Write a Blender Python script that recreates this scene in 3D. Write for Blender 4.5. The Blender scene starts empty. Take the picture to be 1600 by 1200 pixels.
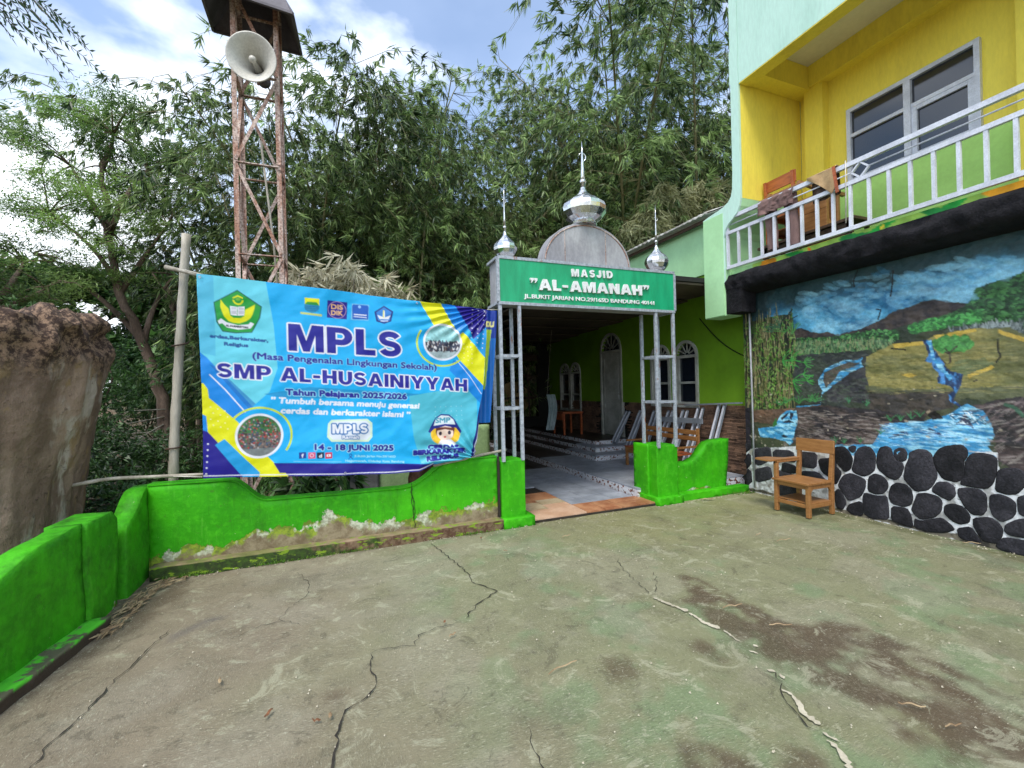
import bpy, math, random
import numpy as np
from mathutils import Vector, noise as mnoise

# ------------------------------------------------------------------ camera, sky, sun, exposure
SC = bpy.context.scene
C = bpy.data.collections.new("place"); SC.collection.children.link(C)
RAD = math.radians
cam_data = bpy.data.cameras.new("camera"); cam = bpy.data.objects.new("camera", cam_data); SC.collection.objects.link(cam)
cam_data.sensor_width = 36; cam_data.lens = 36 * 690 / 1600; cam_data.shift_y = 0.005; cam_data.clip_start = 0.05; cam_data.clip_end = 3000
cam.rotation_mode = 'QUATERNION'
from mathutils import Matrix
cam.location = (0, 0, 1.6)
cam.rotation_quaternion = (Matrix.Rotation(RAD(-21.5), 4, 'Z') @ Matrix.Rotation(RAD(90), 4, 'X') @ Matrix.Rotation(-0.0245, 4, 'Z')).to_quaternion()
SC.camera = cam

SUN_EL, SUN_AZ = RAD(58), RAD(218)      # azimuth measured clockwise from +Y
world = bpy.data.worlds.new("World"); SC.world = world; world.use_nodes = True
nt = world.node_tree; nt.nodes.clear()
def nd(t, **k):
    n = nt.nodes.new(t)
    for a, b in k.items(): setattr(n, a, b)
    return n
sky = nd('ShaderNodeTexSky', sky_type='NISHITA', sun_disc=False, sun_elevation=SUN_EL, sun_rotation=SUN_AZ, altitude=700, air_density=1.1, dust_density=0.6)
b_sky = nd('ShaderNodeBackground'); b_sky.inputs[1].default_value = 0.15
nt.links.new(sky.outputs[0], b_sky.inputs[0])
tc = nd('ShaderNodeTexCoord'); mp = nd('ShaderNodeMapping'); mp.inputs['Scale'].default_value = (1, 1, 2.0); mp.inputs['Location'].default_value = (0.35, 0.1, 0.25)
n1 = nd('ShaderNodeTexNoise'); n1.inputs['Scale'].default_value = 1.7; n1.inputs['Detail'].default_value = 7; n1.inputs['Roughness'].default_value = 0.52
r1 = nd('ShaderNodeValToRGB'); r1.color_ramp.elements[0].position = 0.45; r1.color_ramp.elements[1].position = 0.56; r1.color_ramp.elements[0].color = (.10, .10, .10, 1)
b_cl = nd('ShaderNodeBackground'); b_cl.inputs[0].default_value = (0.88, 0.93, 1.0, 1); b_cl.inputs[1].default_value = 0.95
n2 = nd('ShaderNodeTexNoise'); n2.inputs['Scale'].default_value = 3.5; n2.inputs['Detail'].default_value = 5
r2 = nd('ShaderNodeMapRange'); r2.inputs[1].default_value = 0.3; r2.inputs[2].default_value = 0.7; r2.inputs[3].default_value = 0.62; r2.inputs[4].default_value = 1.3
mx = nd('ShaderNodeMixShader'); wo = nd('ShaderNodeOutputWorld')
L = nt.links.new
L(tc.outputs['Generated'], mp.inputs[0]); L(mp.outputs[0], n1.inputs[0]); L(mp.outputs[0], n2.inputs[0]); L(n1.outputs[0], r1.inputs[0]); L(r1.outputs[0], mx.inputs[0])
L(n2.outputs[0], r2.inputs[0]); L(r2.outputs[0], b_cl.inputs[1])
L(b_sky.outputs[0], mx.inputs[1]); L(b_cl.outputs[0], mx.inputs[2]); L(mx.outputs[0], wo.inputs[0])

sun_d = bpy.data.lights.new("sun", 'SUN'); sun_d.energy = 1.5; sun_d.angle = RAD(20); sun_d.color = (1, 0.94, 0.84)
sun = bpy.data.objects.new("sun", sun_d); SC.collection.objects.link(sun)
sd = Vector((math.sin(SUN_AZ) * math.cos(SUN_EL), math.cos(SUN_AZ) * math.cos(SUN_EL), math.sin(SUN_EL)))
sun.rotation_euler = (-sd).to_track_quat('-Z', 'Y').to_euler()
SC.view_settings.view_transform = 'Standard'; SC.view_settings.look = 'None'; SC.view_settings.gamma = 1
SC.view_settings.use_curve_mapping = False; SC.view_settings.exposure = 1.0
SC.cycles.use_denoising = True
SC.cycles.max_bounces = 8; SC.cycles.diffuse_bounces = 4

# ------------------------------------------------------------------ helpers
rnd = random.Random(7)
def s2l(c): return tuple((x / 12.92 if x <= 0.04045 else ((x + 0.055) / 1.055) ** 2.4) for x in c)
def rgb(r, g, b, k=1.0): return tuple(k * v for v in s2l((r / 255, g / 255, b / 255)))

class NT:
    def __init__(s, name):
        s.m = bpy.data.materials.new(name); s.m.use_nodes = True; s.t = s.m.node_tree; s.t.nodes.clear()
        s.out = s.n('ShaderNodeOutputMaterial'); s.p = s.n('ShaderNodeBsdfPrincipled'); s.l(s.p.outputs[0], s.out.inputs[0])
        s.tc = s.n('ShaderNodeTexCoord').outputs['Object']
    def n(s, t, **k):
        n = s.t.nodes.new(t)
        for a, b in k.items(): setattr(n, a, b)
        return n
    def l(s, a, b): s.t.links.new(a, b)
    def noise(s, scale, detail=4, rough=0.55, vec=None, stretch=None, dist=0):
        v = vec or s.tc
        if stretch:
            mp = s.n('ShaderNodeMapping'); mp.inputs['Scale'].default_value = stretch; s.l(v, mp.inputs[0]); v = mp.outputs[0]
        n = s.n('ShaderNodeTexNoise'); n.inputs['Scale'].default_value = scale; n.inputs['Detail'].default_value = detail; n.inputs['Roughness'].default_value = rough
        n.inputs['Distortion'].default_value = dist
        s.l(v, n.inputs['Vector']); return n.outputs[0]
    def ramp(s, x, a, b, lo=0.0, hi=1.0):
        r = s.n('ShaderNodeMapRange'); r.interpolation_type = 'SMOOTHSTEP'
        r.inputs[1].default_value = a; r.inputs[2].default_value = b; r.inputs[3].default_value = lo; r.inputs[4].default_value = hi
        s.l(x, r.inputs[0]); return r.outputs[0]
    def math(s, op, a, b):
        m = s.n('ShaderNodeMath', operation=op)
        for i, v in enumerate((a, b)):
            if isinstance(v, (int, float)): m.inputs[i].default_value = v
            else: s.l(v, m.inputs[i])
        return m.outputs[0]
    def mix(s, f, a, b, mode='MIX'):
        m = s.n('ShaderNodeMix', data_type='RGBA', blend_type=mode)
        for i, v in ((0, f), (6, a), (7, b)):
            if isinstance(v, (int, float)): m.inputs[i].default_value = v
            elif isinstance(v, tuple): m.inputs[i].default_value = (*v[:3], 1)
            else: s.l(v, m.inputs[i])
        return m.outputs[2]
    def sep(s, v=None):
        x = s.n('ShaderNodeSeparateXYZ'); s.l(v or s.tc, x.inputs[0]); return x.outputs
    def bump(s, h, strength, dist=0.01):
        b = s.n('ShaderNodeBump'); b.inputs['Strength'].default_value = strength; b.inputs['Distance'].default_value = dist
        s.l(h, b.inputs['Height']); s.l(b.outputs[0], s.p.inputs['Normal']); return b
    def col(s, c):
        if isinstance(c, tuple): s.p.inputs['Base Color'].default_value = (*c, 1)
        else: s.l(c, s.p.inputs['Base Color'])
    def rough(s, r, metal=0):
        if isinstance(r, (int, float)): s.p.inputs['Roughness'].default_value = r
        else: s.l(r, s.p.inputs['Roughness'])
        s.p.inputs['Metallic'].default_value = metal

def paint(name, c, c2=None, rough=0.6, scale=3.0, bump=0.25, bscale=60, metal=0, lo=0.35, hi=0.65, stretch=None, dist=0.004, fine=0.12, objrand=0):
    m = NT(name); c2 = c2 or tuple(x * 0.7 for x in c)
    f = m.ramp(m.noise(scale, 6, 0.62, stretch=stretch), lo, hi)
    col = m.mix(f, c, c2)
    g = m.ramp(m.noise(scale * 14, 4, 0.7, stretch=stretch), 0.3, 0.7, 1 - fine, 1 + fine)
    cc = m.n('ShaderNodeCombineXYZ')
    for i in range(3): m.l(g, cc.inputs[i])
    col = m.mix(1.0, col, cc.outputs[0], 'MULTIPLY')
    if objrand:
        oi = m.n('ShaderNodeObjectInfo'); hv = m.n('ShaderNodeHueSaturation'); hv.inputs[0].default_value = 0.5
        m.l(m.ramp(oi.outputs['Random'], 0, 1, 1 - objrand, 1 + objrand), hv.inputs['Value']); m.l(col, hv.inputs['Color']); col = hv.outputs[0]
    m.col(col); m.rough(rough, metal)
    if bump: m.bump(m.noise(bscale, 5, 0.65, stretch=stretch), bump, dist)
    return m.m

class MB:
    """collects verts and faces; build() links them as one mesh object"""
    def __init__(s): s.v = []; s.f = []; s.smooth = []
    def add(s, v, f, smooth=False):
        o = len(s.v); s.v += [tuple(p) for p in v]; s.f += [tuple(i + o for i in q) for q in f]; s.smooth += [smooth] * len(f); return s
    def box(s, x0, x1, y0, y1, z0, z1):
        v = [(x0, y0, z0), (x1, y0, z0), (x1, y1, z0), (x0, y1, z0), (x0, y0, z1), (x1, y0, z1), (x1, y1, z1), (x0, y1, z1)]
        return s.add(v, [(0, 3, 2, 1), (4, 5, 6, 7), (0, 1, 5, 4), (1, 2, 6, 5), (2, 3, 7, 6), (3, 0, 4, 7)])
    def bar(s, a, b, w, h=None, up=(0, 0, 1)):
        a, b = Vector(a), Vector(b); h = h or w; d = (b - a).normalized(); up = Vector(up)
        if abs(d.dot(up)) > 0.95: up = Vector((0, 1, 0))
        r = d.cross(up).normalized(); u = r.cross(d).normalized()
        v = []
        for p in (a, b):
            for i, j in ((-1, -1), (1, -1), (1, 1), (-1, 1)): v.append(p + r * (i * w / 2) + u * (j * h / 2))
        return s.add(v, [(3, 2, 1, 0), (4, 5, 6, 7), (0, 1, 5, 4), (1, 2, 6, 5), (2, 3, 7, 6), (3, 0, 4, 7)])
    def tube(s, path, rad, seg=8, cap=True):
        path = [Vector(p) for p in path]; n = len(path)
        if isinstance(rad, (int, float)): rad = [rad] * n
        v = []; f = []
        ref = Vector((0, 0, 1))
        t0 = (path[1] - path[0]).normalized()
        if abs(t0.dot(ref)) > 0.9: ref = Vector((1, 0, 0))
        for i, p in enumerate(path):
            t = (path[min(i + 1, n - 1)] - path[max(i - 1, 0)]).normalized()
            r = t.cross(ref).normalized(); u = r.cross(t).normalized(); ref = u
            for k in range(seg):
                a = 2 * math.pi * k / seg; v.append(p + (r * math.cos(a) + u * math.sin(a)) * rad[i])
        for i in range(n - 1):
            for k in range(seg):
                k2 = (k + 1) % seg; f.append((i * seg + k, i * seg + k2, (i + 1) * seg + k2, (i + 1) * seg + k))
        if cap: f.append(tuple(reversed(range(seg)))); f.append(tuple((n - 1) * seg + k for k in range(seg)))
        return s.add(v, f, True)
    def lathe(s, prof, c, seg=24, smooth=True, axis='Z'):
        v = []; f = []; n = len(prof)
        for r, z in prof:
            for k in range(seg):
                a = 2 * math.pi * k / seg
                v.append((c[0] + r * math.cos(a), c[1] + r * math.sin(a), c[2] + z))
        for i in range(n - 1):
            for k in range(seg):
                k2 = (k + 1) % seg; f.append((i * seg + k, i * seg + k2, (i + 1) * seg + k2, (i + 1) * seg + k))
        f.append(tuple(reversed(range(seg)))); f.append(tuple((n - 1) * seg + k for k in range(seg)))
        return s.add(v, f, smooth)
    def prism(s, poly, fn, d0, d1):
        """poly of (a,b) pairs, fn(a,b,d) -> xyz ; a closed solid between d0 and d1"""
        n = len(poly); v = [fn(a, b, d0) for a, b in poly] + [fn(a, b, d1) for a, b in poly]
        return s.add(v, [tuple(reversed(range(n))), tuple(range(n, 2 * n))] + [(i, (i + 1) % n, n + (i + 1) % n, n + i) for i in range(n)])
    def build(s, name, mat, parent=None, local=False, bevel=0, fix=False):
        me = bpy.data.meshes.new(name); me.from_pydata([tuple(p) for p in s.v], [], s.f); me.polygons.foreach_set('use_smooth', s.smooth)
        if fix:
            import bmesh
            bm = bmesh.new(); bm.from_mesh(me); bmesh.ops.recalc_face_normals(bm, faces=bm.faces); bm.to_mesh(me); bm.free()
        me.update(); me.materials.append(mat)
        return link(name, me, parent, local, bevel)
def link(name, me, parent=None, local=False, bevel=0):
    o = bpy.data.objects.new(name, me); C.objects.link(o)
    if parent is not None:
        o.parent = parent
        if parent.type == 'EMPTY' and not local: o.location = -parent.location
    if bevel:
        b = o.modifiers.new("bevel", 'BEVEL'); b.width = bevel; b.segments = 2; b.limit_method = 'ANGLE'; b.angle_limit = RAD(40)
        for p in me.polygons: p.use_smooth = True
        w = o.modifiers.new("wn", 'WEIGHTED_NORMAL')
    return o
def thing(name, label, cat, loc=(0, 0, 0), group=None):
    o = bpy.data.objects.new(name, None); C.objects.link(o); o.location = loc; o.empty_display_size = 0.1
    return tag(o, label, cat, group)
def tag(o, label, cat, group=None, kind=None):
    o['label'] = label; o['category'] = cat
    if group: o['group'] = group
    if kind: o['kind'] = kind
    return o
def setting(o, kind='structure'): o['kind'] = kind; return o
def copy_tree(o, parent=None):
    c = o.copy(); C.objects.link(c); c.parent = parent
    for ch in o.children: copy_tree(ch, c)
    return c
def grid_mesh(name, X, Y, Z, col=None):
    """X,Y,Z 2-D arrays of the same shape; col HxWx3"""
    h, w = X.shape; me = bpy.data.meshes.new(name)
    co = np.stack([X, Y, Z], -1).reshape(-1, 3).astype(np.float32)
    i = np.arange(h * w).reshape(h, w)
    q = np.stack([i[:-1, :-1], i[:-1, 1:], i[1:, 1:], i[1:, :-1]], -1).reshape(-1, 4).astype(np.int32)
    me.vertices.add(h * w); me.vertices.foreach_set('co', co.ravel())
    me.loops.add(q.size); me.loops.foreach_set('vertex_index', q.ravel())
    me.polygons.add(len(q)); me.polygons.foreach_set('loop_start', np.arange(0, q.size, 4, dtype=np.int32)); me.polygons.foreach_set('loop_total', np.full(len(q), 4, np.int32))
    me.polygons.foreach_set('use_smooth', np.ones(len(q), bool))
    me.update(calc_edges=True)
    if col is not None:
        a = me.color_attributes.new('paint', 'FLOAT_COLOR', 'POINT')
        c4 = np.ones((h * w, 4), np.float32); c4[:, :3] = col.reshape(-1, 3); a.data.foreach_set('color', c4.ravel())
    return me
def leaf_mesh(name, P, D, S, Ln, Wd, tone, mat):
    """one quad per leaf: P base, D direction, S side vector, Ln length, Wd width, tone 0..1"""
    n = len(P); D = D / np.linalg.norm(D, axis=1, keepdims=True); S = S - D * (S * D).sum(1, keepdims=True); S /= np.linalg.norm(S, axis=1, keepdims=True) + 1e-9
    N = np.cross(D, S)
    Ln = np.broadcast_to(Ln, (n,))[:, None]; Wd = np.broadcast_to(Wd, (n,))[:, None]
    v = np.empty((n, 4, 3), np.float32)
    mid = P + D * Ln * 0.38 + N * Ln * 0.04
    v[:, 0] = P; v[:, 1] = mid - S * Wd / 2; v[:, 2] = P + D * Ln - N * Ln * 0.06; v[:, 3] = mid + S * Wd / 2
    me = bpy.data.meshes.new(name); me.vertices.add(n * 4); me.vertices.foreach_set('co', v.ravel())
    me.loops.add(n * 4); me.loops.foreach_set('vertex_index', np.arange(n * 4, dtype=np.int32))
    me.polygons.add(n); me.polygons.foreach_set('loop_start', np.arange(0, n * 4, 4, dtype=np.int32)); me.polygons.foreach_set('loop_total', np.full(n, 4, np.int32))
    me.update(calc_edges=True)
    a = me.color_attributes.new('tone', 'FLOAT_COLOR', 'POINT'); c = np.ones((n, 4, 4), np.float32); c[:, :, :3] = np.asarray(tone, np.float32)[:, None, None]; a.data.foreach_set('color', c.ravel())
    me.materials.append(mat); return me
def leafmat(name, c_lo, c_hi, trans=0.25, rough=0.45, tip=None):
    m = NT(name); at = m.n('ShaderNodeAttribute', attribute_name='tone'); oi = m.n('ShaderNodeObjectInfo')
    col = m.mix(at.outputs['Fac'], c_lo, c_hi)
    hv = m.n('ShaderNodeHueSaturation'); m.l(m.ramp(oi.outputs['Random'], 0, 1, 0.75, 1.25), hv.inputs['Value']); m.l(col, hv.inputs['Color'])
    col = hv.outputs[0]; m.col(col); m.rough(rough)
    tr = m.n('ShaderNodeBsdfTranslucent'); m.l(col, tr.inputs[0]); ms = m.n('ShaderNodeMixShader'); ms.inputs[0].default_value = trans
    m.l(m.p.outputs[0], ms.inputs[1]); m.l(tr.outputs[0], ms.inputs[2]); m.l(ms.outputs[0], m.out.inputs[0])
    return m.m

# ---- numpy noise and a small raster canvas for flat painting (mural, printed banner, court floor)
NR = np.random.RandomState(11)
_lat = NR.rand(256, 256).astype(np.float32)
def vnoise(x, y):
    xi = np.floor(x).astype(int); yi = np.floor(y).astype(int); fx = x - xi; fy = y - yi
    fx = fx * fx * (3 - 2 * fx); fy = fy * fy * (3 - 2 * fy)
    a = _lat[xi % 256, yi % 256]; b = _lat[(xi + 1) % 256, yi % 256]; c = _lat[xi % 256, (yi + 1) % 256]; d = _lat[(xi + 1) % 256, (yi + 1) % 256]
    return (a * (1 - fx) + b * fx) * (1 - fy) + (c * (1 - fx) + d * fx) * fy
def fbm(x, y, o=5, g=0.5):
    s = 0; a = 1; t = 0
    for i in range(o): s = s + a * vnoise(x * 2 ** i + 17 * i, y * 2 ** i + 31 * i); t += a; a *= g
    return s / t
def sstep(a, b, x): t = np.clip((x - a) / (b - a), 0, 1); return t * t * (3 - 2 * t)

class Canvas:
    def __init__(s, a0, a1, b0, b1, ppm):
        s.a0, s.b0, s.k = a0, b0, ppm; s.w = int((a1 - a0) * ppm); s.h = int((b1 - b0) * ppm)
        s.c = np.zeros((s.h, s.w, 3), np.float32)
        s.A, s.B = np.meshgrid(a0 + (np.arange(s.w) + .5) / ppm, b0 + (np.arange(s.h) + .5) / ppm)
    def mask(s, poly, wob=0, ws=20):
        P = np.array(poly, float); m = np.zeros((s.h, s.w), bool)
        pad = wob * 2
        i0, i1 = [int(np.clip(q, 0, s.w)) for q in ((P[:, 0].min() - pad - s.a0) * s.k, (P[:, 0].max() + pad - s.a0) * s.k + 2)]
        j0, j1 = [int(np.clip(q, 0, s.h)) for q in ((P[:, 1].min() - pad - s.b0) * s.k, (P[:, 1].max() + pad - s.b0) * s.k + 2)]
        if i1 <= i0 or j1 <= j0: return m
        A = s.A[j0:j1, i0:i1]; B = s.B[j0:j1, i0:i1]
        if wob:
            A, B = A + wob * (fbm(A * ws, B * ws, 3) - .5) * 2, B + wob * (fbm(A * ws + 50, B * ws + 9, 3) - .5) * 2
        r = np.zeros(A.shape, bool); n = len(P)
        for i in range(n):
            x1, y1 = P[i]; x2, y2 = P[(i + 1) % n]
            if y1 == y2: continue
            c = (y1 > B) != (y2 > B)
            r ^= c & (A < (x2 - x1) * (B - y1) / (y2 - y1) + x1)
        m[j0:j1, i0:i1] = r; return m
    def put(s, m, col, al=1.0):
        col = np.asarray(col, np.float32)
        if col.ndim == 1: s.c[m] = s.c[m] * (1 - al) + col * al
        else: s.c[m] = s.c[m] * (1 - al) + col[m] * al
    def poly(s, poly, col, al=1.0, wob=0, ws=20): s.put(s.mask(poly, wob, ws), col, al)
    def ell(s, cx, cy, rx, ry, col, al=1.0, ang=0, inner=0, arc=None):
        R = max(rx, ry) * 1.05
        i0, i1 = [int(np.clip(q, 0, s.w)) for q in ((cx - R - s.a0) * s.k, (cx + R - s.a0) * s.k + 2)]
        j0, j1 = [int(np.clip(q, 0, s.h)) for q in ((cy - R - s.b0) * s.k, (cy + R - s.b0) * s.k + 2)]
        if i1 <= i0 or j1 <= j0: return
        A = s.A[j0:j1, i0:i1] - cx; B = s.B[j0:j1, i0:i1] - cy; ca, sa = math.cos(ang), math.sin(ang)
        u = (A * ca + B * sa) / rx; v = (-A * sa + B * ca) / ry; d = u * u + v * v
        m = (d < 1) & (d >= inner * inner)
        if arc: t = np.degrees(np.arctan2(B, A)) % 360; m &= ((t >= arc[0]) & (t <= arc[1])) if arc[0] < arc[1] else ((t >= arc[0]) | (t <= arc[1]))
        sub = s.c[j0:j1, i0:i1]; sub[m] = sub[m] * (1 - al) + np.asarray(col, np.float32) * al
    def line(s, pts, w, col, al=1.0):
        for (x1, y1), (x2, y2) in zip(pts[:-1], pts[1:]):
            l = math.hypot(x2 - x1, y2 - y1) or 1e-6; nx, ny = -(y2 - y1) / l * w / 2, (x2 - x1) / l * w / 2
            s.poly([(x1 + nx, y1 + ny), (x2 + nx, y2 + ny), (x2 - nx, y2 - ny), (x1 - nx, y1 - ny)], col, al)
    def dabs(s, poly, n, rx, ry, cols, ang=0, jit=0.5, al=0.9, seed=1):
        P = np.array(poly); q = random.Random(seed)
        def inside(x, y):
            r = False; m = len(P)
            for i in range(m):
                x1, y1 = P[i]; x2, y2 = P[(i + 1) % m]
                if (y1 > y) != (y2 > y) and x < (x2 - x1) * (y - y1) / (y2 - y1) + x1: r = not r
            return r
        lo, hi = P.min(0), P.max(0); k = 0; t = 0
        while k < n and t < n * 6:
            t += 1; x = q.uniform(lo[0], hi[0]); y = q.uniform(lo[1], hi[1])
            if inside(x, y):
                k += 1; f = q.uniform(0.5, 1.5); s.ell(x, y, rx * f, ry * f, q.choice(cols), al, ang + q.uniform(-jit, jit))
    def text(s, body, p0, p1, cap, col, out=0, outcol=None, bold=0, shear=0, al=1.0):
        V, T = text_tris(body)
        x0, x1 = V[:, 0].min(), V[:, 0].max(); W = p1[0] - p0[0]
        u = (V[:, 0] - x0) / (x1 - x0); h = V[:, 1] / CAPH * cap
        vx = p0[0] + u * W + h * shear; vy = p0[1] + u * (p1[1] - p0[1]) + h
        m = np.zeros((s.h, s.w), bool)
        px = (vx - s.a0) * s.k - .5; py = (vy - s.b0) * s.k - .5
        for a, b, c in T:
            xa, xb, xc = px[a], px[b], px[c]; ya, yb, yc = py[a], py[b], py[c]
            i0, i1 = max(0, int(math.floor(min(xa, xb, xc)))), min(s.w, int(math.ceil(max(xa, xb, xc))) + 1)
            j0, j1 = max(0, int(math.floor(min(ya, yb, yc)))), min(s.h, int(math.ceil(max(ya, yb, yc))) + 1)
            if i1 <= i0 or j1 <= j0: continue
            X_ = np.arange(i0, i1)[None, :]; Y_ = np.arange(j0, j1)[:, None]
            e1 = (xb - xa) * (Y_ - ya) - (yb - ya) * (X_ - xa); e2 = (xc - xb) * (Y_ - yb) - (yc - yb) * (X_ - xb); e3 = (xa - xc) * (Y_ - yc) - (ya - yc) * (X_ - xc)
            m[j0:j1, i0:i1] |= ((e1 >= 0) & (e2 >= 0) & (e3 >= 0)) | ((e1 <= 0) & (e2 <= 0) & (e3 <= 0))
        m = s.dil(m, bold)
        if out: s.put(s.dil(m, out), outcol, al)
        s.put(m, col, al)
    def block(s, body, p0, p1, cap, col, out=0, outcol=None):
        G, W = glyph_line(body); m = np.zeros((s.h, s.w), bool)
        for ch, polys in G:
            for P in polys: m ^= s.mask([(p0[0] + a / W * (p1[0] - p0[0]), p0[1] + a / W * (p1[1] - p0[1]) + b * cap) for a, b in P])
        if out: s.put(s.dil(m, out), outcol)
        s.put(m, col)
    def dil(s, m, r):
        k = int(round(r * s.k))
        if k <= 0: return m
        j, i = np.where(m)
        if not len(j): return m
        j0, j1, i0, i1 = max(j.min() - k, 0), j.max() + k + 1, max(i.min() - k, 0), i.max() + k + 1
        sub = m[j0:j1, i0:i1]; o = np.zeros_like(sub)
        for dj in range(-k, k + 1):
            for di in range(-k, k + 1):
                if dj * dj + di * di > k * k + 1: continue
                a = sub[max(0, -dj):sub.shape[0] - max(0, dj), max(0, -di):sub.shape[1] - max(0, di)]
                o[max(0, dj):max(0, dj) + a.shape[0], max(0, di):max(0, di) + a.shape[1]] |= a
        r_ = m.copy(); r_[j0:j1, i0:i1] = o; return r_
    def sample(s, X, Z, blur=0):
        c = s.c
        fx = np.clip((X - s.a0) * s.k - .5, 0, s.w - 1.001); fy = np.clip((Z - s.b0) * s.k - .5, 0, s.h - 1.001)
        i = fx.astype(int); j = fy.astype(int); u = (fx - i)[..., None]; v = (fy - j)[..., None]
        return (c[j, i] * (1 - u) + c[j, i + 1] * u) * (1 - v) + (c[j + 1, i] * (1 - u) + c[j + 1, i + 1] * u) * v
    def down(s, k):
        h, w = s.h // k * k, s.w // k * k
        s.c = s.c[:h, :w].reshape(h // k, k, w // k, k, 3).mean((1, 3)); s.h, s.w = h // k, w // k; s.k /= k
_tc = {}
def text_mesh(body, extrude=0, offset=0):
    cu = bpy.data.curves.new('t', 'FONT'); cu.body = body; cu.extrude = extrude; cu.offset = offset; cu.resolution_u = 3
    o = bpy.data.objects.new('t', cu); C.objects.link(o); bpy.context.view_layer.update()
    dg = bpy.context.evaluated_depsgraph_get(); me = bpy.data.meshes.new_from_object(o.evaluated_get(dg))
    bpy.data.objects.remove(o); bpy.data.curves.remove(cu); return me
def text_tris(body):
    if body not in _tc:
        me = text_mesh(body); me.calc_loop_triangles()
        _tc[body] = (np.array([v.co[:2] for v in me.vertices]), [tuple(t.vertices) for t in me.loop_triangles]); bpy.data.meshes.remove(me)
    return _tc[body]
CAPH = text_tris('H')[0][:, 1].max()
# ---- heavy block capitals, cap height 1: outlines and holes
def _arc(cx, cy, rx, ry, a0, a1, n=10): return [(cx + rx * math.cos(RAD(a0 + (a1 - a0) * i / n)), cy + ry * math.sin(RAD(a0 + (a1 - a0) * i / n))) for i in range(n + 1)]
def _thick(P, w):
    L_, R_ = [], []
    for i, p in enumerate(P):
        a, b = Vector(P[max(i - 1, 0)]), Vector(P[min(i + 1, len(P) - 1)]); d = (b - a).normalized(); n = Vector((-d.y, d.x)) * w / 2; L_.append(tuple(Vector(p) + n)); R_.append(tuple(Vector(p) - n))
    return L_ + R_[::-1]
GL = {'I': (.28, [[(0, 0), (.28, 0), (.28, 1), (0, 1)]]), 'L': (.66, [[(0, 0), (.66, 0), (.66, .22), (.28, .22), (.28, 1), (0, 1)]]),
 'H': (.88, [[(0, 0), (.28, 0), (.28, .38), (.60, .38), (.60, 0), (.88, 0), (.88, 1), (.60, 1), (.60, .62), (.28, .62), (.28, 1), (0, 1)]]),
 'N': (.90, [[(0, 0), (.27, 0), (.27, .58), (.60, 0), (.90, 0), (.90, 1), (.63, 1), (.63, .42), (.30, 1), (0, 1)]]),
 'M': (1.08, [[(0, 0), (.26, 0), (.26, .62), (.44, 0), (.64, 0), (.82, .62), (.82, 0), (1.08, 0), (1.08, 1), (.72, 1), (.54, .40), (.36, 1), (0, 1)]]),
 'A': (1.0, [[(0, 0), (.28, 0), (.34, .19), (.66, .19), (.72, 0), (1.0, 0), (.65, 1), (.35, 1)], [(.41, .40), (.59, .40), (.50, .72)]]),
 'Y': (.96, [[(.34, 0), (.62, 0), (.62, .38), (.96, 1), (.65, 1), (.48, .63), (.31, 1), (0, 1), (.34, .38)]]),
 'D': (.90, [[(0, 0)] + _arc(.42, .5, .48, .5, -90, 90) + [(0, 1)], [(.28, .23)] + _arc(.40, .5, .22, .27, -90, 90) + [(.28, .77)]]),
 'P': (.82, [[(0, 0), (.28, 0), (.28, .32)] + _arc(.46, .66, .36, .34, -90, 90) + [(0, 1)], [(.28, .54)] + _arc(.44, .665, .12, .125, -90, 90) + [(.28, .79)]]),
 'U': (.86, [[(0, 1), (0, .40)] + _arc(.43, .40, .43, .42, 180, 360) + [(.86, 1), (.58, 1), (.58, .38)] + _arc(.43, .38, .15, .17, 0, -180) + [(.28, 1)]]),
 'J': (.68, [[(.40, 1), (.68, 1), (.68, .36)] + _arc(.34, .34, .34, .36, 0, -180) + [(.26, .36)] + _arc(.335, .33, .07, .12, 180, 360) + [(.40, .36)]]),
 'S': (.80, [_thick(_arc(.40, .705, .27, .185, 20, 180, 9) + _arc(.40, .705, .27, .19, 180, 262, 4)[1:] + _arc(.40, .31, .27, .195, 82, 0, 4) + _arc(.40, .31, .27, .195, 0, -165, 9)[1:], .23)]),
 '-': (.50, [[(.04, .34), (.46, .34), (.46, .56), (.04, .56)]]),
 '\u201d': (.56, [[(.04, .62), (.12, .62), (.26, .86), (.26, 1.04), (.02, 1.04), (.02, .82), (.12, .82)], [(.34, .62), (.42, .62), (.56, .86), (.56, 1.04), (.32, 1.04), (.32, .82), (.42, .82)]])}
def glyph_line(body, gap=.10, space=.42):
    x = 0; out = []
    for ch in body:
        if ch == ' ': x += space; continue
        w, polys = GL[ch]; out.append((ch, [[(a + x, b) for a, b in p] for p in polys])); x += w + gap
    return out, x - gap
def paintattr(name, rough=0.5, bump=0.3, bscale=60, var=0.12, spec=0.5, trans=0):
    m = NT(name); at = m.n('ShaderNodeAttribute', attribute_name='paint')
    g = m.ramp(m.noise(bscale * 0.5, 5, 0.7), 0.25, 0.75, 1 - var, 1 + var); cc = m.n('ShaderNodeCombineXYZ')
    for i in range(3): m.l(g, cc.inputs[i])
    col = m.mix(1.0, at.outputs['Color'], cc.outputs[0], 'MULTIPLY'); m.col(col); m.rough(rough); m.p.inputs['Specular IOR Level'].default_value = spec
    if bump: m.bump(m.noise(bscale, 6, 0.7), bump, 0.006)
    if trans:
        tr = m.n('ShaderNodeBsdfTranslucent'); m.l(col, tr.inputs[0]); ms = m.n('ShaderNodeMixShader'); ms.inputs[0].default_value = trans
        m.l(m.p.outputs[0], ms.inputs[1]); m.l(tr.outputs[0], ms.inputs[2]); m.l(ms.outputs[0], m.out.inputs[0])
    return m.m

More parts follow.
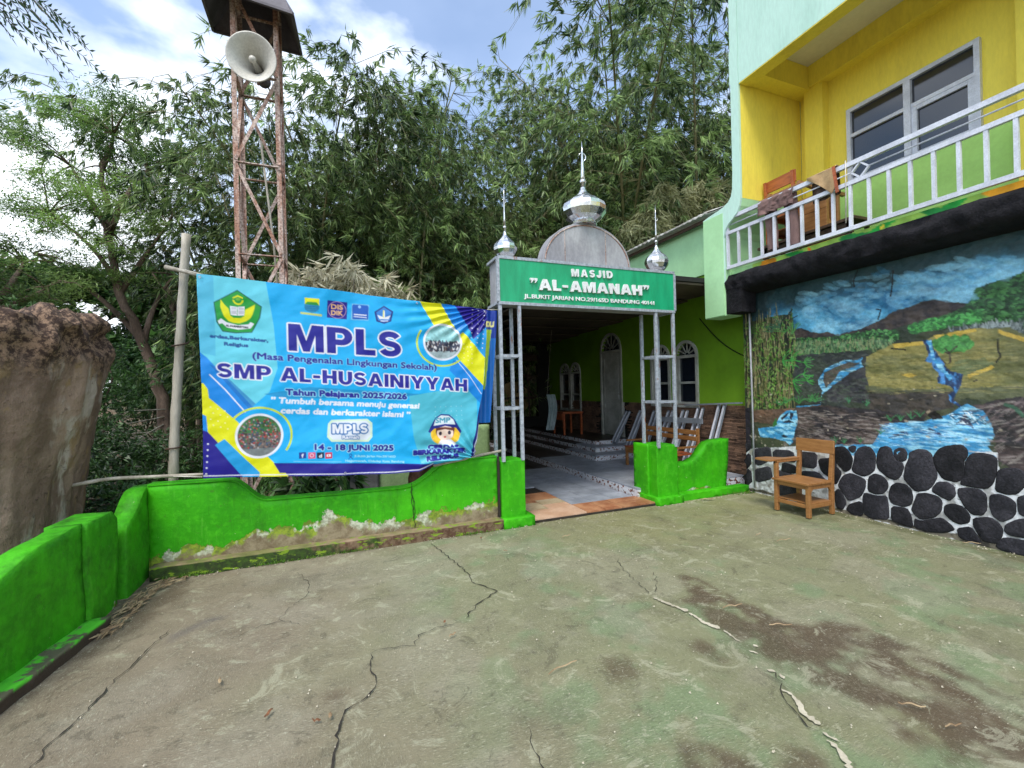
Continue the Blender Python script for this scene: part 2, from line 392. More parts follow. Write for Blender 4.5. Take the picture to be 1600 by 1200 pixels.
# ------------------------------------------------------------------ materials
def green_paint(name, wear=0.22, amp=0.35, dirt=0.25, lo=0.0, grad=0.0, moss=0):
    m = NT(name)
    z = m.sep()[2]; n = m.noise(2.0, 7, 0.66, stretch=(1, 1, 0.7)); n2 = m.noise(14, 5, 0.65); n3 = m.noise(1.3, 3)
    base = m.mix(m.ramp(n3, 0.35, 0.65), rgb(74, 196, 12, .82), rgb(54, 166, 10, .82))
    base = m.mix(m.math('MULTIPLY', m.ramp(n2, 0.45, 0.75), 0.35), base, rgb(98, 225, 40, .9))
    base = m.mix(m.math('MULTIPLY', m.ramp(m.noise(2.1, 6, 0.7, stretch=(1, 1, .4)), 0.5, 0.72), dirt), base, rgb(30, 60, 10))
    stk = m.noise(2.6, 7, .72, stretch=(5, 5, .7)); base = m.mix(m.ramp(stk, .52, .75, 0, .45), base, rgb(40, 96, 14)); base = m.mix(m.ramp(stk, .44, .25, 0, .4), base, rgb(120, 214, 70, .9))
    base = m.mix(m.ramp(m.noise(11, 8, .78), .60, .66, 0, .5), base, rgb(66, 104, 34)); base = m.mix(m.ramp(m.noise(24, 6, .7), .685, .70, 0, .8), base, rgb(176, 196, 140))
    if moss: base = m.mix(m.ramp(m.noise(4.5, 7, .72), .38, .62, min(1, moss * 1.25), moss * .5), base, m.mix(m.ramp(m.noise(26, 5, .7), .4, .6), rgb(24, 62, 14), rgb(52, 112, 26)))  # moss mottling, plus an overall darkening that paints in shade
    h = m.math('ADD', m.math('MULTIPLY', m.math('SUBTRACT', n, 0.5), amp), m.math('MULTIPLY', m.math('SUBTRACT', n2, 0.5), amp * 0.25))
    h = m.math('SUBTRACT', z, m.math('ADD', h, wear))
    if grad: h = m.math('SUBTRACT', h, m.math('MULTIPLY', m.sep()[0], grad))
    m1 = m.ramp(h, -0.005, 0.01, 1, 0)
    lime = m.mix(m.ramp(n2, 0.4, 0.6), rgb(156, 176, 60, .8), rgb(112, 136, 50, .8))
    white = m.mix(m.ramp(m.noise(30, 4), 0.4, 0.6), rgb(205, 210, 185, .9), rgb(160, 165, 140, .9))
    con = m.mix(m.ramp(m.noise(9, 6, 0.7), 0.35, 0.65), rgb(150, 138, 112), rgb(112, 98, 74))
    w = m.mix(m.ramp(m.noise(5, 4), 0.5, 0.56), lime, white)
    w = m.mix(m.ramp(h, -0.11, -0.045, 1, 0), w, con)
    col = m.mix(m1, base, w)
    m.col(col); m.rough(m.ramp(n2, 0.3, 0.7, 0.55, 0.8)); m.p.inputs['Specular IOR Level'].default_value = 0.25
    hh = m.math('ADD', m.math('MULTIPLY', m.noise(55, 5, 0.65), 0.35), m.math('ADD', m.noise(7, 5, 0.6), m.math('MULTIPLY', m1, -0.4)))
    m.bump(hh, 0.5, 0.014)
    return m.m
M_GREEN = green_paint('green_wall_paint', 0.255, 0.68, 0.42, grad=.03)
M_GREEN_SHADE = green_paint('green_left_paint_shaded', -0.02, 0.5, 0.95, moss=.42)  # left wall: mossy, and its shade is mixed into the colour
M_GREENP = green_paint('green_pillar_paint', -0.2, 0.2, 0.12)
M_GREENT = green_paint('green_top_paint', -0.4, 0.1, 0.5)
M_GREENR = green_paint('green_right_paint', 0.10, 0.28, 0.35)
def kerb_mat():
    m = NT('kerb_concrete'); x = m.sep(); n = m.noise(4, 6, .65); n2 = m.noise(18, 5, .6)
    con = m.mix(m.ramp(n2, .35, .65), rgb(134, 112, 86, .8), rgb(92, 62, 44, .8))
    moss = m.mix(m.ramp(n2, .4, .6), rgb(66, 96, 24, .7), rgb(50, 66, 26, .7))
    f = m.ramp(m.math('ADD', m.math('MULTIPLY', x[0], -0.28), m.math('MULTIPLY', m.math('SUBTRACT', n, .5), 1.6)), -0.12, 0.1)
    col = m.mix(f, con, moss); col = m.mix(m.ramp(x[2], .105, .118), col, m.mix(m.ramp(n, .4, .6), rgb(150, 128, 104), rgb(120, 120, 70)))
    col = m.mix(m.ramp(m.noise(7, 5, .7, stretch=(1, 1, 3)), .56, .6), col, rgb(120, 150, 30))
    m.col(col); m.rough(.85); m.bump(m.noise(40, 6, .7), .5, .012); return m.m
M_KERB = kerb_mat()
M_STEEL = paint('weathered_grey_steel', rgb(150, 158, 168, .9), rgb(120, 128, 138, .9), .5, 4, .15, 80)
def rusty():
    m = NT('rusty_steel'); n = m.noise(6, 6, .7, stretch=(1, 1, .4)); n2 = m.noise(40, 4, .6)
    col = m.mix(m.ramp(n, .4, .6), rgb(204, 186, 176), rgb(166, 124, 104)); col = m.mix(m.math('MULTIPLY', m.ramp(n2, .45, .6), .6), col, rgb(70, 38, 28))
    m.col(col); m.rough(.8, .0); m.bump(n2, .4, .004); return m.m
M_RUST = rusty()
M_GREYPOST = rusty(); M_GREYPOST.name = 'grey_paint_with_rust'
def greypost():
    m = NT('grey_post_paint'); n = m.noise(3, 6, .65, stretch=(4, 4, 1)); n2 = m.noise(30, 4, .6)
    col = m.mix(m.ramp(n2, .35, .65), rgb(172, 180, 190), rgb(140, 148, 158)); col = m.mix(m.ramp(n, .62, .68), col, rgb(140, 84, 56))
    m.col(col); m.rough(.5, .1); m.bump(n2, .2, .003); return m.m
M_POST = greypost()
M_GALV = paint('dull_galvanised_sheet', rgb(172, 174, 178), rgb(140, 140, 146), .55, 2.2, .12, 30, metal=.0, stretch=(1, 1, .5))
M_CHROME = NT('polished_dome_steel'); M_CHROME.col(M_CHROME.mix(M_CHROME.ramp(M_CHROME.noise(9, 5, .7), .4, .7), (.72, .74, .78), (.5, .5, .5))); M_CHROME.rough(M_CHROME.ramp(M_CHROME.noise(14, 5, .7), .35, .7, .10, .35), 1.0); M_CHROME = M_CHROME.m
M_WHITE = paint('white_gloss_paint', rgb(222, 226, 238, .92), rgb(200, 204, 216, .9), .4, 5, .08, 50)
M_MINT = paint('mint_wall_paint', rgb(198, 234, 220, .95), rgb(172, 212, 196, .95), .75, 1.6, .15, 30, fine=.05, stretch=(1.6, 1.6, .35), lo=.45, hi=.8)
M_MINTG = paint('pale_green_wall_paint', rgb(186, 236, 182, .95), rgb(172, 222, 168, .95), .75, 1.5, .12, 30, fine=.03)
M_YELLOW = paint('yellow_wall_paint', rgb(246, 226, 88, .97), rgb(224, 202, 80, .95), .75, 1.5, .15, 30, fine=.05, stretch=(1.6, 1.6, .4), lo=.45, hi=.8)
M_CEIL = paint('cream_ceiling_paint', rgb(232, 228, 214), rgb(216, 212, 198), .8, 1.2, .1, 20, fine=.03)
M_GLASS = NT('dark_window_glass'); M_GLASS.col((.012, .016, .026)); M_GLASS.rough(.06); M_GLASS.p.inputs['Specular IOR Level'].default_value = .9; M_GLASS = M_GLASS.m
M_BLACK = paint('black_rock_paint', (.008, .008, .010), (.018, .017, .021), .85, 5, .8, 22, dist=.03, fine=.3)
M_BLACK.node_tree.nodes['Principled BSDF'].inputs['Specular IOR Level'].default_value = .2
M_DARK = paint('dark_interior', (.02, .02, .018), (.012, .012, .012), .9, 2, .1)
M_WOOD = paint('ochre_varnished_wood_plain', rgb(190, 134, 66, .95), rgb(158, 104, 46, .95), .45, 3, .2, 30, stretch=(1, 8, 8), fine=.1)
M_WOODR = paint('red_brown_wood', rgb(176, 92, 50), rgb(140, 68, 36), .45, 3, .2, 30, stretch=(1, 8, 8))
M_WOODD = paint('dark_brown_wood', rgb(84, 62, 48), rgb(60, 42, 32), .6, 3, .3, 30, stretch=(1, 8, 8))
M_BARK = paint('grey_brown_bark', rgb(132, 112, 98), rgb(82, 66, 54), .9, 3, .8, 18, stretch=(1, 1, .3), dist=.03, fine=.25)
M_BAMBOO = paint('weathered_bamboo', rgb(176, 170, 156), rgb(132, 124, 108), .6, 5, .2, 30, stretch=(1, 1, .2))
M_CULM = paint('green_bamboo_culm', rgb(96, 104, 60), rgb(120, 112, 74), .5, 2, .1, stretch=(1, 1, .2))

# ------------------------------------------------------------------ ground, court, hill
def soil():
    m = NT('garden_soil'); n = m.noise(1.2, 6, .65); n2 = m.noise(22, 5, .7)
    col = m.mix(m.ramp(n, .4, .6), rgb(92, 70, 50), rgb(58, 62, 34)); col = m.mix(m.ramp(n2, .5, .62), col, rgb(120, 98, 70))
    m.col(col); m.rough(.95); m.bump(n2, .8, .04); return m.m
M_SOIL = soil()
xs = np.concatenate([np.linspace(-2500, -60, 14), np.linspace(-50, -2.2, 90), np.linspace(-2.1, 6.2, 40), np.linspace(6.6, 60, 80), np.linspace(70, 2500, 14)])
ys = np.concatenate([np.linspace(-2500, -60, 12), np.linspace(-50, 5.0, 60), np.linspace(5.1, 60, 150), np.linspace(66, 2500, 30)])
GX, GY = np.meshgrid(xs, ys)
def terr(X, Y):
    hill = np.clip(Y - 13.5, 0, 30) * .62 * sstep(-5.5, 1.5, X + (Y - 13) * -0.15) + np.clip(Y - 12, 0, 60) * .06
    low = -0.35 * sstep(5.2, 7.5, Y) * sstep(2.0, 0.5, X) - .5 * sstep(-2.1, -5, X) * sstep(-1, 1, Y)
    out = sstep(0, 1, (Y > 5.1) | (X < -2.0) | (X > 6.1))
    return -0.03 + out * (low + hill + (fbm(X * .7, Y * .7, 4) - .5) * .3 * sstep(5, 7, Y))
setting(link('ground', grid_mesh('ground', GX, GY, terr(GX, GY))))
bpy.data.objects['ground'].data.materials.append(M_SOIL)

def court_mat():
    m = NT('broomed_court_concrete'); at = m.n('ShaderNodeAttribute', attribute_name='paint')
    n = m.noise(9, 7, .72); n2 = m.noise(70, 5, .75); st = m.noise(34, 5, .7, stretch=(1.0, 4.0, 1), dist=.9); st2 = m.noise(44, 5, .7, stretch=(4.5, 1.0, 1), dist=1.1)
    sel = m.ramp(m.noise(.9, 2), .45, .55); stb = m.n('ShaderNodeMix', data_type='FLOAT'); m.l(sel, stb.inputs[0]); m.l(st, stb.inputs[2]); m.l(st2, stb.inputs[3]); stb = stb.outputs[0]
    col = m.mix(m.ramp(m.noise(5, 8, .78), .50, .72, 0, .30), at.outputs['Color'], rgb(186, 182, 160)); col = m.mix(m.ramp(m.noise(1.6, 7, .7), .5, .7, 0, .4), col, rgb(92, 84, 70))
    col = m.mix(m.ramp(n, .48, .3, 0, .35), col, rgb(72, 66, 54))
    col = m.mix(m.ramp(stb, .57, .63, 0, .48), col, rgb(205, 203, 178))
    col = m.mix(m.ramp(stb, .42, .34, 0, .48), col, rgb(66, 62, 48))
    tr = m.noise(3.4, 8, .8, dist=1.2); col = m.mix(m.ramp(tr, .55, .61, 0, .5), col, rgb(182, 180, 154)); col = m.mix(m.ramp(tr, .42, .37, 0, .42), col, rgb(80, 74, 60)); col = m.mix(m.ramp(n2, .58, .7, 0, .5), col, rgb(205, 200, 180)); col = m.mix(m.ramp(n2, .4, .3, 0, .5), col, rgb(50, 46, 38))
    m.col(col); m.rough(m.ramp(n, .3, .7, .7, .9)); m.p.inputs['Specular IOR Level'].default_value = .3
    m.bump(m.math('ADD', m.math('MULTIPLY', stb, 1.1), m.math('ADD', m.math('MULTIPLY', n2, .6), n)), .85, .014); return m.m
cx = np.arange(-2.3, 5.66, .03); cy = np.arange(-2.0, 5.2, .03); CX, CY = np.meshgrid(cx, cy)
F = Canvas(-2.3, 5.8, -2.0, 5.2, 60)
A_, B_ = F.A, F.B; n = fbm(A_ * 1.1, B_ * 1.1, 5); n_b = fbm(A_ * 3 + 9, B_ * 3, 5, .6)
brown = np.array(rgb(140, 128, 108)); green = np.array(rgb(136, 136, 104)); gr2 = np.array(rgb(120, 144, 104)); far = np.array(rgb(140, 138, 96))
t = sstep(-.9, 1.5, A_ + (n - .5) * 2.4)[..., None]
F.c[:] = brown * (1 - t) + green * t
t = (sstep(.5, .62, n_b) * sstep(0, 1.4, A_))[..., None] * .6; F.c[:] = F.c * (1 - t) + gr2 * t
t = (sstep(3.0, 4.4, B_ + (n - .5)) * sstep(1.6, 3.0, A_ + (n_b - .5)))[..., None] * .8; F.c[:] = F.c * (1 - t) + far * t
t = (sstep(.56, .66, fbm(A_ * 1.7 + 40, B_ * 1.7, 4)))[..., None] * .3; F.c[:] = F.c * (1 - t) + np.array(rgb(164, 156, 138)) * t
stain = np.array(rgb(88, 70, 54)); sn = fbm(A_ * 9, B_ * 9, 4)[..., None]
def stain_or_shade(poly, al, wob=.09, c=stain):
    mk = F.mask(poly, wob, 6).astype(np.float32)
    for _ in range(3): mk = (mk + np.roll(mk, 1, 0) + np.roll(mk, -1, 0) + np.roll(mk, 1, 1) + np.roll(mk, -1, 1)) / 5
    a = mk[..., None] * al * sstep(.25, .5, sn); F.c[:] = F.c * (1 - a) + c * a
stain_or_shade([(2.638,3.008),(2.736,2.892),(2.684,2.375),(2.731,2.068),(2.994,1.950),(3.147,1.757),(3.098,1.490),(3.090,1.283),(3.053,1.095),(2.985,0.971),(2.748,0.853),(2.257,1.062),(2.317,1.239),(2.473,1.347),(2.361,1.468),(2.311,1.596),(2.280,1.851),(2.283,2.225),(2.381,2.620)], .85)
stain_or_shade([(2.054,2.184),(2.105,2.031),(2.065,1.881),(1.967,1.924),(1.966,2.093)], .75, .05)
stain_or_shade([(1.370,2.252),(1.560,2.202),(1.535,2.051),(1.406,1.991),(1.324,2.113)], .6, .08)
stain_or_shade([(1.381,1.582),(1.586,1.455),(1.602,1.342),(1.477,1.269),(1.249,1.366)], .8, .08)
stain_or_shade([(1.786,1.427),(1.914,1.260),(1.747,1.154),(1.567,1.231)], .7, .08)
stain_or_shade([(-1.7, 5), (-1.25, 4.7), (-1.2, 4.2), (-1.4, 3.7), (-1.55, 3.2), (-1.8, 3.2)], .6, .1)
stain_or_shade([(-1.132,3.582),(-0.936,3.807),(-0.805,3.748),(-0.957,3.587),(-1.065,3.473)], .5, .05, np.array(rgb(92, 88, 92)))
stain_or_shade([(-0.127,2.577),(0.001,2.576),(0.031,2.495),(-0.093,2.485)], .6, .03); stain_or_shade([(0.288,2.567),(0.357,2.552),(0.356,2.435),(0.274,2.457)], .5, .03)
stain_or_shade([(-0.758,3.520),(-0.681,3.507),(-0.616,3.352),(-0.686,3.344)], .5, .03); stain_or_shade([(4.9, 3.3), (5.62, 3.3), (5.62, 4.1), (4.95, 4.1)], .45, .1, np.array(rgb(96, 98, 62)))  # last patch is contact shade painted under the chair
stain_or_shade([(5.45, 1), (5.65, 1), (5.65, 5), (5.5, 5)], .6, .05, np.array(rgb(86, 92, 52)))
me = grid_mesh('court', CX, CY, (fbm(CX * 2, CY * 2, 3) - .5) * .012 + .002, F.sample(CX, CY)); me.materials.append(court_mat())
court = setting(link('concrete_court', me))
# cracks in the slab and the pale cement that fills the long one
M_CRACK = paint('dark_crack', (.02, .016, .012), (.035, .028, .02), .95, 8, 0)
M_CEM = paint('pale_crack_filler', rgb(190, 182, 162), rgb(158, 150, 130), .85, 6, .3, 60)
def ribbon(mb, pts, w0, w1, z, seed, jag=.012, vary=.6, step=.02):
    q = random.Random(seed); P = [Vector((x, y)) for x, y in pts]; out = []
    for a, b in zip(P[:-1], P[1:]):
        k = max(1, int((b - a).length / step))
        for i in range(k): out.append(a.lerp(b, i / k))
    out.append(P[-1]); Lr = []; Rr = []
    for i, p in enumerate(out):
        d = (out[min(i + 1, len(out) - 1)] - out[max(i - 1, 0)]).normalized(); nn = Vector((-d.y, d.x)); t = i / (len(out) - 1)
        c = p + nn * q.uniform(-jag, jag); w = (w0 + (w1 - w0) * t) * q.uniform(1 - vary, 1 + vary) / 2
        if i in (0, len(out) - 1): w *= .2
        Lr.append((c.x + nn.x * w, c.y + nn.y * w, z)); Rr.append((c.x - nn.x * w, c.y - nn.y * w, z))
    n = len(out); mb.add(Lr + Rr, [(i, i + 1, n + i + 1, n + i) for i in range(n - 1)])
for i, (pts, w0, w1) in enumerate([
    ([(0.862,4.629),(0.957,4.108),(1.008,3.839),(1.003,3.522),(1.124,3.309),(0.954,3.186),(0.792,3.006)], .012, .012),
    ([(0.725,2.967),(0.547,2.959),(0.455,2.916),(0.409,2.819),(0.321,2.828),(0.171,2.862)], .010, .008),
    ([(0.171,2.862),(0.137,2.762),(0.137,2.634),(0.172,2.530),(0.126,2.467),(0.075,2.411),(-0.002,2.384),(-0.032,2.316),(-0.046,2.195),(-0.058,2.051),(-0.062,1.893)], .010, .014),
    ([(-1.278,2.488),(-1.279,2.573),(-1.275,2.703),(-1.241,2.837),(-1.221,2.974),(-1.215,3.136),(-1.168,3.336),(-1.143,3.507),(-1.115,3.701)], .012, .008),
    ([(-0.376,4.405),(-0.267,4.105),(-0.266,3.883),(-0.382,3.658),(-0.431,3.532),(-0.278,3.393)], .006, .005),
    ([(-0.428,3.507),(-0.561,3.476),(-0.691,3.365)], .006, .006), ([(2.363,3.449),(2.267,3.217),(2.215,2.933),(2.178,2.769)], .008, .006),
    ([(0.801,1.934),(0.783,1.839),(0.771,1.714),(0.731,1.586)], .006, .010), ([(2.213,1.739),(2.099,1.634),(2.030,1.515),(1.992,1.410),(2.003,1.374)], .008, .008), ([(2.480,3.082),(2.373,2.925),(2.239,2.770)], .006, .006)]):
    mb = MB(); ribbon(mb, pts, w0 * .55, w1 * .6, .0105, i, .014, .75, .03); mb.build('crack', M_CRACK, court)
for i, (pts, w0, w1) in enumerate([
    ([(2.166,2.718),(2.200,2.584),(2.249,2.446)], .02, .04), ([(2.243,2.425),(2.238,2.289),(2.272,2.188)], .02, .035), ([(2.275,2.166),(2.271,2.088),(2.267,2.032)], .02, .03),
    ([(2.314,1.975),(2.314,1.946)], .03, .03), ([(2.233,1.939),(2.262,1.899)], .02, .02), ([(2.179,1.775),(2.202,1.740)], .025, .02), ([(2.203,1.722),(2.191,1.682)], .02, .02),
    ([(2.107,1.631),(2.107,1.579),(2.079,1.517),(2.039,1.465),(2.044,1.394)], .02, .04), ([(2.007,1.362),(2.017,1.299)], .014, .014), ([(1.981,1.324),(1.975,1.279),(1.946,1.229),(1.905,1.180)], .03, .03)]):
    mb = MB(); ribbon(mb, pts, w0 * .75, w1 * .75, .0125, 50 + i, .005, .7, .012); mb.build('crack_filler', M_CEM, court)

# ------------------------------------------------------------------ the green boundary walls
def curve(a, b, n=10):
    return [(a[0] + (b[0] - a[0]) * i / n, a[1] + (b[1] - a[1]) * (.5 - .5 * math.cos(math.pi * i / n))) for i in range(n + 1)]
def relief(o, amp=.006, cuts=None, sc=4):
    """gives a hand-plastered wall its uneven surface"""
    import bmesh
    bm = bmesh.new(); bm.from_mesh(o.data)
    bmesh.ops.triangulate(bm, faces=bm.faces)
    for _ in range(6):
        es = [e for e in bm.edges if e.calc_length() > .09]
        if not es: break
        bmesh.ops.subdivide_edges(bm, edges=es, cuts=1); bmesh.ops.triangulate(bm, faces=bm.faces)
    for v in bm.verts:
        q = v.co * sc; v.co += Vector((mnoise.noise(q), mnoise.noise(q + Vector((9, 3, 1))), mnoise.noise(q + Vector((2, 7, 5))))) * amp
    bm.to_mesh(o.data); bm.free()
    for p in o.data.polygons: p.use_smooth = True
    m = o.modifiers.get('bevel')
    return o
XZ = lambda y0: (lambda a, b, d: (a, d, b))
YZ = lambda a, b, d: (d, a, b)
# long wall under the banner
w = thing('boundary_wall', 'long low bright green wall with curved dips and peeling base, under the blue banner', 'wall', (0, 4.9, 0))
prof = [(-1.60, 0)] + [(-1.60, .81), (-1.02, .80)] + curve((-.98, .795), (-.66, .575)) + [(0, .56), (.62, .555)] + curve((.66, .56), (1.18, .805)) + [(1.4, .81), (1.70, .81), (1.70, 0)]
mb = MB(); mb.prism(prof, lambda a, b, d: (a, d, b), 4.86, 4.98); relief(mb.build('wall_body', M_GREEN, w, fix=True), .007)
mb = MB(); mb.box(-1.56, 1.72, 4.73, 4.855, 0, .115); relief(mb.build('kerb', M_KERB, w, fix=True), .006, sc=7)
cp = [(a, b) for a, b in prof[1:-1]]
mb = MB()
for i, (a, b) in enumerate(cp):
    mb.v += [(a, 4.853, b + .004), (a, 4.987, b + .004), (a, 4.987, b + .018), (a, 4.853, b + .018)]
for i in range(len(cp) - 1):
    o = i * 4
    for k in range(4): k2 = (k + 1) % 4; mb.f.append((o + k, o + k2, o + 4 + k2, o + 4 + k)); mb.smooth.append(False)
mb.f += [(3, 2, 1, 0), tuple(len(mb.v) - 4 + k for k in range(4))]; mb.smooth += [False] * 2
mb.build('coping', M_GREENT, w, fix=True)
mb = MB()
for i, (x, z0, z1) in enumerate([(.74, .13, .55), (-.92, .2, .62), (.12, .3, .52)]):
    q = random.Random(i); k = 14
    for j in range(k):
        a = z0 + (z1 - z0) * j / k; b = z0 + (z1 - z0) * (j + 1) / k
        if i and j % 5 == 0: continue
        xa = x if j == 0 else xb; xb = xa + q.gauss(0, .008); mb.bar((xa, 4.8525, a), (xb, 4.8525, b + .002), .004 if i == 0 else .0022, .012, up=(0, 1, 0))
mb.build('wall_crack', M_CRACK, w)
# left wall, returning towards the camera
lw = thing('boundary_wall', 'mossy green wall at the left edge with a broken gap and sloping end', 'wall', (-1.7, 3.8, 0))
prof = [(4.44, -.1), (4.44, .58), (4.5, .60)] + curve((4.52, .61), (4.84, .80), 8) + [(4.99, .81), (4.99, -.1)]
mb = MB(); mb.prism(prof, YZ, -1.745, -1.603); relief(mb.build('corner_section', M_GREEN_SHADE, lw, fix=True), .01)
mb = MB(); mb.prism([(3.93, -.1), (3.93, .745), (4.30, .735), (4.37, .66), (4.375, .4), (4.34, -.1)], YZ, -1.86, -1.635); relief(mb.build('pier', M_GREEN_SHADE, lw, fix=True), .012)
mb = MB(); mb.add([(-1.80, 3.925, -.1), (-1.66, 3.925, -.1), (-1.66, 3.925, .75), (-1.80, 3.925, .75), (-1.83, 3.42, .72), (-1.69, 3.42, .72), (-1.90, 3.0, .5), (-1.76, 3.0, .5), (-1.98, 2.6, .42), (-1.84, 2.6, .42), (-1.98, 2.6, -.1), (-1.84, 2.6, -.1)],
       [(0, 1, 2, 3), (3, 2, 5, 4), (4, 5, 7, 6), (6, 7, 9, 8), (8, 9, 11, 10), (2, 1, 11, 9, 7, 5), (0, 3, 4, 6, 8, 10), (0, 10, 11, 1)])
relief(mb.build('sloping_section', M_GREEN_SHADE, lw, fix=True), .014)
mb = MB(); mb.add([(-1.66, 3.94, -.05), (-1.52, 3.94, -.05), (-1.70, 2.6, -.05), (-1.86, 2.6, -.05), (-1.66, 3.94, .075), (-1.53, 3.94, .075), (-1.71, 2.6, .075), (-1.86, 2.6, .075)],
       [(0, 3, 2, 1), (4, 5, 6, 7), (0, 1, 5, 4), (1, 2, 6, 5), (2, 3, 7, 6), (3, 0, 4, 7)])
def mossk():
    m = NT('mossy_kerb'); n = m.noise(6, 6, .65); z = m.sep()[2]
    c = m.mix(m.ramp(n, .42, .5), rgb(94, 92, 70), rgb(82, 196, 40)); c = m.mix(m.ramp(z, .05, .072), rgb(64, 50, 38), c); m.col(c); m.rough(.85); m.bump(m.noise(30, 6, .7), .6, .015); return m.m
relief(mb.build('kerb', mossk(), lw, fix=True), .008, sc=8)
# gate pillars and the right wall
gp = thing('gate_pillar', 'bright green square pillar left of the gate opening, at the end of the long wall', 'pillar', (1.88, 4.9, 0), 'gate pillars')
mb = MB(); mb.box(1.735, 2.03, 4.80, 5.16, 0, .765); relief(mb.build('pillar_body', M_GREENP, gp, bevel=.006), .003)
mb = MB(); mb.box(1.725, 2.11, 4.72, 5.18, 0, .115); relief(mb.build('plinth', M_GREENP, gp), .004)
mb = MB(); mb.bar((1.715, 4.85, .115), (1.715, 4.85, .82), .02, .03, up=(0, 1, 0)); mb.build('wall_crack', M_CRACK, gp)
gp = thing('gate_pillar', 'bright green square pillar right of the gate opening, joined to the short curved wall', 'pillar', (4.1, 4.9, 0), 'gate pillars')
mb = MB(); mb.box(3.955, 4.30, 4.80, 5.24, 0, .785); relief(mb.build('pillar_body', M_GREENP, gp, bevel=.006), .003)
mb = MB(); mb.box(3.925, 3.953, 4.95, 5.27, 0, .80); relief(mb.build('side_pilaster', M_GREENP, gp), .003)
mb = MB(); mb.box(3.905, 4.33, 4.73, 5.30, 0, .105); relief(mb.build('plinth', M_GREENP, gp), .004)
rw = thing('boundary_wall', 'short green wall right of the gate that sweeps up to a raised block', 'wall', (4.9, 4.95, 0))
prof = [(4.305, 0), (4.305, .50), (4.62, .50), (4.68, .52)] + curve((4.70, .53), (5.02, .76), 8) + [(5.1, .775), (5.38, .79), (5.36, .5), (5.30, 0)]
mb = MB(); mb.prism(prof, lambda a, b, d: (a, d, b), 4.93, 5.07); relief(mb.build('wall_body', M_GREENR, rw, fix=True), .006)
mb = MB(); mb.box(4.335, 5.60, 4.79, 4.925, 0, .10); relief(mb.build('kerb', M_GREENP, rw, fix=True), .005, sc=7)

# ------------------------------------------------------------------ gateway: steel posts, sign box, arch plate and three domes
gw = thing('gateway_sign', 'grey steel gateway carrying the green MASJID AL-AMANAH sign box, arch plate and three mirrored domes', 'gate sign', (3, 4.9, .7))
def post(x, y, z0=.76, z1=2.60): 
    mb = MB(); mb.bar((x, y, z0), (x, y, z1), .038, up=(0, 1, 0)); mb.build('post', M_POST, gw, bevel=.003)
LP = [(1.765, 4.80), (2.005, 4.80), (1.78, 5.10), (2.02, 5.10)]; RP = [(3.985, 4.80), (4.275, 4.80), (4.0, 5.12), (4.28, 5.12)]
for x, y in LP + RP: post(x, y)
for G in (LP, RP):
    for z in (1.99, 1.375):
        for a, b in ((0, 1), (2, 3), (0, 2), (1, 3)):
            p, q = Vector((*G[a], z)), Vector((*G[b], z)); d = (q - p).normalized() * .02
            mb = MB(); mb.bar(p + d, q - d, .032); mb.build('cross_bar', M_POST, gw)
SX0, SX1, SY0, SY1, SZ0, SZ1 = 1.745, 4.30, 4.775, 5.14, 2.60, 3.13
mb = MB(); mb.box(SX0 + .02, SX1 - .02, SY0 + .015, SY1 - .01, SZ0 + .012, SZ1 - .012); mb.build('sign_box', M_GALV, gw)
for nm, a, b in [('top', (SX0, SY0 + .015, SZ1), (SX1, SY0 + .015, SZ1)), ('bottom', (SX0, SY0 + .015, SZ0), (SX1, SY0 + .015, SZ0))]:
    mb = MB(); mb.bar(a, b, .034); mb.build('sign_frame', M_POST, gw)
for x in (SX0, SX1):
    mb = MB(); mb.bar((x, SY0 + .015, SZ0 + .017), (x, SY0 + .015, SZ1 - .017), .034, up=(0, 1, 0)); mb.build('sign_frame', M_POST, gw)
    for z in (SZ0, SZ1):
        mb = MB(); mb.bar((x, SY0 + .033, z), (x, SY1, z), .03); mb.build('sign_frame', M_POST, gw)
M_SIGN = paint('sign_green', rgb(26, 172, 120, .95), rgb(16, 150, 102, .95), .45, 2.5, .08, 20, fine=.06, stretch=(3, 3, .6))
mb = MB(); mb.box(SX0 + .018, SX1 - .018, SY0 + .006, SY0 + .014, SZ0 + .018, SZ1 - .018); panel = mb.build('sign_panel', M_SIGN, gw)
M_LET = paint('white_letter_acrylic', rgb(236, 238, 240, .95), rgb(220, 222, 224, .95), .35, 6, .05)
def raised(body, p0, p1, cap, depth=.022, space=.42, yface=4.7805):
    G, W = glyph_line(body, .12 if space > .4 else .0, space)
    for ch, polys in G:
        cu = bpy.data.curves.new('g', 'CURVE'); cu.dimensions = '2D'; cu.fill_mode = 'BOTH'; cu.extrude = .5
        for P in polys:
            sp_ = cu.splines.new('POLY'); sp_.points.add(len(P) - 1); sp_.use_cyclic_u = True
            for k_, (a, b) in enumerate(P): sp_.points[k_].co = (a, b, 0, 1)
        o = bpy.data.objects.new('g', cu); C.objects.link(o); bpy.context.view_layer.update()
        me = bpy.data.meshes.new_from_object(o.evaluated_get(bpy.context.evaluated_depsgraph_get())); bpy.data.objects.remove(o); bpy.data.curves.remove(cu)
        for v in me.vertices: u_ = v.co.x / W; v.co = (p0[0] + u_ * (p1[0] - p0[0]), yface - .0005 - (v.co.z + .5) * depth, p0[1] + u_ * (p1[1] - p0[1]) + v.co.y * cap)
        me.materials.clear(); me.materials.append(M_LET); link('letter', me, gw)
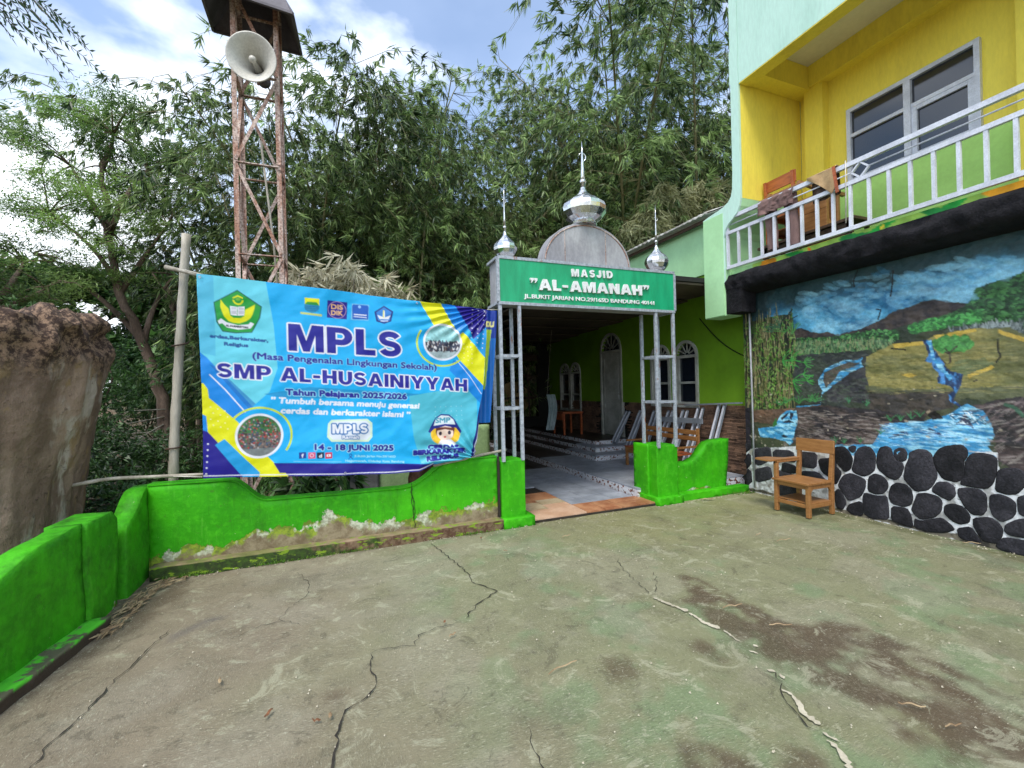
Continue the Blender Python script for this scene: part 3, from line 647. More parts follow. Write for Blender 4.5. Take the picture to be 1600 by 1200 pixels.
def address(body, p0, p1, cap, depth=.012, yface=4.7805):
    V, T = text_tris(body); x0, x1 = V[:, 0].min(), V[:, 0].max(); me = text_mesh(body, .5, .018)
    for v in me.vertices: u_ = (v.co.x - x0) / (x1 - x0); v.co = (p0[0] + u_ * (p1[0] - p0[0]), yface - .0005 - (v.co.z + .5) * depth, p0[1] + u_ * (p1[1] - p0[1]) + v.co.y * cap / CAPH)
    me.materials.clear(); me.materials.append(M_LET); o = link('address_lettering', me, gw); o['kind'] = 'stuff'
raised('M A S J I D', *((2.702, 2.967),(3.297, 2.982),0.0925), .018, .30)
raised('\u201dAL-AMANAH\u201d', *((2.138, 2.771),(3.854, 2.789),0.1310), .028)
address('JL.BUKIT JARIAN NO.29/165D BANDUNG 40141', *((2.064, 2.67),(3.945, 2.677),0.0455))
# arch plate on top
ax, az, rx, rz = 3.03, 3.15, .65, .55
arc = [(ax + rx * math.cos(math.pi * i / 28), az + rz * math.sin(math.pi * i / 28)) for i in range(29)]
mb = MB(); mb.prism(arc, lambda a, b, d: (a, d, b), 4.90, 5.08); mb.build('arch_plate', M_GALV, gw, fix=True, bevel=.006)
mb = MB(); inner = [(ax + (rx - .03) * math.cos(math.pi * i / 28), az + (rz - .03) * math.sin(math.pi * i / 28)) for i in range(29)]
mb.tube([(a, 4.896, b) for a, b in inner], .007, 6); mb.bar((ax + .26, 4.897, az), (ax + .26, 4.897, az + .48), .006); mb.bar((ax - .34, 4.897, az), (ax - .34, 4.897, az + .44), .006); mb.build('arch_seam', M_RUST, gw)
def dome(x, y, z, R, spire, seg=14, hs=.7):
    q = [(.55, 0), (.58, .06), (.50, .10), (.52, .22), (.78, .45), (.97, .78), (1.0, 1.0), (.93, 1.25), (.72, 1.5), (.42, 1.78), (.2, 2.05), (.11, 2.3), (.10, 2.45)]
    mb = MB(); mb.lathe([(r * R, h * R * hs) for r, h in q], (x, y, z), seg, False); d = mb.build('dome', M_CHROME, gw)
    top = z + 2.4 * R * hs; mb = MB(); mb.lathe([(.11 * R, 0), (.075 * R, spire * .35), (.04 * R, spire * .75), (.012 * R, spire)], (x, y, top), 10)
    mb.lathe([(.01, 0), (.12 * R, .05 * R), (.16 * R, .14 * R), (.12 * R, .23 * R), (.01, .28 * R)], (x, y, top + spire * .05), 12)
    mb.build('spire', M_CHROME, d)
    zc = top + spire * .66; rr = .17 * R; mb = MB(); pts = []
    for i in range(15):
        a = RAD(50 + i * 260 / 14 + 90 - 90); a = RAD(-220 + i * 260 / 14 + 0); pts.append((x + rr * math.cos(a + math.pi * .72), y, zc + rr * math.sin(a + math.pi * .72)))
    mb.tube(pts, [.03 * R * (.25 + math.sin(math.pi * i / 14)) for i in range(15)], 6); mb.build('crescent', M_CHROME, d)
dome(3.02, 4.98, 3.69, .30, .60, 14); dome(1.91, 4.96, 3.15, .145, .56, 12, 1.0); dome(4.16, 4.96, 3.15, .165, .56, 12, 1.0)

# ------------------------------------------------------------------ school building on the right: mural wall, ledge, balcony
sb = thing('school_building', 'two storey school block with painted landscape wall, black ledge and yellow balcony', 'building', (6.2, 2.5, 0))
XW = 5.63
V = Canvas(-1.6, 4.9, 0, 3.05, 200)
A_, B_ = V.A, V.B; n = fbm(A_ * 3, B_ * 3, 5); nf = fbm(A_ * 14, B_ * 14, 4)
def two(c1, c2, t): return np.array(c1) * (1 - t[..., None]) + np.array(c2) * t[..., None]
V.c[:] = two(rgb(44, 52, 40), rgb(70, 74, 54), sstep(.35, .65, n))
sk = two(rgb(92, 170, 206), rgb(36, 104, 144), sstep(.38, .58, fbm(A_ * 2.2, B_ * 3.2 + 5, 5))); t = sstep(2.42, 2.74, B_ + (n - .5) * .4)[..., None]; sk = sk * (1 - t) + np.array(rgb(34, 62, 68)) * t  # dark teal top: mural colour together with painted shade from the ledge
t = (sstep(.48, .74, fbm(A_ * 3.2 + 3, B_ * 5.5, 6, .6)) * sstep(2.72, 2.42, B_ + (n - .5) * .3))[..., None] * .75; sk = sk * (1 - t) + np.array(rgb(156, 208, 228)) * t
skyp = [(-1.7, 3.1), (4.72, 3.1), (4.72, 2.35)] + [(4.430,2.341),(4.258,2.348),(4.121,2.300)] + [(4.060,2.292),(3.976,2.304),(3.862,2.243),(3.751,2.206),(3.654,2.216),(3.541,2.169),(3.401,2.178),(3.277,2.197),(3.167,2.237),(3.070,2.272),(3.036,2.282)] + [(2.985,2.327),(2.886,2.358),(2.768,2.374),(2.678,2.403),(2.598,2.405),(2.507,2.387),(2.447,2.354),(2.395,2.329),(2.327,2.318),(2.278,2.450),(2.180,2.473),(2.104,2.492),(2.019,2.479),(1.958,2.534)] + [(1.0, 2.50), (-1.7, 2.7)]
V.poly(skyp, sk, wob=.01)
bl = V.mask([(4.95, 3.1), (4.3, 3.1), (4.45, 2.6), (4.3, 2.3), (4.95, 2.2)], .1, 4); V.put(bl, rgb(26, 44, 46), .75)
mtn = [(4.097,2.279),(3.976,2.300),(3.862,2.239),(3.751,2.203),(3.654,2.212),(3.541,2.166),(3.401,2.175),(3.278,2.194),(3.168,2.234),(3.071,2.269),(3.036,2.279)] + [(2.985,2.324),(2.886,2.355),(2.768,2.371),(2.678,2.400),(2.598,2.402),(2.507,2.385),(2.447,2.351),(2.395,2.326),(2.327,2.315),(2.271,2.116),(2.795,2.193),(3.039,2.132)] + [(3.127,2.049),(3.709,2.158),(4.051,2.153)]
V.poly(mtn, two(rgb(48, 42, 44), rgb(70, 60, 56), sstep(.4, .6, nf)), wob=.004)
# woods
G1 = [rgb(46, 92, 48), rgb(70, 130, 66), rgb(34, 66, 36), rgb(90, 150, 82), rgb(28, 50, 30)]
wood = [(2.809,2.150),(2.619,2.208),(2.444,2.236),(2.330,2.309),(2.258,2.440),(2.144,2.466),(2.072,2.474),(1.953,2.519),(1.652,2.555),(1.662,1.923),(1.961,2.032),(2.151,2.110),(2.554,2.115),(2.786,2.074)]
V.poly(wood, rgb(36, 58, 38), wob=.03, ws=8); V.dabs(wood, 2600, .020, .010, [rgb(40, 80, 44), rgb(54, 100, 54), rgb(30, 58, 34), rgb(70, 122, 66), rgb(24, 44, 28)], jit=1, seed=3)
band = [(4.099,2.182),(3.635,2.145),(3.148,2.166),(2.909,2.134),(2.885,2.041),(3.153,1.947),(3.640,1.923),(4.065,1.994)]; V.poly(band, rgb(40, 66, 40), wob=.02); V.dabs(band, 900, .016, .009, G1, jit=1, seed=4)
V.dabs([(2.808,2.165),(2.642,2.212),(2.445,2.208),(2.223,2.250),(2.264,2.127),(2.644,2.099),(2.786,2.082)], 500, .018, .010, [rgb(80, 160, 80), rgb(56, 120, 58), rgb(40, 90, 46)], jit=1, seed=5)
V.dabs([(4.100,2.145),(3.150,2.056),(2.937,2.032),(3.043,1.937),(4.066,1.957)], 500, .006, .03, [rgb(100, 130, 90), rgb(60, 90, 60), rgb(120, 130, 90)], jit=.3, seed=6)
tr = [(2.511,2.095),(2.344,2.099),(2.151,2.110),(1.974,2.083),(1.963,1.947),(2.152,2.054),(2.344,2.053)]; V.poly(tr, rgb(54, 64, 66)); V.dabs(tr, 120, .005, .03, [rgb(140, 150, 150), rgb(100, 110, 110)], jit=.4, seed=7)
# bamboo panel at left
bp = [(4.847,2.516),(4.091,2.512),(4.046,1.992),(4.142,1.257),(4.718,1.219),(4.879,1.401)]; V.poly(bp, two(rgb(44, 52, 34), rgb(30, 36, 28), sstep(.4, .6, nf)), wob=.03, ws=6)
V.dabs(bp, 260, .006, .16, [rgb(120, 116, 74), rgb(90, 92, 52), rgb(70, 84, 40), rgb(140, 132, 96)], jit=.15, seed=8)
V.dabs(bp, 500, .028, .007, [rgb(96, 140, 52), rgb(70, 116, 40), rgb(120, 150, 80), rgb(50, 80, 36)], ang=1.2, jit=1.2, seed=9)
# middle ground
V.poly([(4.047,1.956),(3.153,1.947),(3.212,1.825),(3.164,1.413),(2.926,1.294),(3.167,1.287),(3.757,1.286),(4.044,1.333),(4.111,1.702)], two(rgb(58, 66, 54), rgb(46, 50, 50), sstep(.4, .6, n)), wob=.02)
V.poly([(3.682,1.547),(3.516,1.678),(3.241,1.795),(3.159,1.664),(3.188,1.350),(3.654,1.341)], two(rgb(48, 48, 54), rgb(66, 66, 66), sstep(.4, .6, nf)), wob=.015)
field = [(3.225,1.874),(2.963,1.990),(2.681,1.989),(2.600,2.037),(2.285,2.072),(2.061,2.046),(1.962,1.971),(1.663,1.877),(1.670,1.401),(1.971,1.422),(2.356,1.419),(2.802,1.298),(3.178,1.444),(3.229,1.667)]
V.poly(field, two(rgb(134, 126, 72), rgb(94, 96, 58), sstep(.35, .65, fbm(A_ * 2, B_ * 9, 5))), wob=.01)
V.poly([(3.232,1.540),(2.798,1.489),(2.458,1.500),(1.970,1.519),(1.669,1.469),(1.671,1.333),(1.972,1.373),(2.356,1.405),(2.803,1.239),(3.180,1.318)], two(rgb(88, 92, 66), rgb(70, 66, 58), sstep(.35, .65, fbm(A_ * 2, B_ * 9, 5))), wob=.015)
V.poly([(3.206,1.444),(2.458,1.473),(2.462,1.309),(2.661,1.245),(2.803,1.225),(3.061,1.136),(3.196,1.254)], two(rgb(74, 66, 60), rgb(56, 52, 50), sstep(.4, .6, nf)), wob=.01)
V.poly([(2.432,1.772),(2.232,1.784),(2.157,1.727),(2.352,1.632),(2.476,1.665)], rgb(92, 106, 72), .8, wob=.02)
for p in ([(2.963,1.990),(2.681,1.989),(2.682,1.955),(2.938,1.942)], [(2.600,2.037),(2.285,2.067),(2.275,2.039),(2.578,2.000)], [(2.352,1.632),(2.176,1.713),(2.162,1.686),(2.343,1.600)], [(2.133,2.043),(1.963,1.940),(1.963,1.901),(2.134,2.005)], [(2.893,1.654),(2.819,1.666),(2.747,1.642),(2.795,1.615)]):
    V.poly(p, rgb(196, 164, 70), .85, wob=.008, ws=30)
V.dabs([(3.155,1.853),(1.977,1.912),(1.985,1.446),(3.164,1.444)], 500, .05, .003, [rgb(150, 140, 90), rgb(84, 90, 54), rgb(112, 112, 70)], jit=.15, al=.5, seed=10)
# small tree on the field
V.dabs([(2.607,1.998),(2.510,2.025),(2.362,2.002),(2.304,1.943),(2.317,1.887),(2.397,1.868),(2.513,1.867),(2.591,1.896)], 240, .018, .014, [rgb(66, 132, 62), rgb(84, 150, 76), rgb(54, 108, 52)], jit=2, seed=11)
for p in ([(2.490,1.746),(2.471,1.766),(2.476,1.853),(2.513,1.898)], [(2.476,1.853),(2.412,1.922)], [(2.480,1.843),(2.513,1.867)], [(2.507,1.752),(2.566,1.806)]): V.line(p, .012, rgb(54, 40, 38))
# waterfalls
BL = two(rgb(58, 136, 184), rgb(146, 204, 228), sstep(.45, .66, fbm(A_ * 9, B_ * 50, 4))); DB = two(rgb(26, 48, 84), rgb(70, 130, 190), sstep(.45, .62, fbm(A_ * 26, B_ * 18, 4)))
V.poly([(3.252,1.871),(3.313,1.839),(3.458,1.850),(3.570,1.809),(3.686,1.756),(3.731,1.687),(3.776,1.622),(3.777,1.566),(3.725,1.488),(3.751,1.311),(4.073,1.280),(4.062,1.263),(3.751,1.289),(3.731,1.433),(3.687,1.477),(3.555,1.573),(3.473,1.634),(3.383,1.704),(3.250,1.759),(3.276,1.827)], BL, wob=.006)
V.poly([(3.286,1.807),(3.409,1.820),(3.560,1.776),(3.698,1.707),(3.716,1.609),(3.686,1.521),(3.564,1.626),(3.521,1.710),(3.411,1.747)], rgb(82, 76, 68), wob=.006)
V.poly([(2.697,1.997),(2.624,2.000),(2.591,1.896),(2.549,1.804),(2.483,1.670),(2.385,1.639),(2.399,1.527),(2.446,1.421),(2.455,1.378),(2.391,1.326),(2.407,1.314),(2.489,1.377),(2.496,1.442),(2.453,1.485),(2.486,1.529),(2.580,1.558),(2.569,1.663),(2.612,1.709),(2.620,1.771),(2.683,1.781),(2.645,1.845),(2.671,1.949)], DB, wob=.008, ws=30)
V.poly([(2.656,1.992),(2.625,1.994),(2.596,1.863),(2.606,1.820),(2.541,1.749),(2.517,1.671),(2.468,1.615),(2.485,1.572),(2.552,1.673),(2.619,1.810)], BL, wob=.01, ws=30)
# lower rocks and pools
V.poly([(4.084,1.259),(3.756,1.304),(3.167,1.271),(2.928,1.234),(2.661,1.245),(2.709,1.157),(3.061,1.105),(3.091,0.979),(3.176,0.861),(3.569,0.767),(4.057,0.820),(4.156,0.735)], two(rgb(80, 68, 64), rgb(44, 40, 44), sstep(.4, .62, fbm(A_ * 4, B_ * 12, 5))), wob=.012)
V.poly([(4.718,1.199),(4.084,1.259),(4.206,1.067),(4.413,1.016),(4.723,1.037)], two(rgb(120, 92, 72), rgb(90, 72, 60), sstep(.4, .6, n)), wob=.01)
V.poly([(5.058,1.229),(4.764,1.238),(4.779,0.706),(5.076,0.632)], rgb(38, 36, 44), wob=.02)
V.poly([(4.198,1.223),(4.063,1.222),(4.055,1.060),(4.094,0.964),(4.128,0.796),(4.173,0.750),(4.235,0.797),(4.431,0.827),(4.611,0.822),(4.651,0.946),(4.386,0.990),(4.303,1.141)], BL, wob=.006)
for p in ([(4.291,1.117),(4.174,1.200),(4.200,1.146),(4.279,1.082)], [(4.161,1.195),(4.106,1.185),(4.139,1.090),(4.163,1.124)], [(4.279,1.058),(4.177,1.094),(4.103,1.062),(4.228,1.049)], [(4.297,0.863),(4.258,0.891),(4.195,0.867),(4.233,0.845)]): V.poly(p, rgb(40, 44, 60))
V.poly([(4.411,1.037),(4.356,1.114),(4.345,1.017),(4.413,0.976)], rgb(50, 110, 56))
V.poly([(2.358,1.312),(2.163,1.395),(1.971,1.422),(1.670,1.424),(1.680,0.740),(1.984,0.685),(2.155,0.832),(2.169,1.061),(2.194,1.214)], two(rgb(66, 54, 54), rgb(40, 38, 40), sstep(.38, .6, fbm(A_ * 5, B_ * 9, 5))), wob=.02)
V.poly([(3.090,1.041),(3.008,1.124),(2.709,1.157),(2.506,1.238),(2.357,1.352),(2.241,1.289),(2.195,1.188),(2.169,1.061),(2.218,0.953),(2.163,0.870),(2.158,0.653),(3.185,0.465),(3.569,0.767),(3.568,0.818),(3.176,0.871)], BL, wob=.006)
V.poly([(3.536,0.818),(2.153,0.909),(2.140,0.605),(1.682,0.626),(1.423,-0.277),(2.391,-0.467),(5.103,-0.313),(5.077,0.589),(4.175,0.733)], two(rgb(206, 208, 212), rgb(150, 150, 150), sstep(.5, .66, nf)), wob=.01)
V.poly([(3.616,0.823),(3.066,0.882),(2.810,0.887),(2.577,0.941),(2.355,0.938),(2.356,0.884),(2.163,0.877),(2.159,0.781),(2.368,0.802),(2.580,0.772),(3.571,0.700)], BL)
for p in ([(3.033,0.951),(2.949,1.025),(2.869,1.049),(2.811,1.019),(2.919,0.991)], [(2.758,1.040),(2.651,1.094),(2.589,1.065),(2.513,1.012),(2.582,1.016),(2.643,1.033)], [(2.443,1.147),(2.393,1.219),(2.376,1.262),(2.345,1.211),(2.312,1.109),(2.362,1.147)]): V.poly(p, rgb(60, 62, 84))
V.dabs([(2.508,1.235),(2.391,1.294),(2.251,1.237),(2.208,1.157),(2.493,1.160)], 90, .02, .004, [rgb(220, 236, 244), rgb(40, 60, 84), rgb(170, 214, 236)], ang=.3, jit=.8, seed=12)
V.poly([(2.666,1.250),(2.603,1.275),(2.552,1.222),(2.543,1.195),(2.623,1.183),(2.658,1.217)], rgb(16, 12, 10), wob=.008, ws=30); V.poly([(2.680,1.261),(2.647,1.285),(2.639,1.263),(2.666,1.239)], rgb(140, 124, 104))
V.dabs([(4.047,1.223),(3.168,1.240),(2.954,1.173),(3.090,1.041),(3.176,0.893),(3.568,0.801),(4.057,0.838)], 420, .045, .006, [rgb(120, 108, 104), rgb(150, 140, 134), rgb(34, 30, 34), rgb(90, 78, 74)], jit=.25, al=.55, seed=31)
V.dabs([(2.359,1.285),(2.164,1.369),(1.670,1.401),(1.680,0.786),(2.146,0.808),(2.186,1.188)], 300, .05, .006, [rgb(110, 96, 96), rgb(140, 132, 126), rgb(34, 30, 34)], ang=-.5, jit=.6, al=.5, seed=32)
V.dabs([(4.047,1.956),(3.238,1.923),(3.206,1.413),(3.756,1.304),(4.081,1.370)], 260, .03, .008, [rgb(84, 92, 84), rgb(40, 46, 48), rgb(70, 84, 66)], jit=.5, al=.5, seed=33)
V.dabs([(3.061,1.113),(2.761,1.155),(2.527,1.169),(2.216,1.126),(2.256,1.010),(2.196,0.965),(2.766,0.902),(3.066,0.869)], 260, .05, .004, [rgb(186, 226, 244), rgb(30, 110, 176), rgb(100, 180, 226)], jit=.2, al=.6, seed=34)
V.dabs([(4.085,2.745),(3.025,2.819),(3.035,2.315),(3.540,2.206),(3.929,2.303)], 160, .07, .022, [rgb(120, 186, 216), rgb(64, 140, 184), rgb(150, 206, 228)], ang=.3, jit=.5, al=.22, seed=35)
V.dabs([(2.944,2.694),(2.361,2.740),(1.956,2.673),(1.958,2.565),(2.277,2.483),(2.336,2.345),(2.641,2.423),(2.950,2.408)], 260, .07, .022, [rgb(120, 186, 216), rgb(60, 130, 176), rgb(150, 206, 228)], ang=.3, jit=.5, al=.22, seed=36)
# grass tufts and fronds
def tuft(base, n, ln, col, a0=20, a1=160, seed=0, w=.008):
    q = random.Random(seed)
    for i in range(n):
        a = RAD(q.uniform(a0, a1)); l = ln * q.uniform(.6, 1.1); mx_, my_ = base[0] + .5 * l * math.cos(a), base[1] + .55 * l * math.sin(a); V.line([base, (mx_, my_), (base[0] + l * math.cos(a) * 1.1, base[1] + l * math.sin(a) * .9)], w, col)
for i, b in enumerate([(4.221,1.312),(4.024,1.316),(3.884,1.342),(3.816,1.343),(4.299,1.286)]): tuft(b, 9, .13, rgb(64, 128, 68), seed=i)
for i, b in enumerate([(4.113,1.620),(4.257,1.888),(4.231,1.431),(4.131,1.914)]): tuft(b, 9, .2, rgb(60, 140, 62), 100, 260, i, .009) if i in (0, 1, 3) else None
for i, b in enumerate([(3.952,1.856),(3.923,1.615),(3.967,1.696)]): tuft(b, 8, .12, rgb(70, 146, 70), 110, 240, 20 + i, .008)
for i, b in enumerate([(4.196,2.280),(4.097,2.244),(4.391,2.305),(4.271,2.350)]): tuft(b, 7, .2, rgb(52, 96, 70) if i > 1 else rgb(80, 140, 70), 10, 150, 40 + i, .009)
for i, b in enumerate([(2.998,1.141),(2.906,1.152),(2.808,1.175),(2.731,1.202)] + [(3.582,0.842),(3.481,0.847),(3.307,0.871),(3.098,0.991),(3.233,1.303),(3.421,1.329)]): tuft(b, 8, .09, rgb(58, 120, 78), 50, 130, 60 + i, .005)
for p, wd in (([(4.272,2.314),(4.243,2.442),(4.140,2.521),(4.089,2.571)], .016), ([(4.195,2.340),(4.129,2.437),(4.019,2.477)], .012)): V.line(p, wd, rgb(22, 40, 38))
V.line([(2.103,1.353),(2.033,1.326),(1.974,1.240)], .03, rgb(64, 96, 78))
for p in ([(2.135,1.954),(2.137,1.844),(2.116,1.792),(2.153,1.735)], [(2.981,1.944),(2.841,1.917)], [(3.290,2.889),(3.340,2.778),(3.332,2.694)], [(3.120,2.399),(3.068,2.385),(3.096,2.276)], [(2.942,2.789),(2.953,2.639),(2.981,2.510)]): V.line(p, .014, rgb(24, 20, 20))
V.c *= 1.12; V.c *= (1 - .16 * sstep(.45, .75, fbm(A_ * 4, B_ * 2.2, 5, .6)))[..., None]; V.c *= (1 + .22 * (fbm(A_ * 30, B_ * 60, 3) - .5))[..., None]
# flaking: small pale and dark chips, denser low down
q = random.Random(5)
for i in range(420):
    y, z = q.uniform(.6, 4.85), q.uniform(.05, 1.6) ** 1.0
    if z > .9 and q.random() < .6: continue
    V.ell(y, z, q.uniform(.004, .022), q.uniform(.003, .012), q.choice([rgb(190, 180, 160), rgb(150, 140, 124), rgb(30, 28, 30)]), .8, q.uniform(-.5, .5))
for i in range(60):
    a, b = q.uniform(3.9, 4.8), q.uniform(.1, .9); V.ell(a, b, q.uniform(.01, .05), q.uniform(.008, .02), q.choice([rgb(180, 172, 156), rgb(120, 112, 104)]), .7, q.uniform(-1, 1))
V.poly([(-1.6, 0), (4.9, 0), (4.9, .05), (2.6, .05), (2.4, .09), (1.2, .07), (-1.6, .06)], two(rgb(120, 112, 98), rgb(60, 56, 50), sstep(.4, .6, nf)), wob=.03, ws=10)
gx = np.arange(-1.55, 4.861, .0085); gz = np.arange(0.0, 2.97, .0085); YY, ZZ = np.meshgrid(gx, gz)
rel = ((fbm(YY * 6, ZZ * 9, 5, .6) - .5) * .03 + (fbm(YY * 1.5, ZZ * 1.5, 3) - .5) * .03) * (.18 + .82 * sstep(.75, .95, ZZ))
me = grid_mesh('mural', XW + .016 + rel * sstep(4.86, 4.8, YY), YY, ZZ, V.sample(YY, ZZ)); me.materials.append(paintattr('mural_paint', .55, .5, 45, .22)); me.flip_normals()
mural = link('mural_wall', me, sb); mural['label'] = 'painted landscape of sky, hills, waterfalls and pool over painted stones'
M_STONE = paint('black_painted_stone', (.013, .013, .017), (.036, .034, .042), .7, 4, .8, 26, dist=.015, fine=.4, objrand=.4)
M_STONE.node_tree.nodes['Principled BSDF'].inputs['Specular IOR Level'].default_value = .25
def smooth_poly(P, it=2):
    for _ in range(it):
        Q = []
        for i in range(len(P)):
            a, b = P[i], P[(i + 1) % len(P)]; Q += [(a[0] * .83 + b[0] * .17, a[1] * .83 + b[1] * .17), (a[0] * .17 + b[0] * .83, a[1] * .17 + b[1] * .83)]
        P = Q
    return P
def stone(P, proud=.010):
    P = smooth_poly(P, 1); cx = sum(p[0] for p in P) / len(P); cz = sum(p[1] for p in P) / len(P); n = len(P); v = []; 
    for k, d in ((1.05, -.3), (1.045, .3), (1.02, .7), (.93, 1.0), (.5, 1.05)):
        for a, b in P:
            y, z = min(4.855, cx + (a - cx) * k), cz + (b - cz) * k; v.append((XW + .016 - proud * d - (mnoise.noise(Vector((y * 9, z * 9, 1))) * .012 if k < .9 else 0), y, max(z, .0)))
    v.append((XW + .016 - proud * 1.15, cx, cz)); f = []
    for r in range(4): f += [(r * n + i, r * n + (i + 1) % n, (r + 1) * n + (i + 1) % n, (r + 1) * n + i) for i in range(n)]
    f += [(4 * n + i, 4 * n + (i + 1) % n, 5 * n) for i in range(n)]
    mb = MB(); mb.add(v, f, True); mb.build('stone', M_STONE, sb, fix=False)
for P in ([(3.593,0.791),(3.483,0.811),(3.420,0.750),(3.389,0.670),(3.417,0.552),(3.482,0.506),(3.546,0.570),(3.593,0.626)], [(3.437,0.808),(3.383,0.837),(3.348,0.826),(3.356,0.772),(3.392,0.745),(3.426,0.772)],
    [(3.364,0.741),(3.328,0.806),(3.260,0.839),(3.194,0.829),(3.151,0.747),(3.161,0.586),(3.214,0.526),(3.281,0.489),(3.376,0.514),(3.403,0.555),(3.376,0.657)], [(3.131,0.764),(3.104,0.839),(3.042,0.863),(2.993,0.845),(2.977,0.770),(2.948,0.718),(2.896,0.704),(2.885,0.658),(2.916,0.556),(2.964,0.506),(3.037,0.521),(3.129,0.598),(3.143,0.675)],
    [(2.970,0.827),(2.922,0.863),(2.869,0.859),(2.847,0.807),(2.860,0.737),(2.901,0.711),(2.948,0.725),(2.971,0.777)], [(2.830,0.816),(2.762,0.862),(2.686,0.861),(2.645,0.826),(2.625,0.737),(2.599,0.611),(2.640,0.512),(2.684,0.454),(2.782,0.420),(2.837,0.474),(2.887,0.540),(2.867,0.674),(2.837,0.747)],
    [(2.626,0.803),(2.581,0.886),(2.500,0.934),(2.403,0.945),(2.366,0.899),(2.367,0.837),(2.396,0.784),(2.389,0.685),(2.419,0.605),(2.458,0.579),(2.556,0.593),(2.596,0.664),(2.625,0.751)], [(2.381,0.786),(2.339,0.866),(2.266,0.885),(2.187,0.873),(2.157,0.842),(2.164,0.723),(2.191,0.611),(2.236,0.555),(2.335,0.553),(2.419,0.561),(2.413,0.606),(2.383,0.686)],
    [(2.155,0.736),(2.112,0.766),(2.030,0.779),(1.983,0.753),(1.985,0.628),(2.034,0.549),(2.100,0.530),(2.175,0.549),(2.165,0.663)], [(3.490,0.468),(3.418,0.502),(3.322,0.478),(3.262,0.451),(3.264,0.362),(3.313,0.248),(3.447,0.165),(3.510,0.252),(3.560,0.327),(3.536,0.401)],
    [(3.228,0.487),(3.162,0.542),(3.086,0.526),(3.038,0.471),(3.039,0.393),(3.090,0.325),(3.167,0.306),(3.238,0.331)], [(3.002,0.435),(2.953,0.477),(2.871,0.475),(2.821,0.423),(2.808,0.344),(2.830,0.265),(2.888,0.230),(3.006,0.237),(3.031,0.309),(3.021,0.382)],
    [(2.772,0.393),(2.695,0.418),(2.601,0.403),(2.566,0.359),(2.578,0.253),(2.636,0.179),(2.744,0.131),(2.798,0.171),(2.825,0.218),(2.796,0.307)], [(2.641,0.480),(2.598,0.553),(2.517,0.564),(2.468,0.533),(2.458,0.447),(2.510,0.378),(2.560,0.399),(2.642,0.440)],
    [(2.439,0.514),(2.373,0.537),(2.281,0.539),(2.237,0.494),(2.235,0.363),(2.267,0.300),(2.340,0.285),(2.395,0.348),(2.441,0.451)], [(2.211,0.500),(2.150,0.522),(2.084,0.504),(2.044,0.467),(2.045,0.374),(2.071,0.322),(2.138,0.269),(2.197,0.312),(2.217,0.403)],
    [(2.035,0.515),(1.987,0.548),(1.910,0.553),(1.912,0.408),(1.990,0.354),(2.029,0.379)], [(3.591,0.571),(3.512,0.491),(3.574,0.348),(3.615,0.340),(3.622,0.543)], [(3.568,0.286),(3.524,0.264),(3.469,0.137),(3.515,0.050),(3.588,0.047),(3.614,0.230)],
    [(3.441,0.129),(3.315,0.196),(3.282,0.121),(3.305,0.019),(3.415,0.013),(3.478,0.058)], [(3.272,0.301),(3.154,0.290),(3.053,0.312),(3.037,0.209),(3.037,0.053),(3.212,0.021),(3.291,0.060),(3.293,0.238)], [(3.007,0.209),(2.865,0.222),(2.827,0.150),(2.815,0.031),(2.915,0.030),(3.012,0.052)],
    [(2.794,0.131),(2.744,0.118),(2.647,0.163),(2.574,0.196),(2.505,0.144),(2.476,0.101),(2.547,0.049),(2.682,0.015),(2.801,0.028)], [(2.546,0.325),(2.481,0.359),(2.404,0.346),(2.354,0.272),(2.365,0.201),(2.436,0.163),(2.494,0.185),(2.553,0.246)],
    [(2.331,0.253),(2.214,0.293),(2.155,0.252),(2.131,0.200),(2.140,0.127),(2.176,0.057),(2.263,0.054),(2.298,0.104),(2.333,0.179)], [(2.456,0.119),(2.351,0.168),(2.298,0.079),(2.281,0.030),(2.354,0.019),(2.439,0.030)],
    [(2.113,0.252),(2.038,0.319),(1.959,0.351),(1.914,0.319),(1.916,0.190),(1.993,0.166),(2.090,0.160),(2.122,0.191)], [(2.167,0.084),(2.115,0.135),(1.994,0.143),(1.901,0.144),(1.889,0.015),(1.996,-0.017),(2.093,-0.010),(2.176,0.021)],
    [(1.976,0.743),(1.906,0.777),(1.847,0.743),(1.849,0.622),(1.894,0.568),(1.979,0.572)],
    [(3.801,0.617),(3.588,0.663),(3.569,0.497),(3.594,0.374),(3.759,0.458)], [(4.030,0.684),(3.806,0.694),(3.828,0.489),(4.028,0.487)], [(4.743,0.628),(4.464,0.701),(4.447,0.523),(4.649,0.399),(4.748,0.457)], [(4.962,0.729),(4.777,0.768),(4.772,0.625),(4.947,0.563)],
    [(4.733,0.337),(4.471,0.426),(4.433,0.257),(4.701,0.148)], [(5.018,0.520),(4.783,0.567),(4.779,0.379),(5.004,0.311)], [(5.076,0.269),(4.789,0.336),(4.772,0.114),(5.114,0.036)], [(4.281,0.512),(4.085,0.485),(4.087,0.382),(4.305,0.368)], [(4.029,0.428),(3.811,0.457),(3.694,0.355),(3.747,0.276),(3.995,0.299)],
    [(4.392,0.226),(4.034,0.256),(4.037,0.109),(4.376,0.036)], [(4.422,0.666),(4.138,0.682),(4.084,0.530),(4.293,0.530),(4.407,0.436)], [(4.408,0.397),(4.069,0.359),(4.052,0.289),(4.399,0.251)]):
    stone(P)
q = random.Random(3)
for r in range(3):      # the row of stones goes on towards the camera
    for k in range(7):
        y = 1.25 - k * .36 + (r % 2) * .15; z = .16 + r * .27; P = [(y + .155 * math.cos(a) * q.uniform(.85, 1.08), z + .118 * math.sin(a) * q.uniform(.85, 1.05)) for a in [i * math.pi / 4 for i in range(8)]]; stone(P)
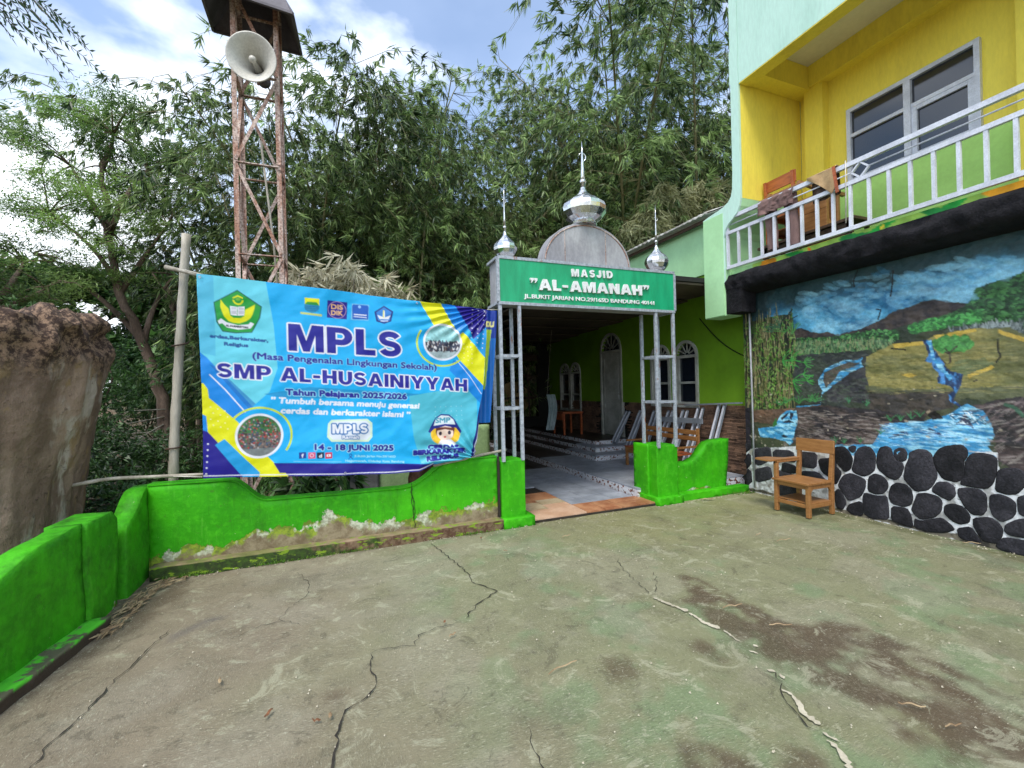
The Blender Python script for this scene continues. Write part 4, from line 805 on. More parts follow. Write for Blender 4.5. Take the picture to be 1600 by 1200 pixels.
# solid wall behind the painted face, and its return into the porch
mb = MB(); mb.box(XW + .045, XW + .2, -1.6, 4.86, 0, 2.965); mb.build('wall_core', M_BLACK, sb)
mb = MB(); mb.tube([(XW - .02, 4.70, .08), (XW - .02, 4.705, 1.4), (XW - .02, 4.72, 2.66)], .013, 8); dp = mb.build('drain_pipe', M_GALV, sb)
# rough black ledge
def ledge():
    ys = np.arange(-1.6, 4.87, .025); prof = [(.335, 2.895), (.24, 2.90), (.15, 2.91), (.07, 2.925), (.02, 2.945), (-.005, 2.98), (-.02, 3.03), (-.015, 3.08), (.0, 3.13), (.03, 3.175), (.07, 3.19), (.105, 3.19)]
    X0 = 5.315; v = []; 
    for y in ys:
        for i, (dx, z) in enumerate(prof):
            k = 1 if 1 < i < 10 else .15
            nn = mnoise.noise(Vector((y * 3.5, z * 11, i * .3))) * .05 + mnoise.noise(Vector((y * 10, z * 20, 3))) * .035 + mnoise.noise(Vector((y * 26, z * 40, 7))) * .012
            v.append((X0 + dx + nn * k, y, z + mnoise.noise(Vector((y * 3, 5, i * .5))) * .02 * k))
    n = len(prof); f = [(i * n + k, (i + 1) * n + k, (i + 1) * n + k + 1, i * n + k + 1) for i in range(len(ys) - 1) for k in range(n - 1)]
    mb = MB(); mb.add(v, f, True); return mb
ledge().build('rough_ledge', M_BLACK, sb)
mb = MB(); mb.box(5.35, 6.72, -1.6, 4.86, 2.97, 3.05); mb.build('balcony_slab', M_BLACK, sb)
mb = MB(); mb.box(5.322, 5.60, 4.60, 4.858, 2.62, 2.96); mb.build('ledge_beam', M_BLACK, sb)
mb = MB(); mb.box(5.66, 6.72, -1.6, 4.86, 2.90, 2.968); mb.build('slab_soffit', M_DARK, sb)
# mint end wall whose edge flares out below
OUT = [(5.235, 3.06), (5.235, 4.115), (5.15, 4.135), (5.05, 4.15), (4.94, 4.165), (4.85, 4.185), (4.77, 4.22), (4.715, 4.28), (4.69, 4.38), (4.68, 4.6), (4.68, 5.86), (4.695, 5.87), (4.695, 6.32), (4.68, 6.33), (4.68, 9.0)]
INN = [(4.86, 3.06), (4.86, 3.74), (4.83, 3.84), (4.77, 3.91), (4.69, 3.965), (4.62, 4.02), (4.575, 4.10), (4.555, 4.20), (4.55, 4.6), (4.55, 9.0)]
mb = MB(); mb.prism(OUT + INN[::-1], YZ, 5.30, 6.72); mb.build('end_wall', M_MINT, sb, fix=True)
mb = MB(); mb.box(5.30, 5.62, 4.862, 5.235, 2.60, 3.058); mb.build('end_wall_foot', M_MINTG, sb)
mb = MB(); mb.box(5.292, 5.2985, 4.866, 5.23, 2.61, 4.10); mb.build('fin_face', M_MINTG, sb)
def lining(P, name, mt):
    v = [(x, y - .004, z) for x in (5.33, 6.545) for y, z in P]; n = len(P); mb = MB(); mb.add(v, [(i, i + 1, n + i + 1, n + i) for i in range(n - 1)]); mb.build(name, mt, sb, fix=False)
lining([p for p in INN if p[1] <= 4.21], 'end_wall_dado', M_MINTG); lining([(4.555, 4.202), (4.55, 4.6), (4.55, 6.10)], 'end_wall_face', M_YELLOW)
# upper parapet, beams, ceiling
XB = 6.55
mb = MB(); mb.box(5.305, 5.48, -1.6, 4.545, 5.80, 9.0); mb.build('parapet', M_MINT, sb)
mb = MB(); mb.box(5.307, 5.50, -1.6, 4.54, 5.786, 5.798); mb.box(5.482, 5.50, -1.6, 4.54, 5.80, 6.13); mb.build('parapet_beam', M_YELLOW, sb)
mb = MB(); mb.box(5.502, XB, 4.31, 4.543, 5.80, 6.13); mb.build('end_beam', M_YELLOW, sb)
mb = MB(); mb.box(6.39, XB, -1.6, 4.308, 5.83, 6.13); mb.build('rear_beam', M_YELLOW, sb)
mb = MB(); mb.box(5.502, 6.7, -1.6, 4.543, 6.132, 6.2); mb.build('ceiling', M_CEIL, sb)
for y0, y1 in ((4.14, 4.40), (1.89, 2.245)):
    mb = MB(); mb.box(6.42, XB - .001, y0, y1, 3.06, 5.828); mb.build('pilaster', M_YELLOW, sb)
WY0, WY1, WZ0, WZ1 = 2.545, 3.885, 4.27, 5.27
for (a, b, c_, d) in ((-1.6, WY0, 3.06, 6.13), (WY1, 4.543, 3.06, 6.13), (WY0, WY1, WZ1, 6.13), (WY0, WY1, 3.06, WZ0)):
    mb = MB(); mb.box(XB, XB + .15, a, b, c_, d); mb.build('rear_wall', M_YELLOW, sb)
ZD = WZ0 - .02; mb = MB(); mb.box(XB - .015, XB - .0015, -1.6, WY0 - .02, 3.06, ZD); mb.box(XB - .015, XB - .0015, WY1 + .02, 4.542, 3.06, ZD); mb.box(XB - .015, XB - .0015, WY0 - .02, WY1 + .02, 3.06, ZD)
mb.build('rear_dado', paint('lime_dado_paint', rgb(190, 238, 130, .95), rgb(174, 220, 116, .95), .75, 1.4, .1, 30, fine=.04), sb)
win = MB(); fr = .05; xa, xc = XB - .05, XB + .03
win.box(xa, xc, WY0, WY0 + fr, WZ0, WZ1); win.box(xa, xc, WY1 - fr, WY1, WZ0, WZ1); win.box(xa, xc, WY0 + fr, WY1 - fr, WZ1 - fr, WZ1); win.box(xa, xc, WY0 + fr, WY1 - fr, WZ0, WZ0 + fr)
ym = 3.20; zt = 4.875; win.box(xa - .005, xc, ym - .035, ym + .035, WZ0 + fr, WZ1 - fr); win.box(xa + .005, xc - .005, WY0 + fr, ym - .035, zt, zt + .045); win.box(xa + .005, xc - .005, ym + .035, WY1 - fr, zt, zt + .045)
win.box(xa + .01, xc - .01, WY0 + fr + .002, WY0 + fr + .055, WZ0 + fr, zt); win.box(xa + .01, xc - .01, ym - .09, ym - .037, WZ0 + fr, zt); win.box(xa + .01, xc - .01, WY0 + fr + .057, ym - .092, zt - .05, zt - .002)
wf = win.build('window_frame', M_WHITE, sb)
for a, b, c_, d in ((WY0 + fr, ym - .035, zt + .045, WZ1 - fr), (ym + .035, WY1 - fr, zt + .045, WZ1 - fr), (WY0 + fr + .055, ym - .09, WZ0 + fr, zt - .05), (ym + .035, WY1 - fr, WZ0 + fr, zt)):
    mb = MB(); mb.box(XB - .008, XB - .003, a, b, c_, d); mb.build('pane', M_GLASS, wf)
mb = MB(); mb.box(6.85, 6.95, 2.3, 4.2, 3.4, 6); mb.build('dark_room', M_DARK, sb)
# painted leaves along the balcony dado: flat paint on the low kerb
M_LEAFP = paint('painted_green_leaves', rgb(20, 150, 60), rgb(60, 190, 50), .6, 6, .1); M_ORP = paint('painted_orange', rgb(226, 150, 20), rgb(180, 110, 10), .6, 9, .1); M_LIMEP = paint('painted_lime', rgb(150, 200, 30), rgb(130, 180, 20), .6, 3, .1)
KC = Canvas(-1.6, 4.9, 3.0, 3.3, 120); KC.c[:] = rgb(158, 206, 90, .85); q = random.Random(6)
KC.poly([(4.45, 3), (4.9, 3), (4.9, 3.3), (4.5, 3.3)], rgb(172, 226, 168, .9), wob=.02); KC.poly([(4.1, 3), (4.4, 3), (4.34, 3.3), (4.16, 3.3)], rgb(214, 140, 20), wob=.04)
for a, b, c_ in ((3.75, .32, 1), (3.1, .40, 1), (2.45, .25, 1), (1.2, .5, 1), (.2, .4, 1)):
    for j in range(7): KC.ell(a + q.uniform(-.5, .5) * b, 3.18 + q.uniform(-.09, .06), .17, .035, rgb(20, 150 + q.randint(-20, 20), 60), 1, q.uniform(-.5, .5))
for a in (1.85, .4): KC.poly([(a - .2, 3.08), (a + .12, 3.06), (a + .3, 3.3), (a - .02, 3.3)], rgb(226, 160, 24), wob=.03)
for i in range(8): KC.ell(q.uniform(-1, 4), q.uniform(3.1, 3.25), .03, .016, q.choice([rgb(226, 110, 20), rgb(240, 220, 60)]), 1, q.uniform(-1, 1))
gx = np.arange(-1.6, 4.845, .02); gz = np.linspace(3.06, 3.26, 14); YY, ZZ = np.meshgrid(gx, gz); me = grid_mesh('painted_kerb', 5.42 + 0 * YY, YY, ZZ, KC.sample(YY, ZZ)); me.materials.append(paintattr('painted_leaf_pattern', .6, .1)); me.flip_normals(); link('painted_kerb', me, sb)
mb = MB(); mb.box(5.425, 5.47, -1.6, 4.84, 3.052, 3.262); mb.build('kerb_core', M_MINTG, sb)
# railing
XR = 5.34
def rail(name, z, w, h=None):
    mb = MB(); mb.bar((XR, -1.6, z), (XR, 4.84, z), w, h or w); mb.build(name, M_WHITE, sb)
rail('handrail', 4.0, .045, .05); rail('middle_rail', 3.79, .04, .045); rail('bottom_rail', 3.29, .04, .045)
mb = MB(); mb.tube([(XR, 4.82, 3.90), (XR, 3.14, 3.90)], .008, 6); mb.tube([(XR, 2.98, 3.90), (XR, -1.6, 3.90)], .008, 6); mb.build('thin_rail', M_WHITE, sb)
k = 0; y = 4.82
while y > -1.5:
    mb = MB(); mb.bar((XR, y, 3.31), (XR, y, 3.77 if k else 3.985), .03 if k else .035, up=(0, 1, 0)); mb.build('baluster', M_WHITE, sb); y -= .184; k += 1
dd = [(3.06 + .085 * a, 3.895 + .085 * b) for a, b in ((1, 0), (0, 1), (-1, 0), (0, -1))]
mb = MB()
for i in range(4): p, q_ = dd[i], dd[(i + 1) % 4]; mb.bar((XR, p[0], p[1]), (XR, q_[0], q_[1]), .016, .03, up=(1, 0, 0))
mb.build('diamond_ornament', M_WHITE, sb)

# ------------------------------------------------------------------ mosque porch behind the gate
mq = thing('mosque', 'low mosque with shaded porch, bright green wall, arched white door and windows', 'mosque', (4.5, 8, 0))
XM = 5.9
M_MG = paint('mosque_green_paint', rgb(124, 174, 30, .85), rgb(110, 156, 26, .85), .7, 1.0, .12, 20, fine=.04)
M_DOORW = paint('aged_white_joinery', rgb(192, 194, 188), rgb(156, 158, 150), .5, 3, .1, 40)
# openings: (y0, y1, z0, z_spring)
openings = [(6.06, 6.54, 1.24, 2.12), (6.76, 7.22, 1.24, 2.12), (8.30, 9.05, .47, 2.42), (10.10, 10.55, 1.02, 2.0), (10.68, 11.14, 1.02, 2.0)]
def arch(y0, y1, zs, k=.55, n=12): c = (y0 + y1) / 2; r = (y1 - y0) / 2; return [(c + r * math.cos(math.pi * i / n), zs + r * (1 if k is None else 1) * math.sin(math.pi * i / n) * (1.0)) for i in range(n + 1)]
Y0, Y1, ZT = 4.87, 12.0, 4.15
mb = MB()
def wallpiece(a, b, c_, d): mb.box(XM, XM + .15, a, b, c_, d)
prev = Y0
for (a, b, z0, zs) in openings:
    wallpiece(prev, a, 1.25, ZT) if prev < a else None
    if z0 > 1.25: wallpiece(a, b, 1.25, z0)
    A = arch(a, b, zs)      # spandrel above the arch
    for (p, q_) in zip(A[:-1], A[1:]):
        mb.prism([(q_[0], q_[1]), (p[0], p[1]), (p[0], ZT), (q_[0], ZT)], lambda s_, t_, d: (d, s_, t_), XM, XM + .15)
    prev = b
wallpiece(prev, Y1, 1.25, ZT)
mb.build('green_wall', M_MG, mq, fix=True)
# stacked stone dado: courses of thin stones
M_DADO = paint('stacked_stone_dado', rgb(134, 104, 84), rgb(92, 70, 58), .85, 5, .4, 30, objrand=.3, fine=.25); M_DADOB = paint('dado_backing', (.02, .016, .013), (.03, .025, .02), .9, 5, .2)
mb = MB(); mb.box(XM + .02, XM + .15, Y0, 8.22, 0, 1.248); mb.box(XM + .02, XM + .15, 9.13, Y1, 0, 1.248); mb.build('dado_backing', M_DADOB, mq)
q = random.Random(2); cnt = 0; rest = MB()
for r in range(36):
    z = .17 + r * .0302; y = Y0 + q.uniform(0, .2)
    while y < Y1:
        l = q.uniform(.16, .34)
        if not (y < 9.13 and y + l > 8.22):
            e = min(y + l - .006, Y1); x = XM + .019 - q.uniform(.0, .022)
            if cnt < 290 and y < 7.2:
                b = MB(); b.box(x - .012, XM + .02, y, e, z, z + .025); b.build('stone_strip', M_DADO, mq); cnt += 1
            else: rest.box(x - .012, XM + .02, y, e, z, z + .025)
        y += l
o = rest.build('stone_strips', M_DADO, mq); o['kind'] = 'stuff'
# windows and door
for (a, b, z0, zs) in openings:
    c = (a + b) / 2; r = (b - a) / 2; w = .05; door = z0 < .6
    f = MB(); xo, xi = XM - .03, XM + .06
    f.box(xo, xi, a - w, a, z0, zs); f.box(xo, xi, b, b + w, z0, zs)
    n = 14
    for i in range(n):
        t0, t1 = math.pi * i / n, math.pi * (i + 1) / n
        f.prism([(c + r * math.cos(t0), zs + r * math.sin(t0)), (c + (r + w) * math.cos(t0), zs + (r + w) * math.sin(t0)), (c + (r + w) * math.cos(t1), zs + (r + w) * math.sin(t1)), (c + r * math.cos(t1), zs + r * math.sin(t1))], lambda s_, t_, d: (d, s_, t_), xo, xi)
    f.box(xo + .005, xi - .01, a + .002, b - .002, zs - .03, zs + .02)
    if not door: f.box(xo, xi, a - w, b + w, z0 - .05, z0 - .002); f.box(XM, XM + .04, a + .002, a + .04, z0, zs - .03); f.box(XM, XM + .04, b - .04, b - .002, z0, zs - .03); f.box(XM, XM + .04, a + .04, b - .04, z0, z0 + .05); f.box(XM, XM + .04, a + .04, b - .04, z0 + .38, z0 + .42)
    fo = f.build('door_frame' if door else 'window_frame', M_DOORW, mq, fix=True)
    m2 = MB()
    for i in range(1, 6):
        t = math.pi * i / 6; m2.bar((XM + .02, c + .05 * math.cos(t), zs + .02 + .05 * math.sin(t)), (XM + .02, c + r * math.cos(t), zs + r * math.sin(t)), .018)
    m2.build('fanlight_bars', M_DOORW, fo)
    m2 = MB(); m2.prism([(c + r * math.cos(math.pi * i / n), zs + r * math.sin(math.pi * i / n)) for i in range(n + 1)], lambda s_, t_, d: (d, s_, t_), XM + .05, XM + .056); m2.build('fanlight_pane', M_GLASS, fo, fix=True)
    if door:
        m2 = MB(); m2.box(XM + .0, XM + .045, a + .01, b - .01, z0 + .01, zs - .035); dl = m2.build('door', M_DOORW, mq)
        m2 = MB()
        for (pa, pb, pc, pd) in ((a + .09, b - .09, z0 + .12, z0 + .52), (a + .09, b - .09, z0 + .62, z0 + .74), (a + .09, b - .09, z0 + .84, zs - .15)):
            for (e0, e1, g0, g1) in ((pa, pb, pc, pc + .02), (pa, pb, pd - .02, pd), (pa, pa + .02, pc + .02, pd - .02), (pb - .02, pb, pc + .02, pd - .02)): m2.box(XM - .012, XM - .001, e0, e1, g0, g1)
        m2.build('door_moulding', M_DOORW, dl); m2 = MB(); m2.tube([(XM - .05, a + .06, 1.45), (XM - .001, a + .06, 1.45)], .016, 8); m2.build('handle', M_GALV, dl)
    else:
        m2 = MB(); m2.box(XM + .042, XM + .048, a, b, z0, zs); m2.build('pane', M_GLASS, fo)
# porch ceiling, lamp, roof edge and gable
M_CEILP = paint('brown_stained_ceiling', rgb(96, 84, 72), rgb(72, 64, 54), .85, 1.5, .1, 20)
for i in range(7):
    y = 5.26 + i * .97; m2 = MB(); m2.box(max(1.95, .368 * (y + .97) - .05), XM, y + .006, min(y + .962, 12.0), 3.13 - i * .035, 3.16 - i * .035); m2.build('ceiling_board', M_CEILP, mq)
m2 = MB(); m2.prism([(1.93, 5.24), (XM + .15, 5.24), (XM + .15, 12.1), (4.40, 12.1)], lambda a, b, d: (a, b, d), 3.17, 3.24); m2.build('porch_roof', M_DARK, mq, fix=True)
m2 = MB(); m2.box(1.95, 4.35, 5.20, 5.238, 3.06, 3.26); m2.build('fascia', M_CEILP, mq)
m2 = MB(); m2.tube([(5.2, 6.3, 3.10), (5.2, 6.3, 3.05)], .05, 10); m2.lathe([(.02, 0), (.035, .02), (.04, .05), (.03, .07)], (5.2, 6.3, 2.975), 10); m2.build('ceiling_lamp', M_WHITE, mq)
m2 = MB(); m2.prism([(5.25, 3.40), (8.6, 3.40), (8.6, 4.24), (5.25, 4.24)], YZ, 5.62, 5.74); m2.build('gable_wall', M_MINTG, mq, fix=True)
m2 = MB(); m2.box(5.64, 5.9, 5.25, 8.6, 3.26, 3.398); m2.build('gable_beam', M_MG, mq)
M_ROOFE = paint('weathered_roof_edge', rgb(214, 214, 210), rgb(150, 144, 136), .8, 6, .4, 30)
m2 = MB(); ys = np.arange(5.25, 8.8, .06)
for i, y in enumerate(ys): m2.v += [(5.40, y, 4.26 + .012 * math.sin(y * 50)), (5.40, y, 4.285 + .012 * math.sin(y * 50)), (6.6, y, 4.75), (6.6, y, 4.72)]
for i in range(len(ys) - 1):
    for k in range(4): m2.f.append((i * 4 + k, (i + 1) * 4 + k, (i + 1) * 4 + (k + 1) % 4, i * 4 + (k + 1) % 4)); m2.smooth.append(False)
m2.build('roof', M_ROOFE, mq, fix=True)
m2 = MB(); m2.box(5.50, 5.54, 5.25, 8.6, 4.185, 4.235); m2.build('eave_board', M_WOODD, mq)
# dark back wall with an opening, added slanted panel keeping side light out
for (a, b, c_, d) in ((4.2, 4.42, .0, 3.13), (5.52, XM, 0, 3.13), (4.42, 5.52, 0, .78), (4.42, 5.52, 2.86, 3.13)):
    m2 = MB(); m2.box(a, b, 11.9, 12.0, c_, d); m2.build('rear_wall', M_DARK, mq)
M_DKG = paint('dark_green_block', (.02, .035, .015), (.015, .022, .012), .9, 2, .2)
m2 = MB(); m2.bar((1.90, 5.30, 1.46), (4.26, 11.88, 1.46), .06, 3.3); m2.build('side_light_block', M_DKG, mq)
for z in (1.30, 1.95, 2.42): m2 = MB(); m2.box(4.42, 5.52, 11.92, 11.96, z, z + (.22 if z == 2.42 else .07)); m2.build('rear_rail', M_WOODD, mq)
for a, b in (((5.25, .8), (5.2, 1.95)), ((4.8, 1.9), (5.5, 1.35)), ((4.85, 1.5), (5.35, 1.95))): m2 = MB(); m2.bar((a[0], 11.94, a[1]), (b[0], 11.94, b[1]), .04); m2.build('brace', M_WOODD, mq)

# ------------------------------------------------------------------ paving and terraces between the pillars
def tile_mat(name, a, b, glossy=.35):
    return paint(name, a, b, glossy, 4, .1, 30, fine=.1, objrand=.08)
T_GREY = tile_mat('grey_marbled_tile', rgb(166, 172, 184), rgb(138, 144, 156)); T_BEIGE = tile_mat('beige_tile', rgb(206, 172, 146), rgb(188, 150, 122), .5)
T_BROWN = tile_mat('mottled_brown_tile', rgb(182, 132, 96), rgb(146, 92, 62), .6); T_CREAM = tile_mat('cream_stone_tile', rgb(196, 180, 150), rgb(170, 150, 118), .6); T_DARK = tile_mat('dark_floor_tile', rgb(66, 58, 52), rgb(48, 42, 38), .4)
fl = setting(thing('porch_floor', 'x', 'x', (3, 6, 0))); del fl['label']; del fl['category']
m2 = MB(); m2.box(2.04, 3.93, 4.79, 12, -.05, .028); m2.build('floor_base', M_CRACK, fl)
q = random.Random(9)
def tile(x0, x1, y0, y1, z, mt, g=.004):
    m2 = MB(); dz = q.uniform(-.0015, .0015); m2.box(x0 + g, x1 - g, y0 + g, y1 - g, z - .02, z + dz); m2.build('tile', mt, fl)
# front rows: beige slab, mottled brown, then grey
tile(2.10, 2.86, 4.80, 5.16, .046, T_BEIGE); 
for i in range(4):
    for j in range(2): tile(2.86 + i * .265, 2.86 + (i + 1) * .265, 4.80 + j * .2, 4.80 + (j + 1) * .2, .046, T_BROWN)
tile(2.10, 2.5, 5.16, 5.5, .046, T_CREAM); tile(2.5, 2.86, 5.16, 5.36, .046, T_BEIGE); tile(2.5, 2.86, 5.36, 5.6, .046, T_CREAM); tile(2.10, 2.5, 5.5, 5.9, .046, T_BROWN)
tile(2.10, 2.5, 5.9, 6.3, .046, T_CREAM); tile(2.5, 2.86, 5.6, 6.0, .046, T_BROWN)
y = 5.2
while y < 11.6:
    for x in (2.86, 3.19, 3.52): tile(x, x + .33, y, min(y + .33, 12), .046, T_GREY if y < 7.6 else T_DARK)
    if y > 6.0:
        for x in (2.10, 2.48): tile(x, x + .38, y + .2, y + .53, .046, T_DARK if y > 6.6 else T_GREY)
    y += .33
def peel():
    m = NT('peeling_white_riser'); n = m.noise(16, 6, .6, stretch=(1, 1, 1.4)); n2 = m.noise(40, 3)
    c = m.mix(m.ramp(n, .55, .57), rgb(206, 208, 214), m.mix(m.ramp(n2, .4, .6), rgb(140, 72, 44), rgb(70, 50, 40))); m.col(c); m.rough(.6); m.bump(m.ramp(n, .54, .58), .3, .01); return m.m
M_PEEL = peel()
def terrace(x0, y0, x1, y1, z0, z1, t=.33, mt=T_GREY, nmax=7):
    m2 = MB(); m2.box(x0, x1, y0, y1, z0, z1 - .022); m2.build('step_riser', M_PEEL, fl)
    x = x0
    while x < x1 - .02:
        y = y0
        while y < min(y1, y0 + nmax * t) - .02:
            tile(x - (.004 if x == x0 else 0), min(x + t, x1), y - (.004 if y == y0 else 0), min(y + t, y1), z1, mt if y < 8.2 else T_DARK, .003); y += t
        x += t
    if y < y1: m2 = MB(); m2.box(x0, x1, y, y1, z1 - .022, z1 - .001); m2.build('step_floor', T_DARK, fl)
terrace(3.87, 5.12, XM, 11.9, 0, .165, .4, T_GREY, 14)
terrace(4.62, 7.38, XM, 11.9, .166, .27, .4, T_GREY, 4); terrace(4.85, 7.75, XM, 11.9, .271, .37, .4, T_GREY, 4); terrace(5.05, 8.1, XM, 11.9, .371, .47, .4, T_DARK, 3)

# ------------------------------------------------------------------ the printed banner
K = 3
W_ = Canvas(-1.24, 1.70, .72, 2.80, 200 * K)
def c8(r, g, b): return rgb(r, g, b, .92)
CY_, AQ, MB_, YE, NV, WH, DK = c8(16, 178, 244), c8(104, 212, 234), c8(10, 140, 232), c8(232, 232, 10), c8(30, 22, 140), c8(238, 240, 250), c8(34, 34, 150)
W_.c[:] = CY_
W_.poly([(-1.156,2.719),(-0.612,2.684),(-0.554,2.252),(-0.529,1.855),(-0.601,1.629),(-0.719,1.520),(-0.769,1.466),(-1.163,2.001)], AQ); W_.poly([(-1.149,2.719),(-1.027,2.692),(-1.027,1.966),(-1.163,2.001)], c8(70, 178, 222), .6)
W_.poly([(0.697,1.554),(1.444,1.666),(1.423,0.845),(0.804,0.831),(0.728,1.132)], c8(80, 190, 214)); W_.poly([(-0.651,1.611),(-0.257,1.669),(0.822,1.572),(0.573,1.533),(-0.468,1.564)], c8(14, 140, 196), .8)
W_.poly([(-1.163,2.019),(-1.089,1.948),(-0.736,1.483),(-0.867,1.396),(-0.899,1.361),(-1.170,1.679)], MB_); W_.poly([(-1.075,1.894),(-1.014,1.857),(-0.719,1.520),(-0.769,1.466)], c8(10, 110, 190), .7); W_.line([(-1.076,1.800),(-0.956,1.656),(-0.802,1.445)], .010, WH)
W_.poly([(-1.169,1.715),(-1.124,1.723),(-1.091,1.668),(-1.084,1.587),(-0.864,1.359),(-0.759,1.168),(-0.442,0.803),(-0.701,0.828),(-0.958,1.163),(-1.043,1.178),(-1.175,1.428)], YE)
W_.poly([(-1.174,1.464),(-1.107,1.425),(-1.099,1.281),(-1.180,1.196)], MB_); W_.poly([(-1.177,1.321),(-1.099,1.281),(-1.028,1.186),(-0.799,0.809),(-1.187,0.848)], NV)
W_.poly([(-1.047,1.160),(-0.973,1.210),(-0.652,0.823),(-0.831,0.840)], c8(28, 160, 226)); W_.poly([(-0.582,0.956),(0.975,0.816),(1.424,0.867),(1.416,0.557),(-0.485,0.769)], NV); W_.poly([(-0.700,0.874),(-0.483,0.854),(-0.434,0.783),(-0.702,0.809)], YE)
W_.poly([(0.795,2.610),(1.008,2.622),(1.166,2.347),(1.320,2.220),(1.545,1.956),(1.514,1.643),(1.267,1.911),(0.989,2.277)], YE); W_.poly([(1.008,2.622),(1.162,2.630),(1.356,2.287),(1.252,2.207)], MB_); W_.poly([(1.151,2.629),(1.634,2.656),(1.627,2.362),(1.411,2.166),(1.345,2.309)], NV)
W_.poly([(1.411,2.166),(1.627,2.362),(1.613,1.843),(1.545,1.956)], c8(24, 150, 220)); W_.poly([(1.178,1.933),(1.267,1.911),(1.514,1.643),(1.485,1.442),(1.131,1.824)], MB_); W_.line([(1.212,1.933),(1.354,1.756),(1.488,1.554)], .006, WH)
W_.poly([(1.538,1.665),(1.585,1.664),(1.480,1.264),(1.400,0.847),(1.330,0.808),(1.395,1.091),(1.461,1.399)], c8(20, 24, 120)); W_.line([(1.515,1.531),(1.451,1.221),(1.378,0.870)], .006, WH)
q = random.Random(4)
bp0 = [(1.410,2.493),(1.479,2.491),(1.399,2.421)]
for i in range(9):
    for j in range(3): W_.ell(bp0[0][0] + j * (bp0[1][0] - bp0[0][0]) - i * .004, bp0[0][1] - i * .052 - j * .004, .006, .006, WH)
bp0 = [(-1.075,1.505),(-0.991,1.475),(1.299,2.109),(0.968,1.428)]
for i in range(4):
    for j in range(3): W_.ell(bp0[0][0] + j * .055 + (i % 2) * .02, bp0[0][1] - i * .055 - j * .02, .006, .006, c8(246, 244, 170)); W_.ell(bp0[2][0] + j * .045, bp0[2][1] - i * .05 - j * .03, .006, .006, c8(246, 244, 170))
for a, b in [(-1.100,1.173),(-1.103,1.119),(-1.107,1.065),(-1.111,1.011),(-1.115,0.958),(-1.118,0.904)]: W_.ell(a, b, .007, .007, WH)
for i in range(6):
    for j in range(4): W_.ell(bp0[3][0] + i * .058, bp0[3][1] - j * .05, .005, .005, c8(160, 222, 236), .9)
# round photographs
def photo(circ, kind):
    cx, cy, rx, ry = circ; W_.ell(cx, cy, rx, ry, WH); m = ((W_.A - cx) / (rx * .9)) ** 2 + ((W_.B - cy) / (ry * .9)) ** 2 < 1
    u = (W_.A - cx) / rx; v = (W_.B - cy) / ry; n_ = fbm(W_.A * 40, W_.B * 40, 4)
    if kind: a = np.where((v > .15)[..., None], np.array(c8(64, 120, 70)), np.array(c8(100, 90, 84))); a = np.where((v < -.55)[..., None], np.array(c8(120, 128, 130)), a)
    else: a = np.where((v > .0)[..., None], np.array(c8(140, 196, 200)), np.array(c8(60, 70, 84))); a = np.where((v < -.5)[..., None], np.array(c8(170, 190, 196)), a)
    W_.put(m, a * (.6 + .8 * n_[..., None]))
    for i in range(430):
        r, t = math.sqrt(q.random()) * .84, q.uniform(0, 2 * math.pi); x, y = r * math.cos(t), r * math.sin(t)
        if kind and -.55 < y < .75: W_.ell(cx + x * rx, cy + y * ry, .007, .008, q.choice([c8(190, 50, 60), c8(150, 120, 110), c8(60, 60, 80), c8(60, 120, 60), c8(110, 60, 56), c8(40, 90, 120), c8(180, 170, 170), c8(60, 40, 40)]), .9)
        if not kind and -.5 < y < .05: W_.ell(cx + x * rx, cy + y * ry, .008, .014, q.choice([c8(30, 34, 60), c8(50, 56, 80), c8(220, 220, 224), c8(90, 70, 70)]), .9)
photo((-0.693,1.220,0.197,0.209), 1); photo((1.068,2.127,0.212,0.199), 0)
cc = (-0.693,1.220,0.277,0.273); W_.ell(*cc, c8(206, 226, 60), 1, 0, .93, (325, 140)); cc = (1.068,2.117,0.286,0.256); W_.ell(*cc, c8(206, 226, 60), 1, 0, .93, (150, 320))
# school emblem
W_.poly([(-0.843,2.577),(-0.648,2.434),(-0.665,2.326),(-0.736,2.188),(-0.865,2.177),(-0.971,2.190),(-1.014,2.276),(-1.032,2.455)], c8(16, 92, 84)); W_.poly([(-0.843,2.567),(-0.658,2.429),(-0.675,2.328),(-0.741,2.196),(-0.865,2.187),(-0.967,2.200),(-1.006,2.282),(-1.023,2.451)], c8(22, 158, 60))
for s_ in ([(-0.977,2.484),(-0.950,2.440),(-0.918,2.403),(-0.903,2.337),(-0.879,2.319),(-0.821,2.321),(-0.795,2.341),(-0.786,2.399),(-0.743,2.425),(-0.705,2.451),(-0.710,2.412),(-0.719,2.383),(-0.728,2.353),(-0.745,2.323),(-0.780,2.293),(-0.830,2.272),(-0.880,2.273),(-0.921,2.289),(-0.952,2.325),(-0.968,2.372),(-0.981,2.419)],): W_.poly(s_, YE)
W_.poly([(-0.905,2.427),(-0.848,2.420),(-0.852,2.339),(-0.901,2.345)], WH); W_.poly([(-0.789,2.428),(-0.844,2.421),(-0.847,2.339),(-0.795,2.346)], WH)
for i in range(6):
    for a in ((378, 426), (446, 496)): W_.line([(-1.191,2.716),(-1.190,2.716)] and [([(-0.895,2.414),(-0.855,2.415),(-0.839,2.416),(-0.797,2.418)][0 if a[0] == 378 else 2][0], [(-0.895,2.412)][0][1] - i * .0105), ([(-0.895,2.414),(-0.855,2.415),(-0.839,2.416),(-0.797,2.418)][1 if a[0] == 378 else 3][0], [(-0.895,2.412)][0][1] - i * .0105)], .003, c8(60, 64, 90))
